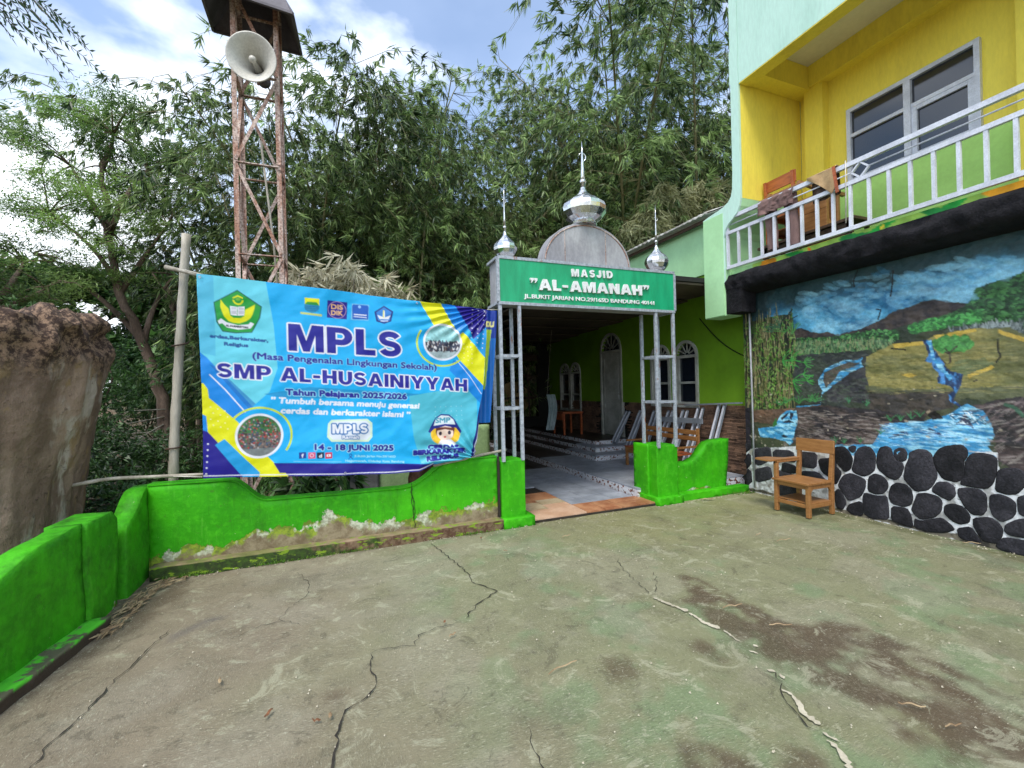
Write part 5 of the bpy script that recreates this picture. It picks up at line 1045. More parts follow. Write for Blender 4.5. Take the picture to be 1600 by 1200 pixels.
cc = (-0.840,2.491,0.044,0.052); W_.ell(*cc, YE, 1, 0, .72, (190, 350)); W_.poly([(-0.882,2.505),(-0.841,2.529),(-0.799,2.509),(-0.801,2.497),(-0.842,2.514),(-0.880,2.493)], YE); W_.ell(*(-0.840,2.491,0.019,0.014), c8(120, 190, 60))
W_.poly([(-1.003,2.286),(-0.977,2.310),(-0.937,2.278),(-0.847,2.253),(-0.764,2.265),(-0.746,2.285),(-0.717,2.271),(-0.748,2.227),(-0.848,2.212),(-0.938,2.231),(-0.970,2.268),(-0.993,2.258)], WH); W_.text('AL-HUSAINIYYAH', *((-0.942, 2.24),(-0.769, 2.226),0.0160), c8(30, 40, 60), bold=.001)
W_.text('erdas,Berkarakter,', *((-1.065, 2.135),(-0.607, 2.101),0.0290), c8(20, 84, 150), bold=.004); W_.text('Religius', *((-0.958, 2.065),(-0.77, 2.052),0.0285), c8(20, 84, 150), bold=.004)
# row of small logos
W_.poly([(-0.280,2.537),(-0.150,2.531),(-0.152,2.467),(-0.281,2.476)], YE); W_.poly([(-0.276,2.482),(-0.258,2.498),(-0.175,2.497),(-0.155,2.469),(-0.155,2.457),(-0.279,2.464)], c8(40, 150, 60)); W_.poly([(-0.284,2.473),(-0.152,2.465),(-0.155,2.432),(-0.186,2.400),(-0.223,2.391),(-0.264,2.407),(-0.285,2.436)], c8(30, 140, 190))
for k in range(3): p = [(-0.281,2.456),(-0.155,2.449),(-0.281,2.436)]; W_.line([(p[0][0], p[0][1] - k * .018), (p[1][0], p[1][1] - k * .018)], .003, c8(20, 60, 120))
W_.poly([(-0.322,2.399),(-0.130,2.382),(-0.131,2.361),(-0.322,2.379)], c8(200, 214, 120))
W_.poly([(-0.077,2.522),(0.107,2.511),(0.098,2.341),(-0.087,2.353)], NV); cc = (0.010,2.431,0.084,0.083); W_.ell(*cc, c8(214, 170, 200), 1, 0, .95); 
W_.text('DIS', *((-0.044, 2.442),(0.062, 2.438),0.0430), c8(240, 190, 130), bold=.002); W_.text('DIK', *((-0.045, 2.382),(0.06, 2.38),0.0430), c8(240, 190, 130), bold=.002)
W_.poly([(0.151,2.500),(0.315,2.497),(0.304,2.333),(0.136,2.338)], c8(120, 190, 230)); W_.poly([(0.161,2.493),(0.302,2.489),(0.310,2.469),(0.301,2.344),(0.151,2.346),(0.151,2.478)], c8(14, 90, 190)); W_.ell(*(0.222,2.471,0.014,0.015), c8(150, 200, 255)); W_.line([(0.167,2.393),(0.289,2.386)], .010, WH); W_.line([(0.163,2.372),(0.289,2.362)], .007, WH)
W_.poly([(0.462,2.496),(0.554,2.438),(0.530,2.333),(0.460,2.306),(0.382,2.328),(0.365,2.428)], c8(20, 50, 130)); W_.poly([(0.461,2.479),(0.535,2.431),(0.516,2.346),(0.457,2.322),(0.397,2.342),(0.384,2.423)], c8(50, 130, 210))
W_.poly([(0.394,2.397),(0.446,2.377),(0.453,2.443),(0.469,2.444),(0.469,2.375),(0.526,2.396),(0.504,2.355),(0.414,2.354)], c8(236, 240, 246)); W_.line([(0.458,2.449),(0.454,2.372)], .008, YE); W_.line([(0.424,2.336),(0.498,2.337)], .008, WH)
# lettering
B0 = .010
W_.block('MPLS', *((-0.434, 2.023),(0.63, 1.961),0.2610), DK, .014, WH)
W_.text('(Masa Pengenalan Lingkungan Sekolah)', *((-0.734, 1.945),(0.995, 1.825),0.0580), DK, .004, c8(140, 214, 240), .004)
W_.block('SMP AL-HUSAINIYYAH', *((-1.019, 1.774),(1.327, 1.585),0.1325), DK, .010, WH)
W_.text('Tahun Pelajaran 2025/2026', *((-0.464, 1.599),(0.671, 1.521),0.0540), DK, .006, c8(150, 220, 244), .005)
W_.text('\u201d Tumbuh bersama menuju generasi', *((-0.595, 1.527),(0.793, 1.42),0.0525), WH, bold=.004, shear=.18)
W_.text('cerdas dan berkarakter islami \u201d', *((-0.513, 1.425),(0.695, 1.331),0.0530), WH, bold=.004, shear=.18)
W_.text('14 - 18 JUNI 2025', *((-0.221, 1.054),(0.52, 0.992),0.0530), DK, .006, c8(170, 226, 246), .005)
W_.poly([(-0.100,1.301),(-0.067,1.339),(0.271,1.333),(0.319,1.290),(0.316,1.147),(0.276,1.099),(-0.072,1.122),(-0.111,1.174)], c8(214, 240, 210)); W_.poly([(-0.083,1.290),(-0.053,1.322),(0.261,1.315),(0.301,1.276),(0.298,1.159),(0.263,1.120),(-0.057,1.141),(-0.092,1.187)], c8(226, 234, 246))
W_.block('MPLS', *((-0.061, 1.204),(0.272, 1.189),0.0925), WH, .012, c8(20, 110, 180)); W_.text('Ramah', *((0.03, 1.147),(0.186, 1.137),0.0320), WH, .007, c8(20, 110, 180), .002)
for (a, b), cl, t_ in zip([(-0.333,1.008),(-0.251,1.002),(-0.174,0.996),(-0.100,0.990)], (c8(16, 60, 150), c8(226, 90, 130), c8(10, 30, 60), c8(210, 40, 70)), 'fodY'):
    W_.poly([(a - .032, b - .03), (a + .032, b - .03), (a + .032, b + .03), (a - .032, b + .03)], cl)
    if t_ == 'f': W_.text('f', (a - .008, b - .02), (a + .01, b - .02), .034, WH, bold=.002)
    elif t_ == 'o': W_.ell(a, b, .018, .018, WH, 1, 0, .75)
    elif t_ == 'd': W_.text('d', (a - .012, b - .02), (a + .012, b - .02), .03, WH, bold=.002)
    else: W_.poly([(a - .018, b - .012), (a + .018, b - .012), (a + .018, b + .012), (a - .018, b + .012)], WH); W_.poly([(a - .006, b - .008), (a + .01, b), (a - .006, b + .008)], cl)
W_.text('Jl.Bukit Jarian No.29/165D', *((0.138, 0.956),(0.542, 0.919),0.0185), c8(150, 220, 244), bold=.001); W_.text('Hegarmanah, Cidadap Kota Bandung', *((0.053, 0.914),(0.628, 0.86),0.0190), c8(150, 220, 244), bold=.001)
W_.ell(*(0.103,0.974,0.015,0.016), DK, 1, 0, .6); W_.line([(0.081,0.936),(0.102,0.958),(0.125,0.933)], .006, DK); W_.line([(-0.413,0.957),(0.016,0.918)], .007, c8(120, 200, 236))
# plain capped child drawing in the corner
W_.ell(*(1.075,1.132,0.161,0.124), c8(246, 200, 50)); W_.poly([(0.991,1.030),(1.025,1.076),(1.134,1.069),(1.189,1.016),(1.176,0.973),(0.990,0.987)], WH)
W_.ell(*(1.073,1.170,0.102,0.106), c8(110, 54, 44)); W_.ell(*(1.072,1.145,0.089,0.084), c8(248, 222, 206)); W_.poly([(0.968,1.203),(1.072,1.208),(1.182,1.186),(1.170,1.159),(1.071,1.184),(0.978,1.170)], c8(110, 54, 44))
W_.poly([(0.887,1.165),(0.931,1.248),(0.965,1.310),(1.031,1.350),(1.119,1.341),(1.173,1.290),(1.205,1.234),(1.248,1.155),(1.236,1.128),(1.193,1.191),(1.072,1.219),(0.952,1.193),(0.908,1.151)], c8(24, 40, 140)); W_.poly([(0.947,1.226),(0.970,1.299),(1.031,1.335),(1.113,1.327),(1.162,1.285),(1.183,1.229),(1.072,1.241)], c8(226, 238, 246))
W_.text('SMP', *((0.969, 1.257),(1.128, 1.255),0.0520), c8(60, 160, 190), bold=.004)
for a in ((1.021,1.138,0.017,0.022), (1.116,1.145,0.018,0.022)): W_.ell(*a, c8(50, 40, 60))
W_.ell(*(1.071,1.098,0.013,0.010), c8(210, 60, 60))
for p in (((0.887, 0.978),(1.21, 0.96),0.0430),): W_.text('CERDAS', *p, DK, .005, c8(150, 220, 240), .006)
W_.text('BERKARAKTER', *((0.728, 0.93),(1.288, 0.922),0.0450), DK, .005, c8(150, 220, 240), .006); W_.text('RELIGIUS', *((0.868, 0.855),(1.207, 0.867),0.0430), DK, .005, c8(150, 220, 240), .006)
W_.line([(-1.144,0.888),(-0.814,0.865),(-0.484,0.839),(0.050,0.795),(0.535,0.771),(0.782,0.769),(0.932,0.824)], .008, WH); W_.down(K)
topc = [(-1.156,2.704),(-0.612,2.669),(0.092,2.616),(0.794,2.555),(1.328,2.524),(1.578,2.500)]; botc = [(-1.144,0.867),(-0.814,0.848),(-0.484,0.822),(0.050,0.779),(0.534,0.754),(0.781,0.752),(0.931,0.809),(1.128,0.829),(1.286,0.851),(1.389,0.870)]
lefc = [(-1.156,2.704),(-1.152,2.414),(-1.144,2.055),(-1.136,1.696),(-1.135,1.337),(-1.144,0.867)]; rigc = [(1.578,2.500),(1.553,2.091),(1.528,1.754),(1.486,1.487),(1.444,1.199),(1.389,0.870)]
NU, NV_ = 560, 370; u = np.linspace(0, 1, NU); v = np.linspace(0, 1, NV_)
def interp(c, t, i):
    c = np.array(c); d = np.r_[0, np.cumsum(np.hypot(*np.diff(c, axis=0).T))]; return np.interp(t, d / d[-1], c[:, i])
U, T = np.meshgrid(u, v)
tx, tz, bx, bz = [interp(c, u, i)[None, :] for c in (topc, botc) for i in (0, 1)]; lx, lz, rx_, rz_ = [interp(c, v, i)[:, None] for c in (lefc, rigc) for i in (0, 1)]
X = (1 - T) * tx + T * bx + (1 - U) * lx + U * rx_ - ((1 - U) * (1 - T) * topc[0][0] + U * (1 - T) * topc[-1][0] + (1 - U) * T * botc[0][0] + U * T * botc[-1][0])
Zb = (1 - T) * tz + T * bz + (1 - U) * lz + U * rz_ - ((1 - U) * (1 - T) * topc[0][1] + U * (1 - T) * topc[-1][1] + (1 - U) * T * botc[0][1] + U * T * botc[-1][1])
ang = np.arctan2(1 - U + .02, T + .02); rr = np.hypot(1 - U, T); wr = np.sin(ang * 34 + fbm(U * 4, T * 4, 3) * 6) * .014 * sstep(.5, .05, rr) * sstep(0, .06, rr)
ang2 = np.arctan2(1 - U + .02, 1 - T + .02); r2_ = np.hypot(1 - U, 1 - T); wr += np.sin(ang2 * 26 + 1) * .02 * sstep(.42, .04, r2_)
wr += np.sin((U * 1.0 - T * .55) * 30 + fbm(U * 3, T * 3, 3) * 6) * .006 * sstep(.1, .5, U) + (fbm(U * 5 + T * 2, T * 4, 4) - .5) * .06 + np.sin((U * 22 + T * 7) + fbm(U * 3, T * 3, 3) * 5) * .0035 + np.sin(U * 60 + fbm(U * 6, T * 6, 2) * 9) * .002
Yb = 4.71 + wr + .03 * np.sin(np.pi * U) * np.sin(np.pi * T)
me = grid_mesh('banner_cloth', X, Yb, Zb, W_.sample(X, Zb)); me.materials.append(paintattr('printed_vinyl', .38, .05, 30, .03, .45, .12)); me.flip_normals()
bn = thing('banner', 'large blue school orientation banner reading MPLS and SMP AL-HUSAINIYYAH above the green wall', 'banner', (.2, 4.72, .9))
link('banner_cloth', me, bn)
M_ROPE = paint('pale_cord', rgb(206, 200, 190), rgb(170, 166, 156), .8, 9)
mb = MB(); mb.tube([(topc[-1][0], 4.71, topc[-1][1]), (1.745, 4.79, 2.52)], .004, 5); mb.tube([(topc[0][0], 4.71, topc[0][1]), (-1.25, 4.74, 2.74)], .005, 5); mb.tube([(-1.15, 4.71, .88), (-1.38, 4.76, .90)], .005, 5); mb.build('tie_cord', M_ROPE, bn)
M_EYE = paint('steel_eyelet', rgb(190, 190, 196), rgb(160, 160, 166), .35, 5, 0, metal=.8)
for px_, pz_ in [(topc[0][0] + .03, topc[0][1] - .035), (topc[-1][0] - .03, topc[-1][1] - .03), (topc[3][0], topc[3][1] - .025), (botc[0][0] + .03, botc[0][1] + .035), (botc[3][0], botc[3][1] + .03)]:
    mb = MB(); mb.tube([(px_ + .009 * math.cos(a), 4.685, pz_ + .009 * math.sin(a)) for a in [i * math.pi / 5 for i in range(11)]], .003, 5, False); mb.build('eyelet', M_EYE, bn)
# edge of a second banner hanging behind, by the gate post
V2 = Canvas(1.4, 1.8, 1.2, 2.6, 200); V2.c[:] = c8(20, 110, 200); V2.poly([(1.55, 2.6), (1.8, 2.6), (1.8, 2.2), (1.55, 2.2)], c8(24, 60, 160)); V2.poly([(1.56, 1.65), (1.66, 1.6), (1.70, 2.3), (1.63, 2.3)], c8(190, 224, 60))
V2.text('DU', (1.63, 2.33), (1.72, 2.33), .06, c8(240, 236, 150), bold=.003)
gx = np.linspace(1.40, 1.755, 40); gz = np.linspace(1.22, 2.52, 120); XX, ZZ = np.meshgrid(gx, gz); XX2 = XX - (2.52 - ZZ) * .09
me = grid_mesh('cloth', XX2, 4.865 + .012 * np.sin(XX * 60 + ZZ * 3), ZZ, V2.sample(XX, ZZ)); me.materials.append(bpy.data.materials['printed_vinyl']); me.flip_normals()
b2 = thing('banner', 'second blue and lime banner, only its edge showing behind the gate post', 'banner', (1.6, 4.87, 1.2)); link('banner_cloth', me, b2)

# ------------------------------------------------------------------ poles, tower, loudspeaker
bp_ = thing('bamboo_pole', 'tall weathered upright bamboo pole holding the left side of the banner', 'pole', (-1.4, 4.9, 0))
def bamboo_tube(pts, r, mat, parent, name='culm', nodes=.28):
    P = [Vector(p) for p in pts]; L_ = (P[-1] - P[0]).length; n = max(4, int(L_ / nodes) * 3); path = []; rr = []
    for i in range(n + 1):
        t = i / n; k = t * (len(P) - 1); j = min(int(k), len(P) - 2); p = P[j].lerp(P[j + 1], k - j); path.append(p); rr.append(r * (1.10 if i % 3 == 0 else .98) * (1 - .15 * t))
    mb = MB(); mb.tube(path, rr, 10); return mb.build(name, mat, parent)
bamboo_tube([(-1.50, 5.04, -.1), (-1.44, 5.04, 1.3), (-1.31, 5.04, 3.15)], .042, M_BAMBOO, bp_)
mb = MB(); mb.tube([(-1.43, 4.99, 2.08), (-1.34, 4.99, 2.10), (-1.33, 5.09, 2.12), (-1.43, 5.09, 2.09), (-1.43, 4.99, 2.08)], .008, 6); mb.build('binding', M_WOODD, bp_); mb = MB(); mb.tube([(-1.50, 4.99, 1.12), (-1.40, 4.99, 1.13), (-1.40, 5.09, 1.13), (-1.50, 5.09, 1.12), (-1.50, 4.99, 1.12)], .008, 6); mb.build('binding', M_WOODD, bp_)
hb = thing('bamboo_pole', 'short horizontal bamboo stick tied across the upright pole top', 'pole', (-1.3, 4.83, 2.7)); bamboo_tube([(-1.46, 4.98, 2.81), (-1.13, 4.80, 2.71)], .02, M_BAMBOO, hb)
hb = thing('bamboo_pole', 'thin horizontal bamboo pole running left from under the banner over the wall', 'pole', (-1.5, 4.86, .85)); bamboo_tube([(-2.6, 4.95, .80), (-1.9, 4.92, .90), (-1.1, 4.84, .88)], .017, M_BAMBOO, hb)
hb = thing('bamboo_pole', 'pale bamboo pole lying along the wall crest beside the gate pillar', 'pole', (1.3, 4.88, .83)); bamboo_tube([(.95, 4.80, .79), (1.85, 4.95, .875)], .018, M_BAMBOO, hb)

tw = thing('loudspeaker_tower', 'rusty steel lattice tower with a sheet roof behind the banner', 'tower', (-.85, 6.4, -.3))
TX = [-1.10, -.62]; TY = [6.2, 6.68]
def tp(i, j, z): k = 1 - (z - 0) * .006; return Vector((-.86 + (TX[i] + .86) * k, 6.44 + (TY[j] - 6.44) * k, z))
for i in (0, 1):
    for j in (0, 1):
        mb = MB(); a, b = tp(i, j, -.4), tp(i, j, 6.9); s1 = 1 if i == 0 else -1; s2 = 1 if j == 0 else -1
        mb.bar(a, b, .052, .007, up=(0, 1, 0)); mb.bar(a + Vector((-.025 * s1, .025 * s2, 0)), b + Vector((-.025 * s1, .025 * s2, 0)), .007, .05, up=(0, 1, 0)); mb.build('leg', M_RUST, tw)
lv = [.2, 1.2, 2.25, 3.33, 4.45, 5.55, 6.6]
for n_, z in enumerate(lv):
    for (a, b) in (((0, 0), (1, 0)), ((0, 1), (1, 1)), ((0, 0), (0, 1)), ((1, 0), (1, 1))):
        mb = MB(); mb.bar(tp(*a, z + .0), tp(*b, z), .045, .012); mb.build('cross_bar', M_RUST, tw)
    if n_ < len(lv) - 1:
        z2 = lv[n_ + 1]; 
        for (a, b) in (((0, 0), (1, 0)), ((1, 1), (0, 1)), ((0, 0), (0, 1)), ((1, 0), (1, 1))):
            p, q_ = (b, a) if n_ % 2 else (a, b)
            mb = MB(); mb.bar(tp(*p, z + .03) - Vector((0, .012, 0)), tp(*q_, z2 - .03) - Vector((0, .012, 0)), .04, .01, up=(0, 1, 0)); mb.build('brace', M_RUST, tw)
M_RSHEET = paint('grey_roof_sheet', rgb(108, 104, 112), rgb(84, 80, 88), .6, 3, .1)
rf = [(-1.38, 5.92, 6.30), (-.41, 5.92, 6.22), (-.38, 7.0, 6.5), (-1.46, 7.0, 6.55)]
mb = MB(); mb.add([*rf, (-.84, 6.3, 7.3), (-.84, 6.6, 7.3)] + [(x, y, z + .02) for x, y, z in rf], [(0, 1, 4), (1, 2, 5, 4), (2, 3, 5), (3, 0, 4, 5)]); mb.build('roof', M_RSHEET, tw, fix=False)
mb = MB()
for a, b in zip(rf, rf[1:] + rf[:1]): mb.bar(a, b, .03, .03)
mb.bar(rf[0], (-.84, 6.45, 7.28), .03); mb.bar(rf[1], (-.84, 6.45, 7.28), .03); mb.build('roof_frame', M_RSHEET, tw)
hs = thing('loudspeaker', 'round white horn loudspeaker mounted high on the rusty tower', 'loudspeaker', (-.87, 6.1, 5.75))
M_HORN = paint('off_white_horn_enamel', rgb(206, 204, 196), rgb(188, 184, 174), .45, 3, .05)
R_ = .262; prof = [(.035, .42), (.05, .36), (.08, .25), (.12, .15), (.18, .07), (.235, .015), (R_, 0), (R_ + .012, -.004), (R_ + .012, .012), (R_ - .004, .02), (.2, .075), (.14, .155), (.10, .26), (.075, .42)]
def horn(prof, seg=36):
    v = []; f = []; n = len(prof); ax_ = Vector((-.10, -.97, -.16)).normalized(); rt = ax_.cross(Vector((0, 0, 1))).normalized(); up = rt.cross(ax_); c = Vector((-.875, 6.02, 5.65))
    for r, d in prof:
        for k in range(seg): a = 2 * math.pi * k / seg; v.append(c - ax_ * d + rt * r * math.cos(a) + up * r * math.sin(a))
    for i in range(n - 1):
        for k in range(seg): k2 = (k + 1) % seg; f.append((i * seg + k, (i + 1) * seg + k, (i + 1) * seg + k2, i * seg + k2))
    mb = MB(); mb.add(v, f, True); return mb, c, ax_
mb, hc, hax = horn(prof); mb.build('bell', M_HORN, hs)
mb, _, _ = horn([(.001, .02), (.03, .025), (.042, .05), (.03, .08), (.022, .12), (.05, .40)], 20); mb.build('reflex_cone', M_HORN, hs)
mb = MB(); mb.tube([hc - hax * .40, hc - hax * .60], [.09, .08], 16); mb.build('driver', M_RSHEET, hs); mb = MB(); mb.tube([hc - hax * .45, (-.87, 6.45, 5.60)], .02, 6); mb.build('bracket', M_RUST, hs)
ca = thing('cable_pipe', 'thin pale conduit leaning inside the rusty tower', 'pipe', (-.8, 6.5, 2.6)); mb = MB(); mb.tube([(-.86, 6.5, 4.9), (-.74, 6.5, 3.6), (-.66, 6.5, 2.2), (-.62, 6.5, 0)], .014, 6); mb.build('pipe', M_BAMBOO, ca)

# pale wall, planter stone and brown sheet behind the long wall
pw = thing('low_wall', 'pale green rendered garden wall behind the banner, left of the gate post', 'wall', (1.3, 6.0, 0)); mb = MB(); mb.box(.47, 2.0, 6.0, 6.12, -.3, 1.10); relief(mb.build('wall_body', M_MINTG2 if 'M_MINTG2' in globals() else paint('olive_pale_paint', rgb(158, 186, 132), rgb(140, 168, 116), .8, 2, .2), pw), .004)
pw = thing('low_wall', 'grey concrete end block behind the banner, beside the pale green wall', 'wall', (.25, 6.05, 0)); mb = MB(); mb.box(.08, .465, 5.96, 6.2, -.4, .98); relief(mb.build('wall_body', paint('grey_render', rgb(128, 128, 128), rgb(92, 92, 92), .9, 3, .4), pw), .008)
sh = thing('brown_tarpaulin', 'crumpled brown sheet slumped behind the wall crest near the gate', 'tarpaulin', (1.05, 5.2, .3))
gx = np.linspace(.75, 1.36, 40); gz = np.linspace(0, 1, 40); XX, TT = np.meshgrid(gx, gz)
me = grid_mesh('sheet', XX + (fbm(XX * 9, TT * 3, 3) - .5) * .06, 5.35 - TT * .12 + (fbm(XX * 9 + 4, TT * 4, 4) - .5) * .22, -.1 + TT * (.78 + .2 * np.sin((XX - .75) * 5)) + (fbm(XX * 7, TT * 4 + 9, 3) - .5) * .1)
me.materials.append(paint('brown_tarp', rgb(158, 108, 88), rgb(116, 74, 60), .6, 5, .3)); me.flip_normals(); link('sheet', me, sh)

# ------------------------------------------------------------------ school chair with writing tablet
def school_chair(label, loc, rz, wood, tablet=True, group='school chairs with writing tablets'):
    t = thing('school_chair', label, 'chair', (0, 0, 0), group)
    W, Dp = .40, .45       # faces -X ; width along Y
    def bx(name, *a, bevel=.005, parent=t): mb = MB(); mb.box(*a); return mb.build(name, wood, parent, local=True, bevel=bevel)
    for y in (0, W):
        bx('leg', 0, .045, y - .0225, y + .0225, 0, .375)
        mb = MB(); mb.add([(Dp - .045, y - .0225, 0), (Dp, y - .0225, 0), (Dp, y + .0225, 0), (Dp - .045, y + .0225, 0), (Dp - .05, y - .0225, .40), (Dp, y - .0225, .40), (Dp, y + .0225, .40), (Dp - .05, y + .0225, .40), (Dp + .0, y - .02, .87), (Dp + .035, y - .02, .87), (Dp + .035, y + .02, .87), (Dp + .0, y + .02, .87)],
            [(3, 2, 1, 0)] + [(a, (a + 1) % 4, 4 + (a + 1) % 4, 4 + a) for a in range(4)] + [(4 + a, 4 + (a + 1) % 4, 8 + (a + 1) % 4, 8 + a) for a in range(4)] + [(8, 9, 10, 11)]); mb.build('leg', wood, t, local=True, bevel=.004)
        bx('side_rail', .046, Dp - .046, y - .014, y + .014, .325, .375); bx('side_stretcher', .046, Dp - .046, y - .014, y + .014, .105, .15)
        mb = MB(); mb.prism([(.046, .324), (.046, .28), (.06, .30), (.085, .324)], lambda a, b, d: (a, d, b), y - .013, y + .013); mb.prism([(Dp - .046, .324), (Dp - .085, .324), (Dp - .06, .30), (Dp - .046, .28)], lambda a, b, d: (a, d, b), y - .013, y + .013); mb.build('corner_brace', wood, t, local=True, fix=True)
    bx('front_rail', .008, .036, .0235, W - .0235, .325, .375); bx('front_stretcher', .008, .036, .0235, W - .0235, .105, .15); bx('rear_rail', Dp - .04, Dp - .012, .0235, W - .0235, .325, .375)
    bx('shelf_board', .04, Dp - .046, -.012, W + .012, .152, .166)
    for a, b in ((-.025, .205), (.209, .43)): bx('seat_board', a, b if b < .4 else Dp - .052, -.03, W + .03, .377, .405)
    mb = MB(); mb.add([(Dp - .022, -.035, .715), (Dp - .001, -.035, .715), (Dp - .001, W + .035, .715), (Dp - .022, W + .035, .715), (Dp - .016, -.035, .875), (Dp + .004, -.035, .875), (Dp + .004, W + .035, .875), (Dp - .016, W + .035, .875)], [(3, 2, 1, 0), (4, 5, 6, 7)] + [(a, (a + 1) % 4, 4 + (a + 1) % 4, 4 + a) for a in range(4)]); mb.build('backrest', wood, t, local=True, bevel=.005)
    if tablet:
        bx('tablet_post', 0.0, .045, W - .022, W + .022, .406, .585); bx('arm_rail', .02, Dp - .01, W - .02, W + .015, .587, .61)
        mb = MB(); mb.prism([(-.10, W - .02), (-.12, W + .02), (-.10, W + .20), (-.06, W + .215), (.10, W + .20), (.16, W + .12), (.22, W + .05), (Dp - .02, W + .04), (Dp - .02, W - .02)], lambda a, b, d: (a, b, d), .612, .634); mb.build('writing_tablet', wood, t, local=True, fix=True, bevel=.004)
    t.location = loc; t.rotation_euler = (0, 0, rz); return t
M_WCH = paint('ochre_chair_varnish', rgb(168, 120, 72, .9), rgb(146, 100, 56, .9), .42, 5, .15, 26, stretch=(6, 1, 6), fine=.1)
ch = school_chair('ochre wooden school chair with writing tablet standing on the court by the painted wall', (5.05, 3.535, .012), RAD(0), M_WCH, group=None)
for o in list(ch.children):
    if o.name.startswith('backrest'):
        mb = MB(); q = random.Random(1)
        for i in range(9): y, z = q.uniform(.0, .09), q.uniform(.79, .85); mb.box(.4285 + (z - .715) * .04, .4305 + (z - .715) * .04, y, y + q.uniform(.01, .03), z, z + .004)
        mb.build('chalk_scuffs', M_WHITE, o, local=True)

# ------------------------------------------------------------------ on the balcony
bt = thing('wooden_bench', 'long dark brown bench top along the balcony under the window', 'bench', (5.9, 3.9, 3.06))
for y0 in (4.55, 3.45):
    for x in (5.78, 6.12): mb = MB(); mb.box(x - .02, x + .02, y0 - .02, y0 + .02, 3.055, 3.52); mb.build('leg', M_WOODD, bt)
mb = MB(); mb.box(5.72, 6.2, 3.35, 4.65, 3.522, 3.56); mb.build('bench_top', M_WOODD, bt, bevel=.004); mb = MB(); mb.box(5.76, 5.79, 3.4, 4.6, 3.38, 3.518); mb.build('apron', M_WOODD, bt)
M_WB = paint('orange_brown_varnish', rgb(176, 98, 52), rgb(150, 78, 40), .4, 5, .1, 26, stretch=(6, 1, 6))
c1 = school_chair('red-brown wooden chair raised on the balcony bench behind the hanging trousers', (6.17, 4.49, 3.562), RAD(180), M_WB, tablet=False)
c2 = school_chair('ochre wooden chair lying on its side on the balcony bench beside the trousers', (6.13, 3.80, 3.60), 0, M_WCH, tablet=False); c2.rotation_euler = (RAD(0), RAD(-90), RAD(0)); c2.location = (6.2, 3.75, 3.60)
M_TRO = paint('mauve_brown_cotton', rgb(126, 100, 96), rgb(98, 76, 74), .95, 6, .3, 40, stretch=(1, 1, .3)); M_TAN = paint('tan_cloth', rgb(188, 158, 118), rgb(160, 130, 94), .95, 6, .3, 40)
tr_ = thing('trousers', 'mauve brown trousers hung over the white balcony rail with legs dangling', 'trousers', (5.33, 4.05, 3.4))
def hung(name, y0, y1, front, back, mat, parent, xo=.03, amp=.012, slant=0, f=22):
    uu = np.linspace(0, 1, 44); ss = np.linspace(0, 1, 60); U_, S_ = np.meshgrid(uu, ss); Ltot = front + back; s_ = S_ * Ltot
    z = np.where(s_ < back, 4.032 - (back - s_), 4.032 - (s_ - back)); xx = np.where(s_ < back, XR + xo, XR - xo); k = np.clip(1 - np.abs(s_ - back) / .03, 0, 1); z = z + k * .012; xx = XR + (xx - XR) * (1 - k)
    yy = y1 + (y0 - y1) * U_ + slant * np.clip(s_ - back, 0, 9); xx = xx - amp * np.sin(U_ * f + S_ * 3 + fbm(U_ * 5, S_ * 5, 3) * 6) * (1 - k) * np.sign(s_ - back) - .004 * np.sign(s_ - back)
    me = grid_mesh(name, xx, yy, z + (fbm(U_ * 8, S_ * 3, 3) - .5) * .03 * (1 - k)); me.materials.append(mat); so = link(name, me, parent); m_ = so.modifiers.new('solid', 'SOLIDIFY'); m_.thickness = .004; return so
hung('waist', 3.80, 4.30, .20, .10, M_TRO, tr_)
def leg_(ya, yb, ztop, zb): 
    mb = MB(); n = 12
    for i in range(n):
        pass
    pth = [Vector((XR + .045 + .006 * math.sin(i), ya + (yb - ya) * i / n, ztop + (zb - ztop) * i / n)) for i in range(n + 1)]
    v = []; sg = 14
    for i, p in enumerate(pth):
        for k in range(sg): a = 2 * math.pi * k / sg; v.append((p.x + .03 * math.sin(a) * (1 + .2 * math.sin(3 * a + i)), p.y + (.095 - .02 * i / n) * math.cos(a), p.z))
    f = [(i * sg + k, i * sg + (k + 1) % sg, (i + 1) * sg + (k + 1) % sg, (i + 1) * sg + k) for i in range(n) for k in range(sg)]
    mb.add(v, f, True); mb.build('trouser_leg', M_TRO, tr_)
leg_(4.17, 4.14, 3.98, 3.36); leg_(3.90, 3.84, 3.98, 3.33)
tc_ = thing('tan_cloth', 'tan cloth with a dark hem draped over the balcony rail to a point', 'cloth', (5.33, 3.45, 3.8))
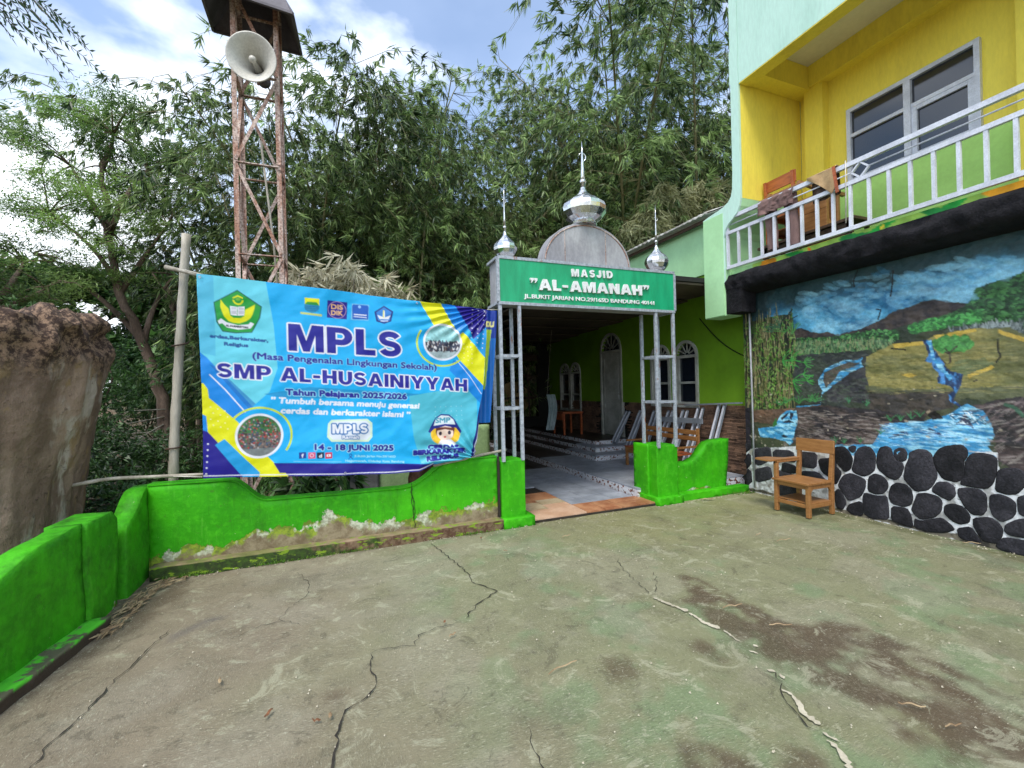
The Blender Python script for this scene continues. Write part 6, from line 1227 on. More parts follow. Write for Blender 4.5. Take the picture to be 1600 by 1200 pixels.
def tri_cloth():
    uu = np.linspace(0, 1, 36); ss = np.linspace(0, 1, 36); U_, S_ = np.meshgrid(uu, ss); ylo, yhi = 3.30, 3.62
    ln = .03 + .27 * np.clip((1 - U_) / .86, 0, 1) ** 1.2 - .5 * np.clip(.14 - U_, 0, 1); yy = ylo + (yhi - ylo) * U_ - S_ * .01; z = 4.04 - S_ * ln; x = XR - .04 - .006 * np.sin(U_ * 9 + S_ * 2)
    me = grid_mesh('front_fold', x, yy, z); me.materials.append(M_TAN); me.flip_normals(); so = link('front_fold', me, tc_); m_ = so.modifiers.new('s', 'SOLIDIFY'); m_.thickness = .006
    z2 = 4.04 - S_ * .30; x2 = XR + .035 + .012 * np.sin(U_ * 14); me = grid_mesh('back_fold', x2, yy, z2); me.materials.append(M_WOODD); so = link('back_fold', me, tc_); m_ = so.modifiers.new('s', 'SOLIDIFY'); m_.thickness = .006
    mb = MB(); mb.tube([(XR + .03, 3.45, 4.03), (XR, 3.45, 4.055), (XR - .03, 3.45, 4.035)], .03, 8); 
    zt = MB(); zt.add([(XR - .045, 3.62, 4.035), (XR - .03, 3.62, 4.05), (XR + .04, 3.62, 4.04), (XR - .045, 3.28, 4.035), (XR - .03, 3.28, 4.05), (XR + .04, 3.28, 4.04)], [(0, 1, 4, 3), (1, 2, 5, 4)]); zt.build('top_fold', M_TAN, tc_)
    hm = MB(); hm.bar((XR - .047, 3.31, 4.04), (XR - .05, 3.27, 3.73), .012, .03, up=(0, 1, 0)); hm.build('hem', M_WOODR, tc_)
tri_cloth()
st_ = thing('string', 'thin cord hanging from the balcony rail beside the diamond ornament', 'cord', (5.31, 3.2, 4)); mb = MB(); mb.tube([(XR - .03, 3.19, 4.05), (XR - .035, 3.19, 3.7), (XR - .03, 3.2, 3.36)], .006, 5); mb.build('cord', M_ROPE, st_)

# ------------------------------------------------------------------ in the porch
for i, (y, zt) in enumerate([(7.98, 1.06), (7.52, 1.09), (7.08, 1.10), (6.66, 1.12), (6.28, 1.14), (5.91, 1.2), (5.45, 1.27)]):
    t = thing('metal_leg_frame', 'galvanised frame leaning under the mosque windows, ' + ['nearest the white door', 'second from the white door', 'third from the white door', 'middle of the row', 'third from the painted wall', 'second from the painted wall', 'tallest, nearest the painted wall'][i], 'metal frame', (5.7, y, .17), 'galvanised leg frames leaning under the mosque windows')
    z0 = .472 if y > 8.1 else (.372 if y > 7.75 else .272 if y > 7.38 else .168)
    for dy in (0, .11):
        mb = MB(); mb.bar((5.50, y + dy, z0), (5.855, y + dy - .03, zt), .045, .03, up=(0, 1, 0)); mb.build('leg', M_STEEL, t)
        mb = MB(); mb.bar((5.475, y + dy, z0 + .05), (5.83, y + dy - .03, zt - .02), .012, .03, up=(0, 1, 0)); mb.build('edge_strip', M_WHITE, t)
    mb = MB(); mb.bar((5.60, y + .02, z0 + .2), (5.60, y + .09, z0 + .2), .03); mb.build('cross_bar', M_STEEL, t)
t = thing('metal_bar', 'long dark metal bar resting on the leaning frames along the green wall', 'metal bar', (5.8, 5.4, 1.27)); mb = MB(); mb.bar((5.80, 5.05, 1.30), (5.84, 6.3, 1.235), .04, .025); mb.build('bar', M_STEEL, t)
t = thing('metal_bar', 'pale metal bar lying across the leaning frames below the window', 'metal bar', (5.7, 6.2, .95)); mb = MB(); mb.bar((5.70, 5.75, .98), (5.70, 6.9, .96), .02, .09); mb.build('bar', M_STEEL, t)
t = thing('wooden_bench', 'ochre slatted wooden bench behind the short green wall at the porch', 'bench', (5.2, 6, .17))
for z in (.80, .70): mb = MB(); mb.box(5.27, 5.29, 5.45, 6.75, z, z + .07); mb.build('back_slat', M_WCH, t, bevel=.003)
for y in (5.45, 6.72):
    mb = MB(); mb.box(5.295, 5.335, y, y + .04, .168, .90); mb.build('leg', M_WCH, t); mb = MB(); mb.box(4.86, 4.90, y, y + .04, .168, .50); mb.build('leg', M_WCH, t); mb = MB(); mb.box(4.87, 5.29, y, y + .035, .60, .63); mb.build('armrest', M_WCH, t)
for x in (4.86, 4.98, 5.10): mb = MB(); mb.box(x, x + .1, 5.42, 6.79, .50, .52); mb.build('seat_slat', M_WOODR, t)
mb = MB(); mb.box(4.87, 4.90, 5.49, 6.72, .40, .499); mb.build('front_rail', M_WCH, t)
t = thing('wooden_desk', 'brown wooden desk standing in the dark depth of the porch', 'desk', (5.2, 9.6, .47)); mb = MB(); mb.box(4.95, 5.5, 9.3, 9.9, .98, 1.02); mb.build('desk_top', M_WOODR, t)
for x in (4.97, 5.44):
    for y in (9.32, 9.84): mb = MB(); mb.box(x, x + .04, y, y + .04, .471, .978); mb.build('leg', M_WOODR, t)
mb = MB(); mb.box(4.955, 4.97, 9.37, 9.83, .83, .975); mb.build('apron', M_WOODR, t)
t = thing('hanging_cloth', 'pale cloth hanging beside the brown desk deep in the porch', 'cloth', (4.75, 9.5, .6)); uu = np.linspace(0, 1, 20); ss = np.linspace(0, 1, 24); U_, S_ = np.meshgrid(uu, ss)
me = grid_mesh('cloth', 4.62 + U_ * .24 + .05 * np.sin(S_ * 4), 9.5 + .02 * np.sin(U_ * 20), 1.45 - S_ * .85); me.materials.append(paint('pale_blue_cloth', rgb(170, 186, 190), rgb(140, 158, 164), .9, 5, .2)); me.flip_normals(); o = link('cloth', me, t); mb = MB(); mb.tube([(4.64, 9.5, 1.46), (4.80, 9.5, 3.0)], .004, 4); mb.build('cord', M_ROPE, t)
t = thing('woven_tray', 'round beige woven tray seen through the rear opening of the porch', 'tray', (4.9, 12.5, .8)); mb = MB(); mb.lathe([(.0, 0), (.45, .02), (.5, .06), (.45, .08), (.0, .04)], (0, 0, 0), 28); o = mb.build('tray', paint('tray_straw', rgb(200, 176, 130), rgb(170, 140, 96), .9, 4, .3, 50), t, local=True); o.rotation_euler = (RAD(80), 0, 0); o.location = (.1, 0, .55)
for y, z in ((4.97, 2.98),):
    t = thing('wall_cable', 'black cable sagging across the bright green mosque wall', 'cable', (5.85, 5.5, 2)); mb = MB(); mb.tube([(5.885, 5.95 - .95 * k / 10, 2.75 - .75 * k / 10 - .10 * math.sin(math.pi * k / 10)) for k in range(11)], .008, 6); mb.build('cable', M_BLACK, t)

# ------------------------------------------------------------------ litter on the court
M_STRAW = paint('dry_bamboo_sheath', rgb(164, 144, 112), rgb(118, 96, 70), .9, 9, .2); M_DRYL = paint('dry_leaf', rgb(130, 84, 54), rgb(90, 60, 40), .9, 9, .2)
q = random.Random(21); n_l = 0
def sheath(x, y, ln, w, a, mat, name, label, cat, grp, z=.012):
    d = Vector((math.cos(a), math.sin(a))); s_ = Vector((-d.y, d.x)); v = []; f = []; n = 6
    for i in range(n + 1):
        t_ = i / n; c_ = Vector((x, y)) + d * (t_ - .5) * ln + s_ * math.sin(t_ * 3) * ln * .06; ww = w * math.sin(math.pi * (.12 + .8 * t_)); hz = z + .006 + .012 * abs(math.sin(t_ * 5 + a))
        v += [(c_.x + s_.x * ww, c_.y + s_.y * ww, hz), (c_.x, c_.y, hz + .006), (c_.x - s_.x * ww, c_.y - s_.y * ww, hz)]
    for i in range(n): f += [(i * 3, i * 3 + 1, i * 3 + 4, i * 3 + 3), (i * 3 + 1, i * 3 + 2, i * 3 + 5, i * 3 + 4)]
    mb = MB(); mb.add(v, f, True); o = mb.build(name, mat); tag(o, label, cat, grp); return o
for i, (x, y) in enumerate([(2.223,4.173),(2.565,2.352),(4.031,3.349),(4.115,3.128),(2.640,2.044),(2.561,1.144),(5.598,2.323),(4.683,4.678),(2.545,1.292),(1.143,2.223)]):
    sheath(x, y, q.uniform(.08, .2), .0035 if i != 7 else .03, q.uniform(-.8, .5), M_STRAW, 'straw', ['pale dry stem in front of the tiled gate threshold', 'pale split stem lying on the dark brown stain', 'curled dry stem on the greenish court left of the chair', 'bent dry stem nearest the wooden chair', 'reddish thin stem across the brown stain', 'long straw lying at the lower right of the court', 'pale strips of straw at the foot of the painted stones', 'pale crumpled scrap by the right pillar plinth', 'long thin stalk between the stains at lower right', 'short pale stem on the green patch in the foreground'][i], 'stem', 'dry stems on the court')
for i, (x, y) in enumerate([(-0.643,2.886),(0.640,2.983),(0.652,2.808),(-0.356,2.490),(1.487,4.055),(-0.133,2.348),(-0.069,2.354),(1.384,4.509)]):
    sheath(x, y, q.uniform(.035, .07), .008, q.uniform(0, 3), M_DRYL if i % 2 else M_STRAW, 'fallen_leaf', ['tan fallen leaf in the left foreground near the long crack', 'brown leaf lying in the winding crack', 'small red-brown leaf just below the winding crack', 'small curled tan leaf in the lower left foreground', 'dark curled leaf on the court near the gate kerb', 'long tan leaf left of the central crack', 'pale leaf touching the central crack', 'small pale leaf close to the kerb of the long wall'][i], 'leaf', 'fallen leaves on the court')
litter = MB()
for i in range(150):      # drift of bamboo sheaths along the left wall corner
    t_ = q.random(); x = -1.55 + .12 * q.random() + .35 * max(0, t_ - .75) * 3 * q.random(); y = 3.75 + t_ * .95; a = q.gauss(1.25, .5); l = q.uniform(.04, .16)
    d = Vector((math.cos(a), math.sin(a))) * l / 2; w_ = q.uniform(.003, .009); s_ = Vector((-d.y, d.x)).normalized() * w_; z = .012 + q.random() * .02
    litter.add([(x - d.x, y - d.y, z), (x + s_.x, y + s_.y, z + .006), (x + d.x, y + d.y, z), (x - s_.x, y - s_.y, z + .002)], [(0, 1, 2, 3)])
o = litter.build('leaf_litter', M_STRAW); o['kind'] = 'stuff'; o['label'] = 'drift of dry bamboo sheaths in the corner by the left wall'
grit = MB()
for i in range(900):
    r = q.random()
    if r < .3: x, y = q.uniform(-1.5, 5.5), 4.70 + q.gauss(0, .03)
    elif r < .5: x, y = 5.58 + q.gauss(0, .04), q.uniform(1, 4.9)
    else: x, y = q.uniform(-1.6, 5.5), q.uniform(1.0, 4.7)
    s_ = q.uniform(.003, .009); a = q.uniform(0, 3); grit.add([(x - s_, y, .010), (x + s_ * math.cos(a), y + s_ * math.sin(a), .011), (x, y - s_, .010), (x, y, .010 + s_)], [(0, 3, 1), (1, 3, 2), (2, 3, 0)])
o = grit.build('grit', M_CEM); o['kind'] = 'stuff'; o['label'] = 'small crumbs and grit scattered over the court'
M_WEED = leafmat('weed_leaf', rgb(60, 110, 30), rgb(120, 160, 50), .2)
P = []; D = []
for i in range(700):
    c_ = q.choice([(-.3, 4.70, .14), (.1, 4.71, .1), (1.35, 4.70, .1), (5.3, 4.78, .18), (5.45, 4.70, .12), (-1.3, 4.70, .1), (-.6, 4.71, .08)]); P.append((c_[0] + q.gauss(0, c_[2]), c_[1] + q.gauss(0, .012), .01)); D.append((q.gauss(0, .5), q.gauss(-.2, .5), .8))
P, D = np.array(P), np.array(D); o = link('weeds', leaf_mesh('weeds', P, D, np.random.RandomState(1).randn(len(P), 3), np.random.RandomState(2).uniform(.015, .045, len(P)), .008, np.random.RandomState(3).rand(len(P)), M_WEED)); o['kind'] = 'stuff'; o['label'] = 'tiny green weeds along the foot of the walls'

# ------------------------------------------------------------------ vegetation
RS = np.random.RandomState(5)
def camxy(l, d): return (l * math.cos(RAD(21.5)) + d * math.sin(RAD(21.5)), -l * math.sin(RAD(21.5)) + d * math.cos(RAD(21.5)))
def ground_z(x, y): return float(terr(np.array([[x]]), np.array([[y]]))[0, 0])
M_BLF = leafmat('bamboo_leaf', rgb(40, 68, 32), rgb(172, 202, 122), .3, .45)
M_DRYBF = leafmat('dried_bamboo_leaf', rgb(128, 120, 96), rgb(214, 208, 180), .2, .6)
M_OLIVEF = leafmat('yellowing_bamboo_leaf', rgb(92, 110, 62), rgb(168, 178, 120), .22, .5)
M_PALEF = leafmat('pale_drying_bamboo_leaf', rgb(122, 132, 88), rgb(204, 204, 156), .25, .5)
M_FEATH = leafmat('feathery_leaflet', rgb(74, 104, 58), rgb(146, 178, 98), .4, .5)
M_BUSH = leafmat('shrub_leaf', rgb(26, 54, 26), rgb(88, 128, 62), .25, .45)
M_FRONDN = leafmat('near_frond_leaflet', rgb(56, 84, 66), rgb(96, 130, 96), .3, .5)
def bez(p0, p1, p2, t): return p0 * (1 - t) ** 2 + p1 * 2 * t * (1 - t) + p2 * t * t
def sprays(pts, dirs, n, ln, w, rs, spread=.8, droop=.9):
    """leaf fans hanging at the given points"""
    P = np.repeat(pts, n, 0); Dd = np.repeat(dirs, n, 0); k = len(P)
    m_ = Dd[::n] * .75 + rs.randn(k // n, 3) * .38; m_[:, 2] -= droop * (.35 + rs.rand(k // n) * .75); m_ /= np.linalg.norm(m_, axis=1, keepdims=True)
    D = np.repeat(m_, n, 0) + rs.randn(k, 3) * spread * .52
    P = P + rs.randn(k, 3) * .012
    return P, D, rs.uniform(ln[0], ln[1], k), rs.uniform(w[0], w[1], k)
def bamboo_parts(seed, H=11, culms=4, lean=1.8, node=.36, dens=1.0):
    rs = np.random.RandomState(seed); out = []; PP = []; DD = []
    for c in range(culms):
        az = rs.uniform(0, 2 * np.pi) if culms > 1 else 0; h = H * rs.uniform(.72, 1.0); ln = lean * rs.uniform(.4, 1.3); base = np.array([rs.randn() * .3, rs.randn() * .3, -.3]); o = np.array([np.cos(az), np.sin(az), 0])
        p1 = base + np.array([0, 0, h * .75]) + o * ln * .25; p2 = base + np.array([0, 0, h * .93]) + o * ln * 1.5; n = int(h / node); path = [bez(base, p1, p2, t) for t in np.linspace(0, 1, n)]
        tw = []; out.append((path, [.035 * (1 - .85 * i / n) + .004 for i in range(n)], tw))
        for i in range(int(n * .14), n):
            tt = i / n
            for b in range(rs.poisson(4.6 * dens)):
                a = rs.uniform(0, 2 * np.pi); bl = (.75 + .95 * np.sin(np.pi * tt * .84)) * rs.uniform(.5, 1.15); d = np.array([np.cos(a), np.sin(a), 0]) + o * .3
                q0 = path[i]; q1 = q0 + d * bl * .6 + np.array([0, 0, bl * .35]); q2 = q0 + d * bl * 1.05 - np.array([0, 0, bl * rs.uniform(.2, .7)])
                tw.append([bez(q0, q1, q2, t) for t in (0, .33, .66, 1)]); m = max(3, int(bl / .16))
                for t in np.linspace(.3, 1, m): PP.append(bez(q0, q1, q2, t) + rs.randn(3) * .05); DD.append(d * .8)
    return out, np.array(PP), np.array(DD), rs
def bamboo_proto(seed, mat, **k):
    cul, P, D, rs = bamboo_parts(seed, **k)
    keep = fbm(P[:, 0] * 1.1 + 3 * P[:, 1] + seed, P[:, 2] * 1.0 + 2, 3) > .42; P, D = P[keep], D[keep]
    P, D, Ln, Wd = sprays(P, D, 12, (.13, .26), (.018, .031), rs, .62, 1.25); patch = fbm(P[:, 0] * 1.3 + 7, P[:, 2] * 1.1 + P[:, 1], 3); tone = np.clip((patch - .3) * 1.6 + rs.randn(len(P)) * .22, 0, 1)
    t = bpy.data.objects.new('bamboo_clump', None); C.objects.link(t)
    for path, r, tw in cul:
        mb = MB(); mb.tube(path[::3] + [path[-1]], r[::3] + [r[-1]], 6)
        for b_ in tw: mb.tube(b_, [.006, .005, .004, .002], 3, False)
        mb.build('culm', M_CULM, t, local=True)
    link('foliage', leaf_mesh('bamboo_foliage', P, D, rs.randn(len(P), 3), Ln, Wd, tone, mat), t, local=True)
    return t
protos = [bamboo_proto(s, M_BLF, H=h, culms=c, lean=l) for s, h, c, l in ((1, 10.5, 4, 1.9), (2, 9.5, 4, 2.2), (3, 11.5, 4, 1.5), (4, 10, 5, 2.6), (5, 8.5, 4, 1.8))]
q = random.Random(12); spots = []
for (l, d, s) in [(-6.9, 10.9, .84), (-6.0, 10.6, 1.04), (-4.9, 10.9, 1.08), (-3.6, 11.4, 1.02), (-2.3, 11.8, 1.02), (-1.2, 13.2, .97), (0.1, 13.9, .98), (1.2, 14.4, .96), (2.3, 14.2, 1.0), (3.2, 13.8, 1.2), (4.9, 14.2, 1.38), (5.9, 14.6, 1.42), (4.1, 15.2, 1.4),
                  (-5.6, 12.8, .95), (-4.2, 13.4, 1.0), (-2.9, 13.8, 1.02), (-1.5, 14.4, .92), (-.3, 15.0, .90), (1.0, 15.4, .9), (2.4, 15.2, .95), (3.8, 15.6, 1.1), (5.2, 15.4, 1.15), (6.4, 15.8, 1.2),
                  (-4.6, 15.6, .9), (-3.0, 16.2, .9), (-1.0, 17, .9), (1.0, 17.6, .95), (3.0, 17.6, 1), (5.0, 18, 1)]:
    spots.append((l + q.uniform(-.2, .2), d, s * 1.10))
used = set(); LBL = dict(enumerate(['green bamboo clump at the left end of the grove, left of the rusty tower', 'green bamboo clump rising directly behind the rusty loudspeaker tower', 'green bamboo clump just right of the rusty tower, above the banner',
 'green bamboo clump behind the dried foliage above the banner', 'green bamboo clump above the upper right corner of the banner', 'green bamboo clump left of the small left dome', 'green bamboo clump right behind the small left dome',
 'green bamboo clump between the left dome and the big middle dome', 'tall bamboo clump right behind the big middle dome', 'tall bamboo clump between the middle dome and the right dome', 'tall bamboo clump above the small right dome',
 'tall bamboo clump standing over the yellowing bamboo mass', 'tall green bamboo clump at the right end of the grove against the school wall']))
for i, (l, d, s) in enumerate(spots):
    k = q.randrange(len(protos)); x, y = camxy(l, d)
    o = protos[k] if k not in used else copy_tree(protos[k]); used.add(k)
    o.location = (x, y, ground_z(x, y) if d < 14 else ground_z(x, y) * .75); o.rotation_euler = (0, 0, q.uniform(0, 6.28)); o.scale = (s, s, s * q.uniform(.92, 1.05))
    tag(o, LBL.get(i, 'green bamboo clump in the rear rows of the dense grove behind the mosque'), 'bamboo', 'bamboo clumps of the grove')
for k, p in enumerate(protos):
    if k not in used:
        for c in list(p.children): bpy.data.objects.remove(c)
        bpy.data.objects.remove(p)
# drooping, dried and yellowing masses
def mound(label, name, cat, pts, rad, n, mat, ln=(.14, .3), w=(.02, .035), seed=0, culm_mat=None, droop=1.2, group=None, base=None, spr=8):
    rs = np.random.RandomState(seed); P = []; D = []
    for (c_, r) in zip(pts, rad):
        c_ = np.array(c_); r = np.array(r); v = rs.randn(n, 3); v /= np.linalg.norm(v, axis=1, keepdims=True); rr = rs.rand(n, 1) ** .4; P.append(c_ + v * rr * r); D.append(v * [.8, .8, .2])
    P = np.concatenate(P); D = np.concatenate(D); P, D, Ln, Wd = sprays(P, D, spr, ln, w, rs, .9, droop)
    b0 = base or (pts[0][0], pts[0][1], ground_z(pts[0][0], pts[0][1])); t = thing(name, label, cat, b0, group)
    tone = np.clip(fbm(P[:, 0] * 2 + 3, P[:, 2] * 2 + P[:, 1], 3) * 1.4 - .2 + rs.randn(len(P)) * .25, 0, 1)
    link('foliage', leaf_mesh(name + '_foliage', P, D, rs.randn(len(P), 3), Ln, Wd, tone, mat), t)
    for j, (c_, r) in enumerate(zip(pts, rad)):
        g = np.array([c_[0] + rs.randn() * .2, c_[1] + .3 + rs.rand() * .3, ground_z(c_[0], c_[1]) - .1]); e = np.array(c_) + [0, 0, r[2] * .5]; mb = MB(); mb.tube([bez(g, (g + e) / 2 + [rs.randn() * .2, .3, .4], e, u_) for u_ in np.linspace(0, 1, 7)], [.03 - .003 * u_ for u_ in range(7)], 6); mb.build('stem', culm_mat or M_CULM, t)
    return t
mound('dried grey-tan drooping bamboo foliage right above the middle of the banner', 'dry_bamboo_foliage', 'dry bamboo', [(-.55, 8.0, 3.45), (-.2, 8.1, 3.55), (.1, 8.2, 3.75), (.3, 8.1, 3.5), (.75, 8.2, 3.5), (1.05, 8.2, 3.3), (.5, 8.0, 3.2), (-.1, 8.0, 3.1), (-.6, 8, 3.1)], [(.34, .3, .26)] * 9, 22, M_DRYBF, (.16, .34), (.022, .042), 1, M_BAMBOO, .9, spr=10)
mound('light green bamboo undergrowth above the right end of the banner', 'bamboo_undergrowth', 'bamboo', [(.95, 9.4, 3.5), (1.3, 9.6, 3.3), (.6, 9.6, 3.2), (1.0, 9.5, 2.6)], [(.6, .35, .35)] * 4, 120, M_OLIVEF, (.16, .3), (.016, .026), 2, M_CULM, .2)
mound('pale yellowing bamboo mass drooping behind the right dome beside the school wall', 'yellowing_bamboo', 'bamboo', [(7.3, 8.9, 5.7), (7.7, 8.9, 6.15), (8.3, 8.9, 6.2), (8.9, 8.8, 6.4), (6.9, 9.0, 5.2), (7.6, 8.9, 5.4), (8.3, 8.9, 5.6), (9.0, 8.9, 5.7), (8.0, 9.0, 4.9), (7.1, 8.9, 4.7), (9.4, 8.9, 6.6)], [(.42, .35, .55)] * 11, 150, M_PALEF, (.2, .42), (.028, .045), 3, M_BAMBOO, 2.2)
# feathery tree at the left
def feathery(label, trunk, limbs, crowns, seed, n=60, lf=(.05, .12), wd=(.014, .028), mat=None, name='feathery_tree', bark=None, spr=9, r0=.14):
    rs = np.random.RandomState(seed); t = thing(name, label, 'tree', (trunk[0][0], trunk[0][1], ground_z(trunk[0][0], trunk[0][1])))
    T = [np.array(p, float) for p in trunk]; mb = MB(); k = len(T); path = []
    for i in range(k - 1):
        for u_ in np.linspace(0, 1, 5)[:-1]: path.append(T[i] * (1 - u_) + T[i + 1] * u_ + rs.randn(3) * .02)
    path.append(T[-1]); mb.tube(path, [r0 * (1 - .75 * i / len(path)) for i in range(len(path))], 9); mb.build('trunk', bark or M_BARK, t)
    for c_, r in limbs:
        a = T[r]; b = np.array(c_, float); mb = MB(); mid = (a + b) / 2 + [rs.randn() * .2, rs.randn() * .2, .25]; mb.tube([bez(a, mid, b, u_) for u_ in np.linspace(0, 1, 8)], [r0 * .45 * (1 - .8 * u_) + .006 for u_ in np.linspace(0, 1, 8)], 6); mb.build('limb', bark or M_BARK, t)
    P = []; D = []; tw = MB()
    for c_, r in crowns:
        c_ = np.array(c_, float); r = np.array(r, float)
        src = min([np.array(l[0], float) for l in limbs] + [T[-1], T[-2]], key=lambda z_: np.linalg.norm(z_ - c_)); tw.tube([bez(src, (src + c_) / 2 + [0, 0, .15], c_, u_) for u_ in np.linspace(0, 1, 5)], [.022, .017, .013, .009, .005], 5)
        m = int(n * r[0] * r[1] / .35) + 20; v = rs.randn(m, 3); v /= np.linalg.norm(v, axis=1, keepdims=True); v *= rs.rand(m, 1) ** .5; P.append(c_ + v * r); D.append(v + [0, 0, .1])
        for _ in range(4): e = c_ + (rs.rand(3) - .5) * r * 1.6; tw.tube([c_, (c_ + e) / 2 + [0, 0, .04], e], [.007, .005, .003], 4)
    tw.build('twigs', bark or M_BARK, t)['kind'] = 'stuff'
    P = np.concatenate(P); D = np.concatenate(D); P = np.repeat(P, spr, 0) + rs.randn(len(P) * spr, 3) * [.15, .15, .06]; D = np.repeat(D, spr, 0) * .4 + rs.randn(len(P), 3) * [1, 1, .45] - [0, 0, .25]
    tone = np.clip(fbm(P[:, 0] * 1.2 + 3, P[:, 2] * 2.2 + P[:, 1], 3) * 2 - .5 + rs.randn(len(P)) * .2, 0, 1); S = np.tile([0., 0, 1.], (len(P), 1)); S = np.cross(D, S) + rs.randn(len(P), 3) * .25
    link('crown', leaf_mesh(name + '_crown', P, D, S, rs.uniform(*lf, len(P)), rs.uniform(*wd, len(P)), tone, mat or M_FEATH), t); return t
rs = np.random.RandomState(8)
crowns = []
for i in range(62):
    z = 4.0 + 3.8 * rs.rand() ** .9; wdt = 1.55 - .28 * abs(z - 5.9); crowns.append(((-4.6 + rs.uniform(-1, 1) * wdt, 12 + rs.uniform(-1, 1), z), (rs.uniform(.25, .6), rs.uniform(.25, .5), rs.uniform(.08, .2))))
crowns += [((-5.0, 12, 7.7), (.6, .5, .22)), ((-4.2, 12, 7.75), (.5, .5, .2)), ((-3.5, 12.1, 6.9), (.55, .5, .2)), ((-3.2, 12, 6.0), (.45, .4, .18)), ((-3.3, 12.3, 5.2), (.45, .4, .2)), ((-5.9, 12, 6.9), (.5, .5, .2)), ((-5.9, 12, 5.5), (.6, .5, .2))]
feathery('tall feathery leaved tree with a slanting forked trunk left of the bamboo pole', [(-3.45, 12, -.6), (-3.66, 12, 1.6), (-3.95, 12, 2.8), (-4.35, 12, 3.9), (-4.5, 12, 5.2), (-4.6, 12, 6.6)],
         [((-5.4, 11.8, 5.4), 3), ((-3.5, 12.1, 5.5), 3), ((-5.2, 12.2, 6.6), 4), ((-3.8, 12, 6.6), 4), ((-5.7, 11.9, 4.6), 2), ((-3.4, 12.2, 4.4), 2), ((-4.4, 12, 7.3), 5)], crowns, 3, n=76)
crowns = [((-5.9 + rs.uniform(-1.5, 1.5), 11 + rs.uniform(-1, 1), rs.uniform(3.3, 4.6)), (rs.uniform(.4, .7), rs.uniform(.4, .6), rs.uniform(.14, .28))) for i in range(20)]
feathery('low spreading feathery tree at the far left above the cut stump', [(-6.2, 11, -.8), (-6.1, 11, 1.5), (-5.9, 11, 3.2)], [((-5.0, 10.8, 3.7), 2), ((-6.9, 11, 3.9), 2), ((-5.6, 11.4, 4.3), 2)], crowns, 4)
crowns = [((-5.2 + rs.uniform(-.8, .6), 8.2 + rs.uniform(-.6, .6), rs.uniform(4.2, 6.2)), (rs.uniform(.25, .4), rs.uniform(.3, .4), rs.uniform(.06, .12))) for i in range(8)]
feathery('feathery tree whose leafy twigs reach in from the left edge', [(-7.6, 8.4, -.6), (-7.2, 8.3, 3), (-6.4, 8.2, 5.0)], [((-5.6, 8.2, 5.6), 2), ((-5.5, 8.3, 4.8), 2)], crowns, 5, n=60)
bb = thing('bare_branch', 'pale bare twiggy branch sticking out left of the slanting tree trunk', 'branch', (-3.7, 11.8, 1.2)); mb = MB(); rs_ = np.random.RandomState(4)
for k_ in range(5):
    a0 = np.array([-3.62 + .02 * k_, 11.85, .7 + .16 * k_]); e = a0 + np.array([-rs_.uniform(.7, 1.5), -.2, rs_.uniform(-.7, .1)]); mb.tube([a0, (a0 + e) / 2 + [0, 0, rs_.uniform(-.1, .12)], e], [.016, .011, .004], 5)
    for j_ in range(3): u_ = rs_.uniform(.3, .9); p_ = a0 * (1 - u_) + e * u_; mb.tube([p_, p_ + [-rs_.uniform(.2, .45), 0, rs_.uniform(-.25, .25)]], [.006, .002], 4)
mb.build('twigs', M_BAMBOO, bb)['kind'] = 'stuff'
# second darker tree behind
crowns = [((-2.6 + rs.uniform(-1.2, 1.2), 14.5 + rs.uniform(-.8, .8), rs.uniform(1.8, 4.2)), (rs.uniform(.4, .7), rs.uniform(.4, .6), rs.uniform(.2, .4))) for i in range(18)]
feathery('dark slim tree standing behind the feathery tree, beside the bamboo grove', [(-3.7, 14.5, -.4), (-3.9, 14.5, 2.2), (-4.2, 14.5, 4.6)], [((-3.0, 14.4, 3.6), 1), ((-4.6, 14.6, 5.0), 1), ((-2.4, 14.4, 4.6), 2)], crowns, 6, mat=M_BUSH, name='dark_tree')
# near fronds, top left
nb = thing('tree_branch', 'near leafy branch with fern-like fronds hanging in at the top left corner', 'branch', (-2.6, 3.9, 4.5)); P = []; D = []; Ln = []; mb = MB(); rs = np.random.RandomState(31)
mb.tube([(-3.2, 3.6, 4.55), (-2.5, 3.9, 4.45), (-2.05, 4.05, 4.30)], [.02, .014, .006], 6)
for i in range(26):
    s0 = np.array([-2.45 + .5 * rs.rand(), 3.9 + rs.uniform(-.15, .2), 4.38 + rs.uniform(-.12, .16)]); a = rs.uniform(-.9, .5); ln = rs.uniform(.28, .5); d = np.array([math.cos(a), .3 * rs.randn(), math.sin(a) * .8 - .35]); e = s0 + d * ln
    pth = [bez(s0, s0 + d * ln * .5 + [0, 0, .05], e - [0, 0, .07], u_) for u_ in np.linspace(0, 1, 16)]; mb.tube(pth[::3], .0022, 4); sd_ = np.cross(d, [0, .3, 1]); sd_ /= np.linalg.norm(sd_)
    for j in range(3, 16):
        for sg in (-1, 1): P.append(pth[j]); D.append(sd_ * sg + d * .55 + [0, 0, -.15] + rs.randn(3) * .1); Ln.append(rs.uniform(.045, .075) * (1.1 - .5 * abs(j / 15 - .5)))
mb.build('twigs', M_BARK, nb)['kind'] = 'stuff'; P, D = np.array(P), np.array(D); link('fronds', leaf_mesh('fronds', P, D, np.random.RandomState(2).randn(len(P), 3), np.array(Ln), .016, rs.rand(len(P)), M_FRONDN), nb)
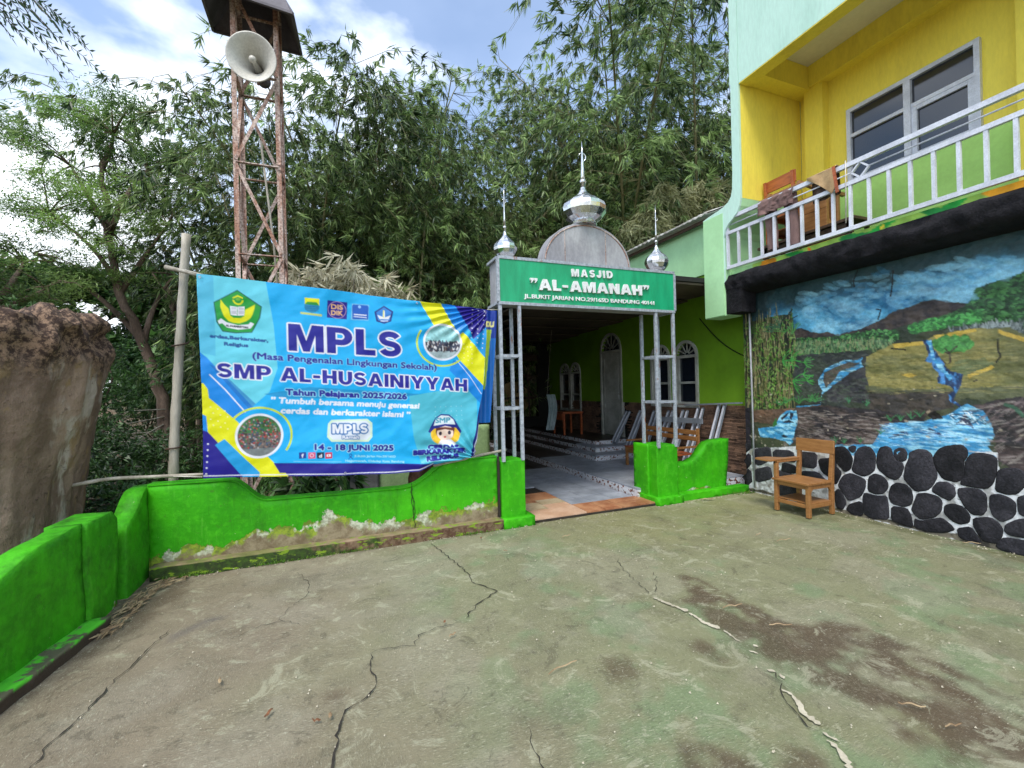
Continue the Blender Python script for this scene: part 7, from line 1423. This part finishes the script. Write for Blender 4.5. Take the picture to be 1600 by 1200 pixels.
# shrubs and undergrowth
def shrub(label, pts, rad, n, seed, name='shrub', ln=(.08, .18), w=(.03, .06), mat=None, droop=.2, spr=6): return mound(label, name, 'shrub', pts, rad, n, mat or M_BUSH, ln, w, seed, M_BARK, droop, spr=spr)
shrub('dense dark green shrub just right of the cut stump', [(-2.6, 7.0, .7), (-2.1, 7.2, .8), (-3.0, 7.4, 1.0), (-2.0, 7.3, .4)], [(.5, .45, .38)] * 4, 300, 1, ln=(.05, .11), w=(.014, .026))
shrub('dark leafy bush between the stump and the upright bamboo pole', [(-3.2, 13.4, 1.6), (-2.3, 13.6, 1.3), (-4.3, 13.6, 1.9), (-2.4, 13.8, 2.2), (-3.4, 13.8, 3.0), (-5.2, 13.8, 1.6), (-4.6, 14, .8)], [(1.0, .7, .85)] * 7, 380, 2, ln=(.07, .15), w=(.02, .035))
shrub('low green bush at the foot of the slanting tree trunk', [(-3.0, 6.2, .45), (-2.5, 6.0, .35), (-2.1, 6.1, .4)], [(.45, .4, .4)] * 3, 150, 3, ln=(.05, .12), w=(.02, .035))
shrub('tall shadowy bush behind the left edge of the banner', [(-1.3, 9.8, 2.4), (-.7, 10.2, 3.0), (-1.7, 10.4, 3.4), (-.2, 10.4, 2.2), (.6, 10.6, 2.2), (-.7, 10.2, 1.2)], [(.8, .6, .9)] * 6, 420, 4, ln=(.06, .13), w=(.016, .03))
shrub('broad leaved green plant seen under the lower edge of the banner', [(-.25, 5.75, .52), (.0, 5.8, .6), (-.45, 5.8, .42)], [(.2, .15, .18)] * 3, 16, 5, name='broad_leaf_plant', ln=(.14, .26), w=(.05, .08), droop=.5)
shrub('deep green bush filling the left distance under the feathery trees', [(-5.2, 9.6, 1.6), (-4.4, 9.8, 1.3), (-6.2, 9.8, 2.2), (-5.4, 9.9, 2.6), (-3.9, 10, 2.0), (-7.4, 9.6, 2.2)], [(.9, .6, .85)] * 6, 380, 6, ln=(.06, .13), w=(.016, .03))
for i, (x, y, h, lb) in enumerate([(-9, 21, 6.5, 'distant tree on the skyline at the far left'), (-5.5, 23, 6.0, 'distant tree seen between the feathery trunks'), (-4.6, 18.5, 3.6, 'low distant tree low down between the stump and the upright pole'), (-13, 24, 7.5, 'distant broad tree behind the left edge trees'), (-1.5, 22, 7.5, 'distant tree partly hidden behind the bamboo grove')]):
    rs = np.random.RandomState(40 + i); cr = [((x + rs.randn() * 1.3, y + rs.randn() * .8, rs.uniform(.45, 1) * h), (1.1, .9, .7)) for _ in range(14)]
    feathery(lb, [(x, y, -.5), (x + .1, y, h * .5), (x, y, h * .8)], [((x - 1, y, h * .7), 1), ((x + 1, y, h * .7), 1)], cr, 50 + i, n=42, lf=(.2, .4), wd=(.12, .2), mat=M_BUSH, name='distant_tree')
# ground cover on the hillside and garden floor
rs = np.random.RandomState(77); m = 16000; l = rs.uniform(-14, 11, m); d = rs.uniform(6.2, 17, m) ; X_ = l * math.cos(RAD(21.5)) + d * math.sin(RAD(21.5)); Y_ = -l * math.sin(RAD(21.5)) + d * math.cos(RAD(21.5))
ok = ((Y_ > 5.8) & ((X_ < .1) | (Y_ > 12.2) | (X_ > 7.4)) & (X_ < 14)) ; ok &= ~((X_ > 4.9) & (Y_ < 5.2)); X_, Y_ = X_[ok], Y_[ok]; Z_ = terr(X_, Y_)
P = np.stack([X_, Y_, Z_], 1); P = np.repeat(P, 5, 0) + rs.randn(len(P) * 5, 3) * [.1, .1, .05]; D = rs.randn(len(P), 3) * [.7, .7, .3] + [0, 0, .7]
o = link('ground_cover', leaf_mesh('ground_cover', P, D, rs.randn(len(P), 3), rs.uniform(.1, .3, len(P)), rs.uniform(.02, .06, len(P)), rs.rand(len(P)), M_BUSH)); o['kind'] = 'stuff'; o['label'] = 'low green undergrowth covering the garden floor and hillside'
# ------------------------------------------------------------------ the big cut stump at the left
def stump():
    cx0, cy0 = -3.08, 4.95; v = []; seg = 150; lv_ = np.linspace(-.3, 2.27, 96); n = len(lv_)
    for i, z in enumerate(lv_):
        k = .90 + .03 * max(0, z) ** .9; lx = .10 * z
        for s_ in range(seg):
            a = 2 * math.pi * s_ / seg; c_, sn_ = math.cos(a), math.sin(a); nn = mnoise.noise(Vector((c_ * 1.3, sn_ * 1.3, z * .6))) * .12 + mnoise.noise(Vector((c_ * 5, sn_ * 5, z * 1.6))) * .035 + mnoise.noise(Vector((c_ * 14, sn_ * 14, z * 5))) * .022 + mnoise.noise(Vector((c_ * 34, sn_ * 34, z * 16))) * .008
            if z > 1.85: nn += mnoise.noise(Vector((c_ * 5, sn_ * 5, z * 5))) * .16 * (z - 1.85) / .35 - .07 * ((z - 1.85) / .35) ** 2
            zz = z + (mnoise.noise(Vector((c_ * 3, sn_ * 3, 4))) * .06 + mnoise.noise(Vector((c_ * 11, sn_ * 11, 4))) * .10 + mnoise.noise(Vector((c_ * 30, sn_ * 30, z * 9))) * .05) * max(0, (z - 1.6) / .7); r = k + nn
            v.append((cx0 + lx + r * c_, cy0 + r * sn_ * .95, zz))
    f = [(i * seg + k, i * seg + (k + 1) % seg, (i + 1) * seg + (k + 1) % seg, (i + 1) * seg + k) for i in range(n - 1) for k in range(seg)]
    for j, kk in enumerate((.9, .7, .45, .2)):
        for s_ in range(seg):
            p = v[(n - 1) * seg + s_]; cxx, cyy = cx0 + .236, cy0; x, y = cxx + (p[0] - cxx) * kk, cyy + (p[1] - cyy) * kk; v.append((x, y, p[2] + mnoise.noise(Vector((x * 5, y * 5, 0))) * .12 + .04 + mnoise.noise(Vector((x * 16, y * 16, 0))) * .05))
        f += [((n - 1 + j) * seg + k, (n - 1 + j) * seg + (k + 1) % seg, (n + j) * seg + (k + 1) % seg, (n + j) * seg + k) for k in range(seg)]
    f.append(tuple((n + 3) * seg + k for k in range(seg))); mb = MB(); mb.add(v, f, True); return mb
def stump_mat():
    m = NT('rough_brown_stump'); n = m.noise(3, 6, .65, stretch=(1, 1, .35)); n2 = m.noise(16, 6, .7); z = m.sep()[2]
    c = m.mix(m.ramp(n, .35, .65), rgb(156, 134, 116), rgb(112, 92, 78)); c = m.mix(m.ramp(m.noise(2.4, 5, .6, stretch=(1.6, 1.6, .35)), .54, .62, 0, .85), c, rgb(180, 170, 158)); c = m.mix(m.ramp(m.noise(5, 5, .6, stretch=(1, 1, .5)), .60, .66, 0, .7), c, rgb(146, 122, 84))
    c = m.mix(m.ramp(n2, .58, .7, 0, .6), c, rgb(44, 30, 26)); top = m.ramp(m.math('ADD', z, m.math('MULTIPLY', m.math('SUBTRACT', n, .5), .7)), 1.78, 2.0); c = m.mix(top, c, m.mix(m.ramp(m.noise(22, 6, .75), .40, .56), rgb(142, 116, 94), rgb(58, 42, 34)))
    m.col(c); m.rough(.92); m.bump(m.math('ADD', m.math('MULTIPLY', n2, .5), m.noise(5, 6, .65, stretch=(1, 1, .5))), .9, .05); return m.m
sp = thing('tree_stump', 'massive rough brown cut stump with crumbling dark top at the left edge', 'stump', (-3.05, 4.95, -.3)); stump().build('stump_body', stump_mat(), sp)
mound('tan heap of dry bamboo seen through the rear opening of the porch', 'dry_bamboo_heap', 'dry bamboo', [(4.6, 13.1, 1.0), (5.4, 13.2, 1.4), (5.0, 13.4, 2.2), (5.9, 13.3, 2.2), (4.4, 13.4, 2.0)], [(.6, .3, .6)] * 5, 90, M_DRYBF, (.2, .4), (.03, .05), 9, M_BAMBOO, .8)
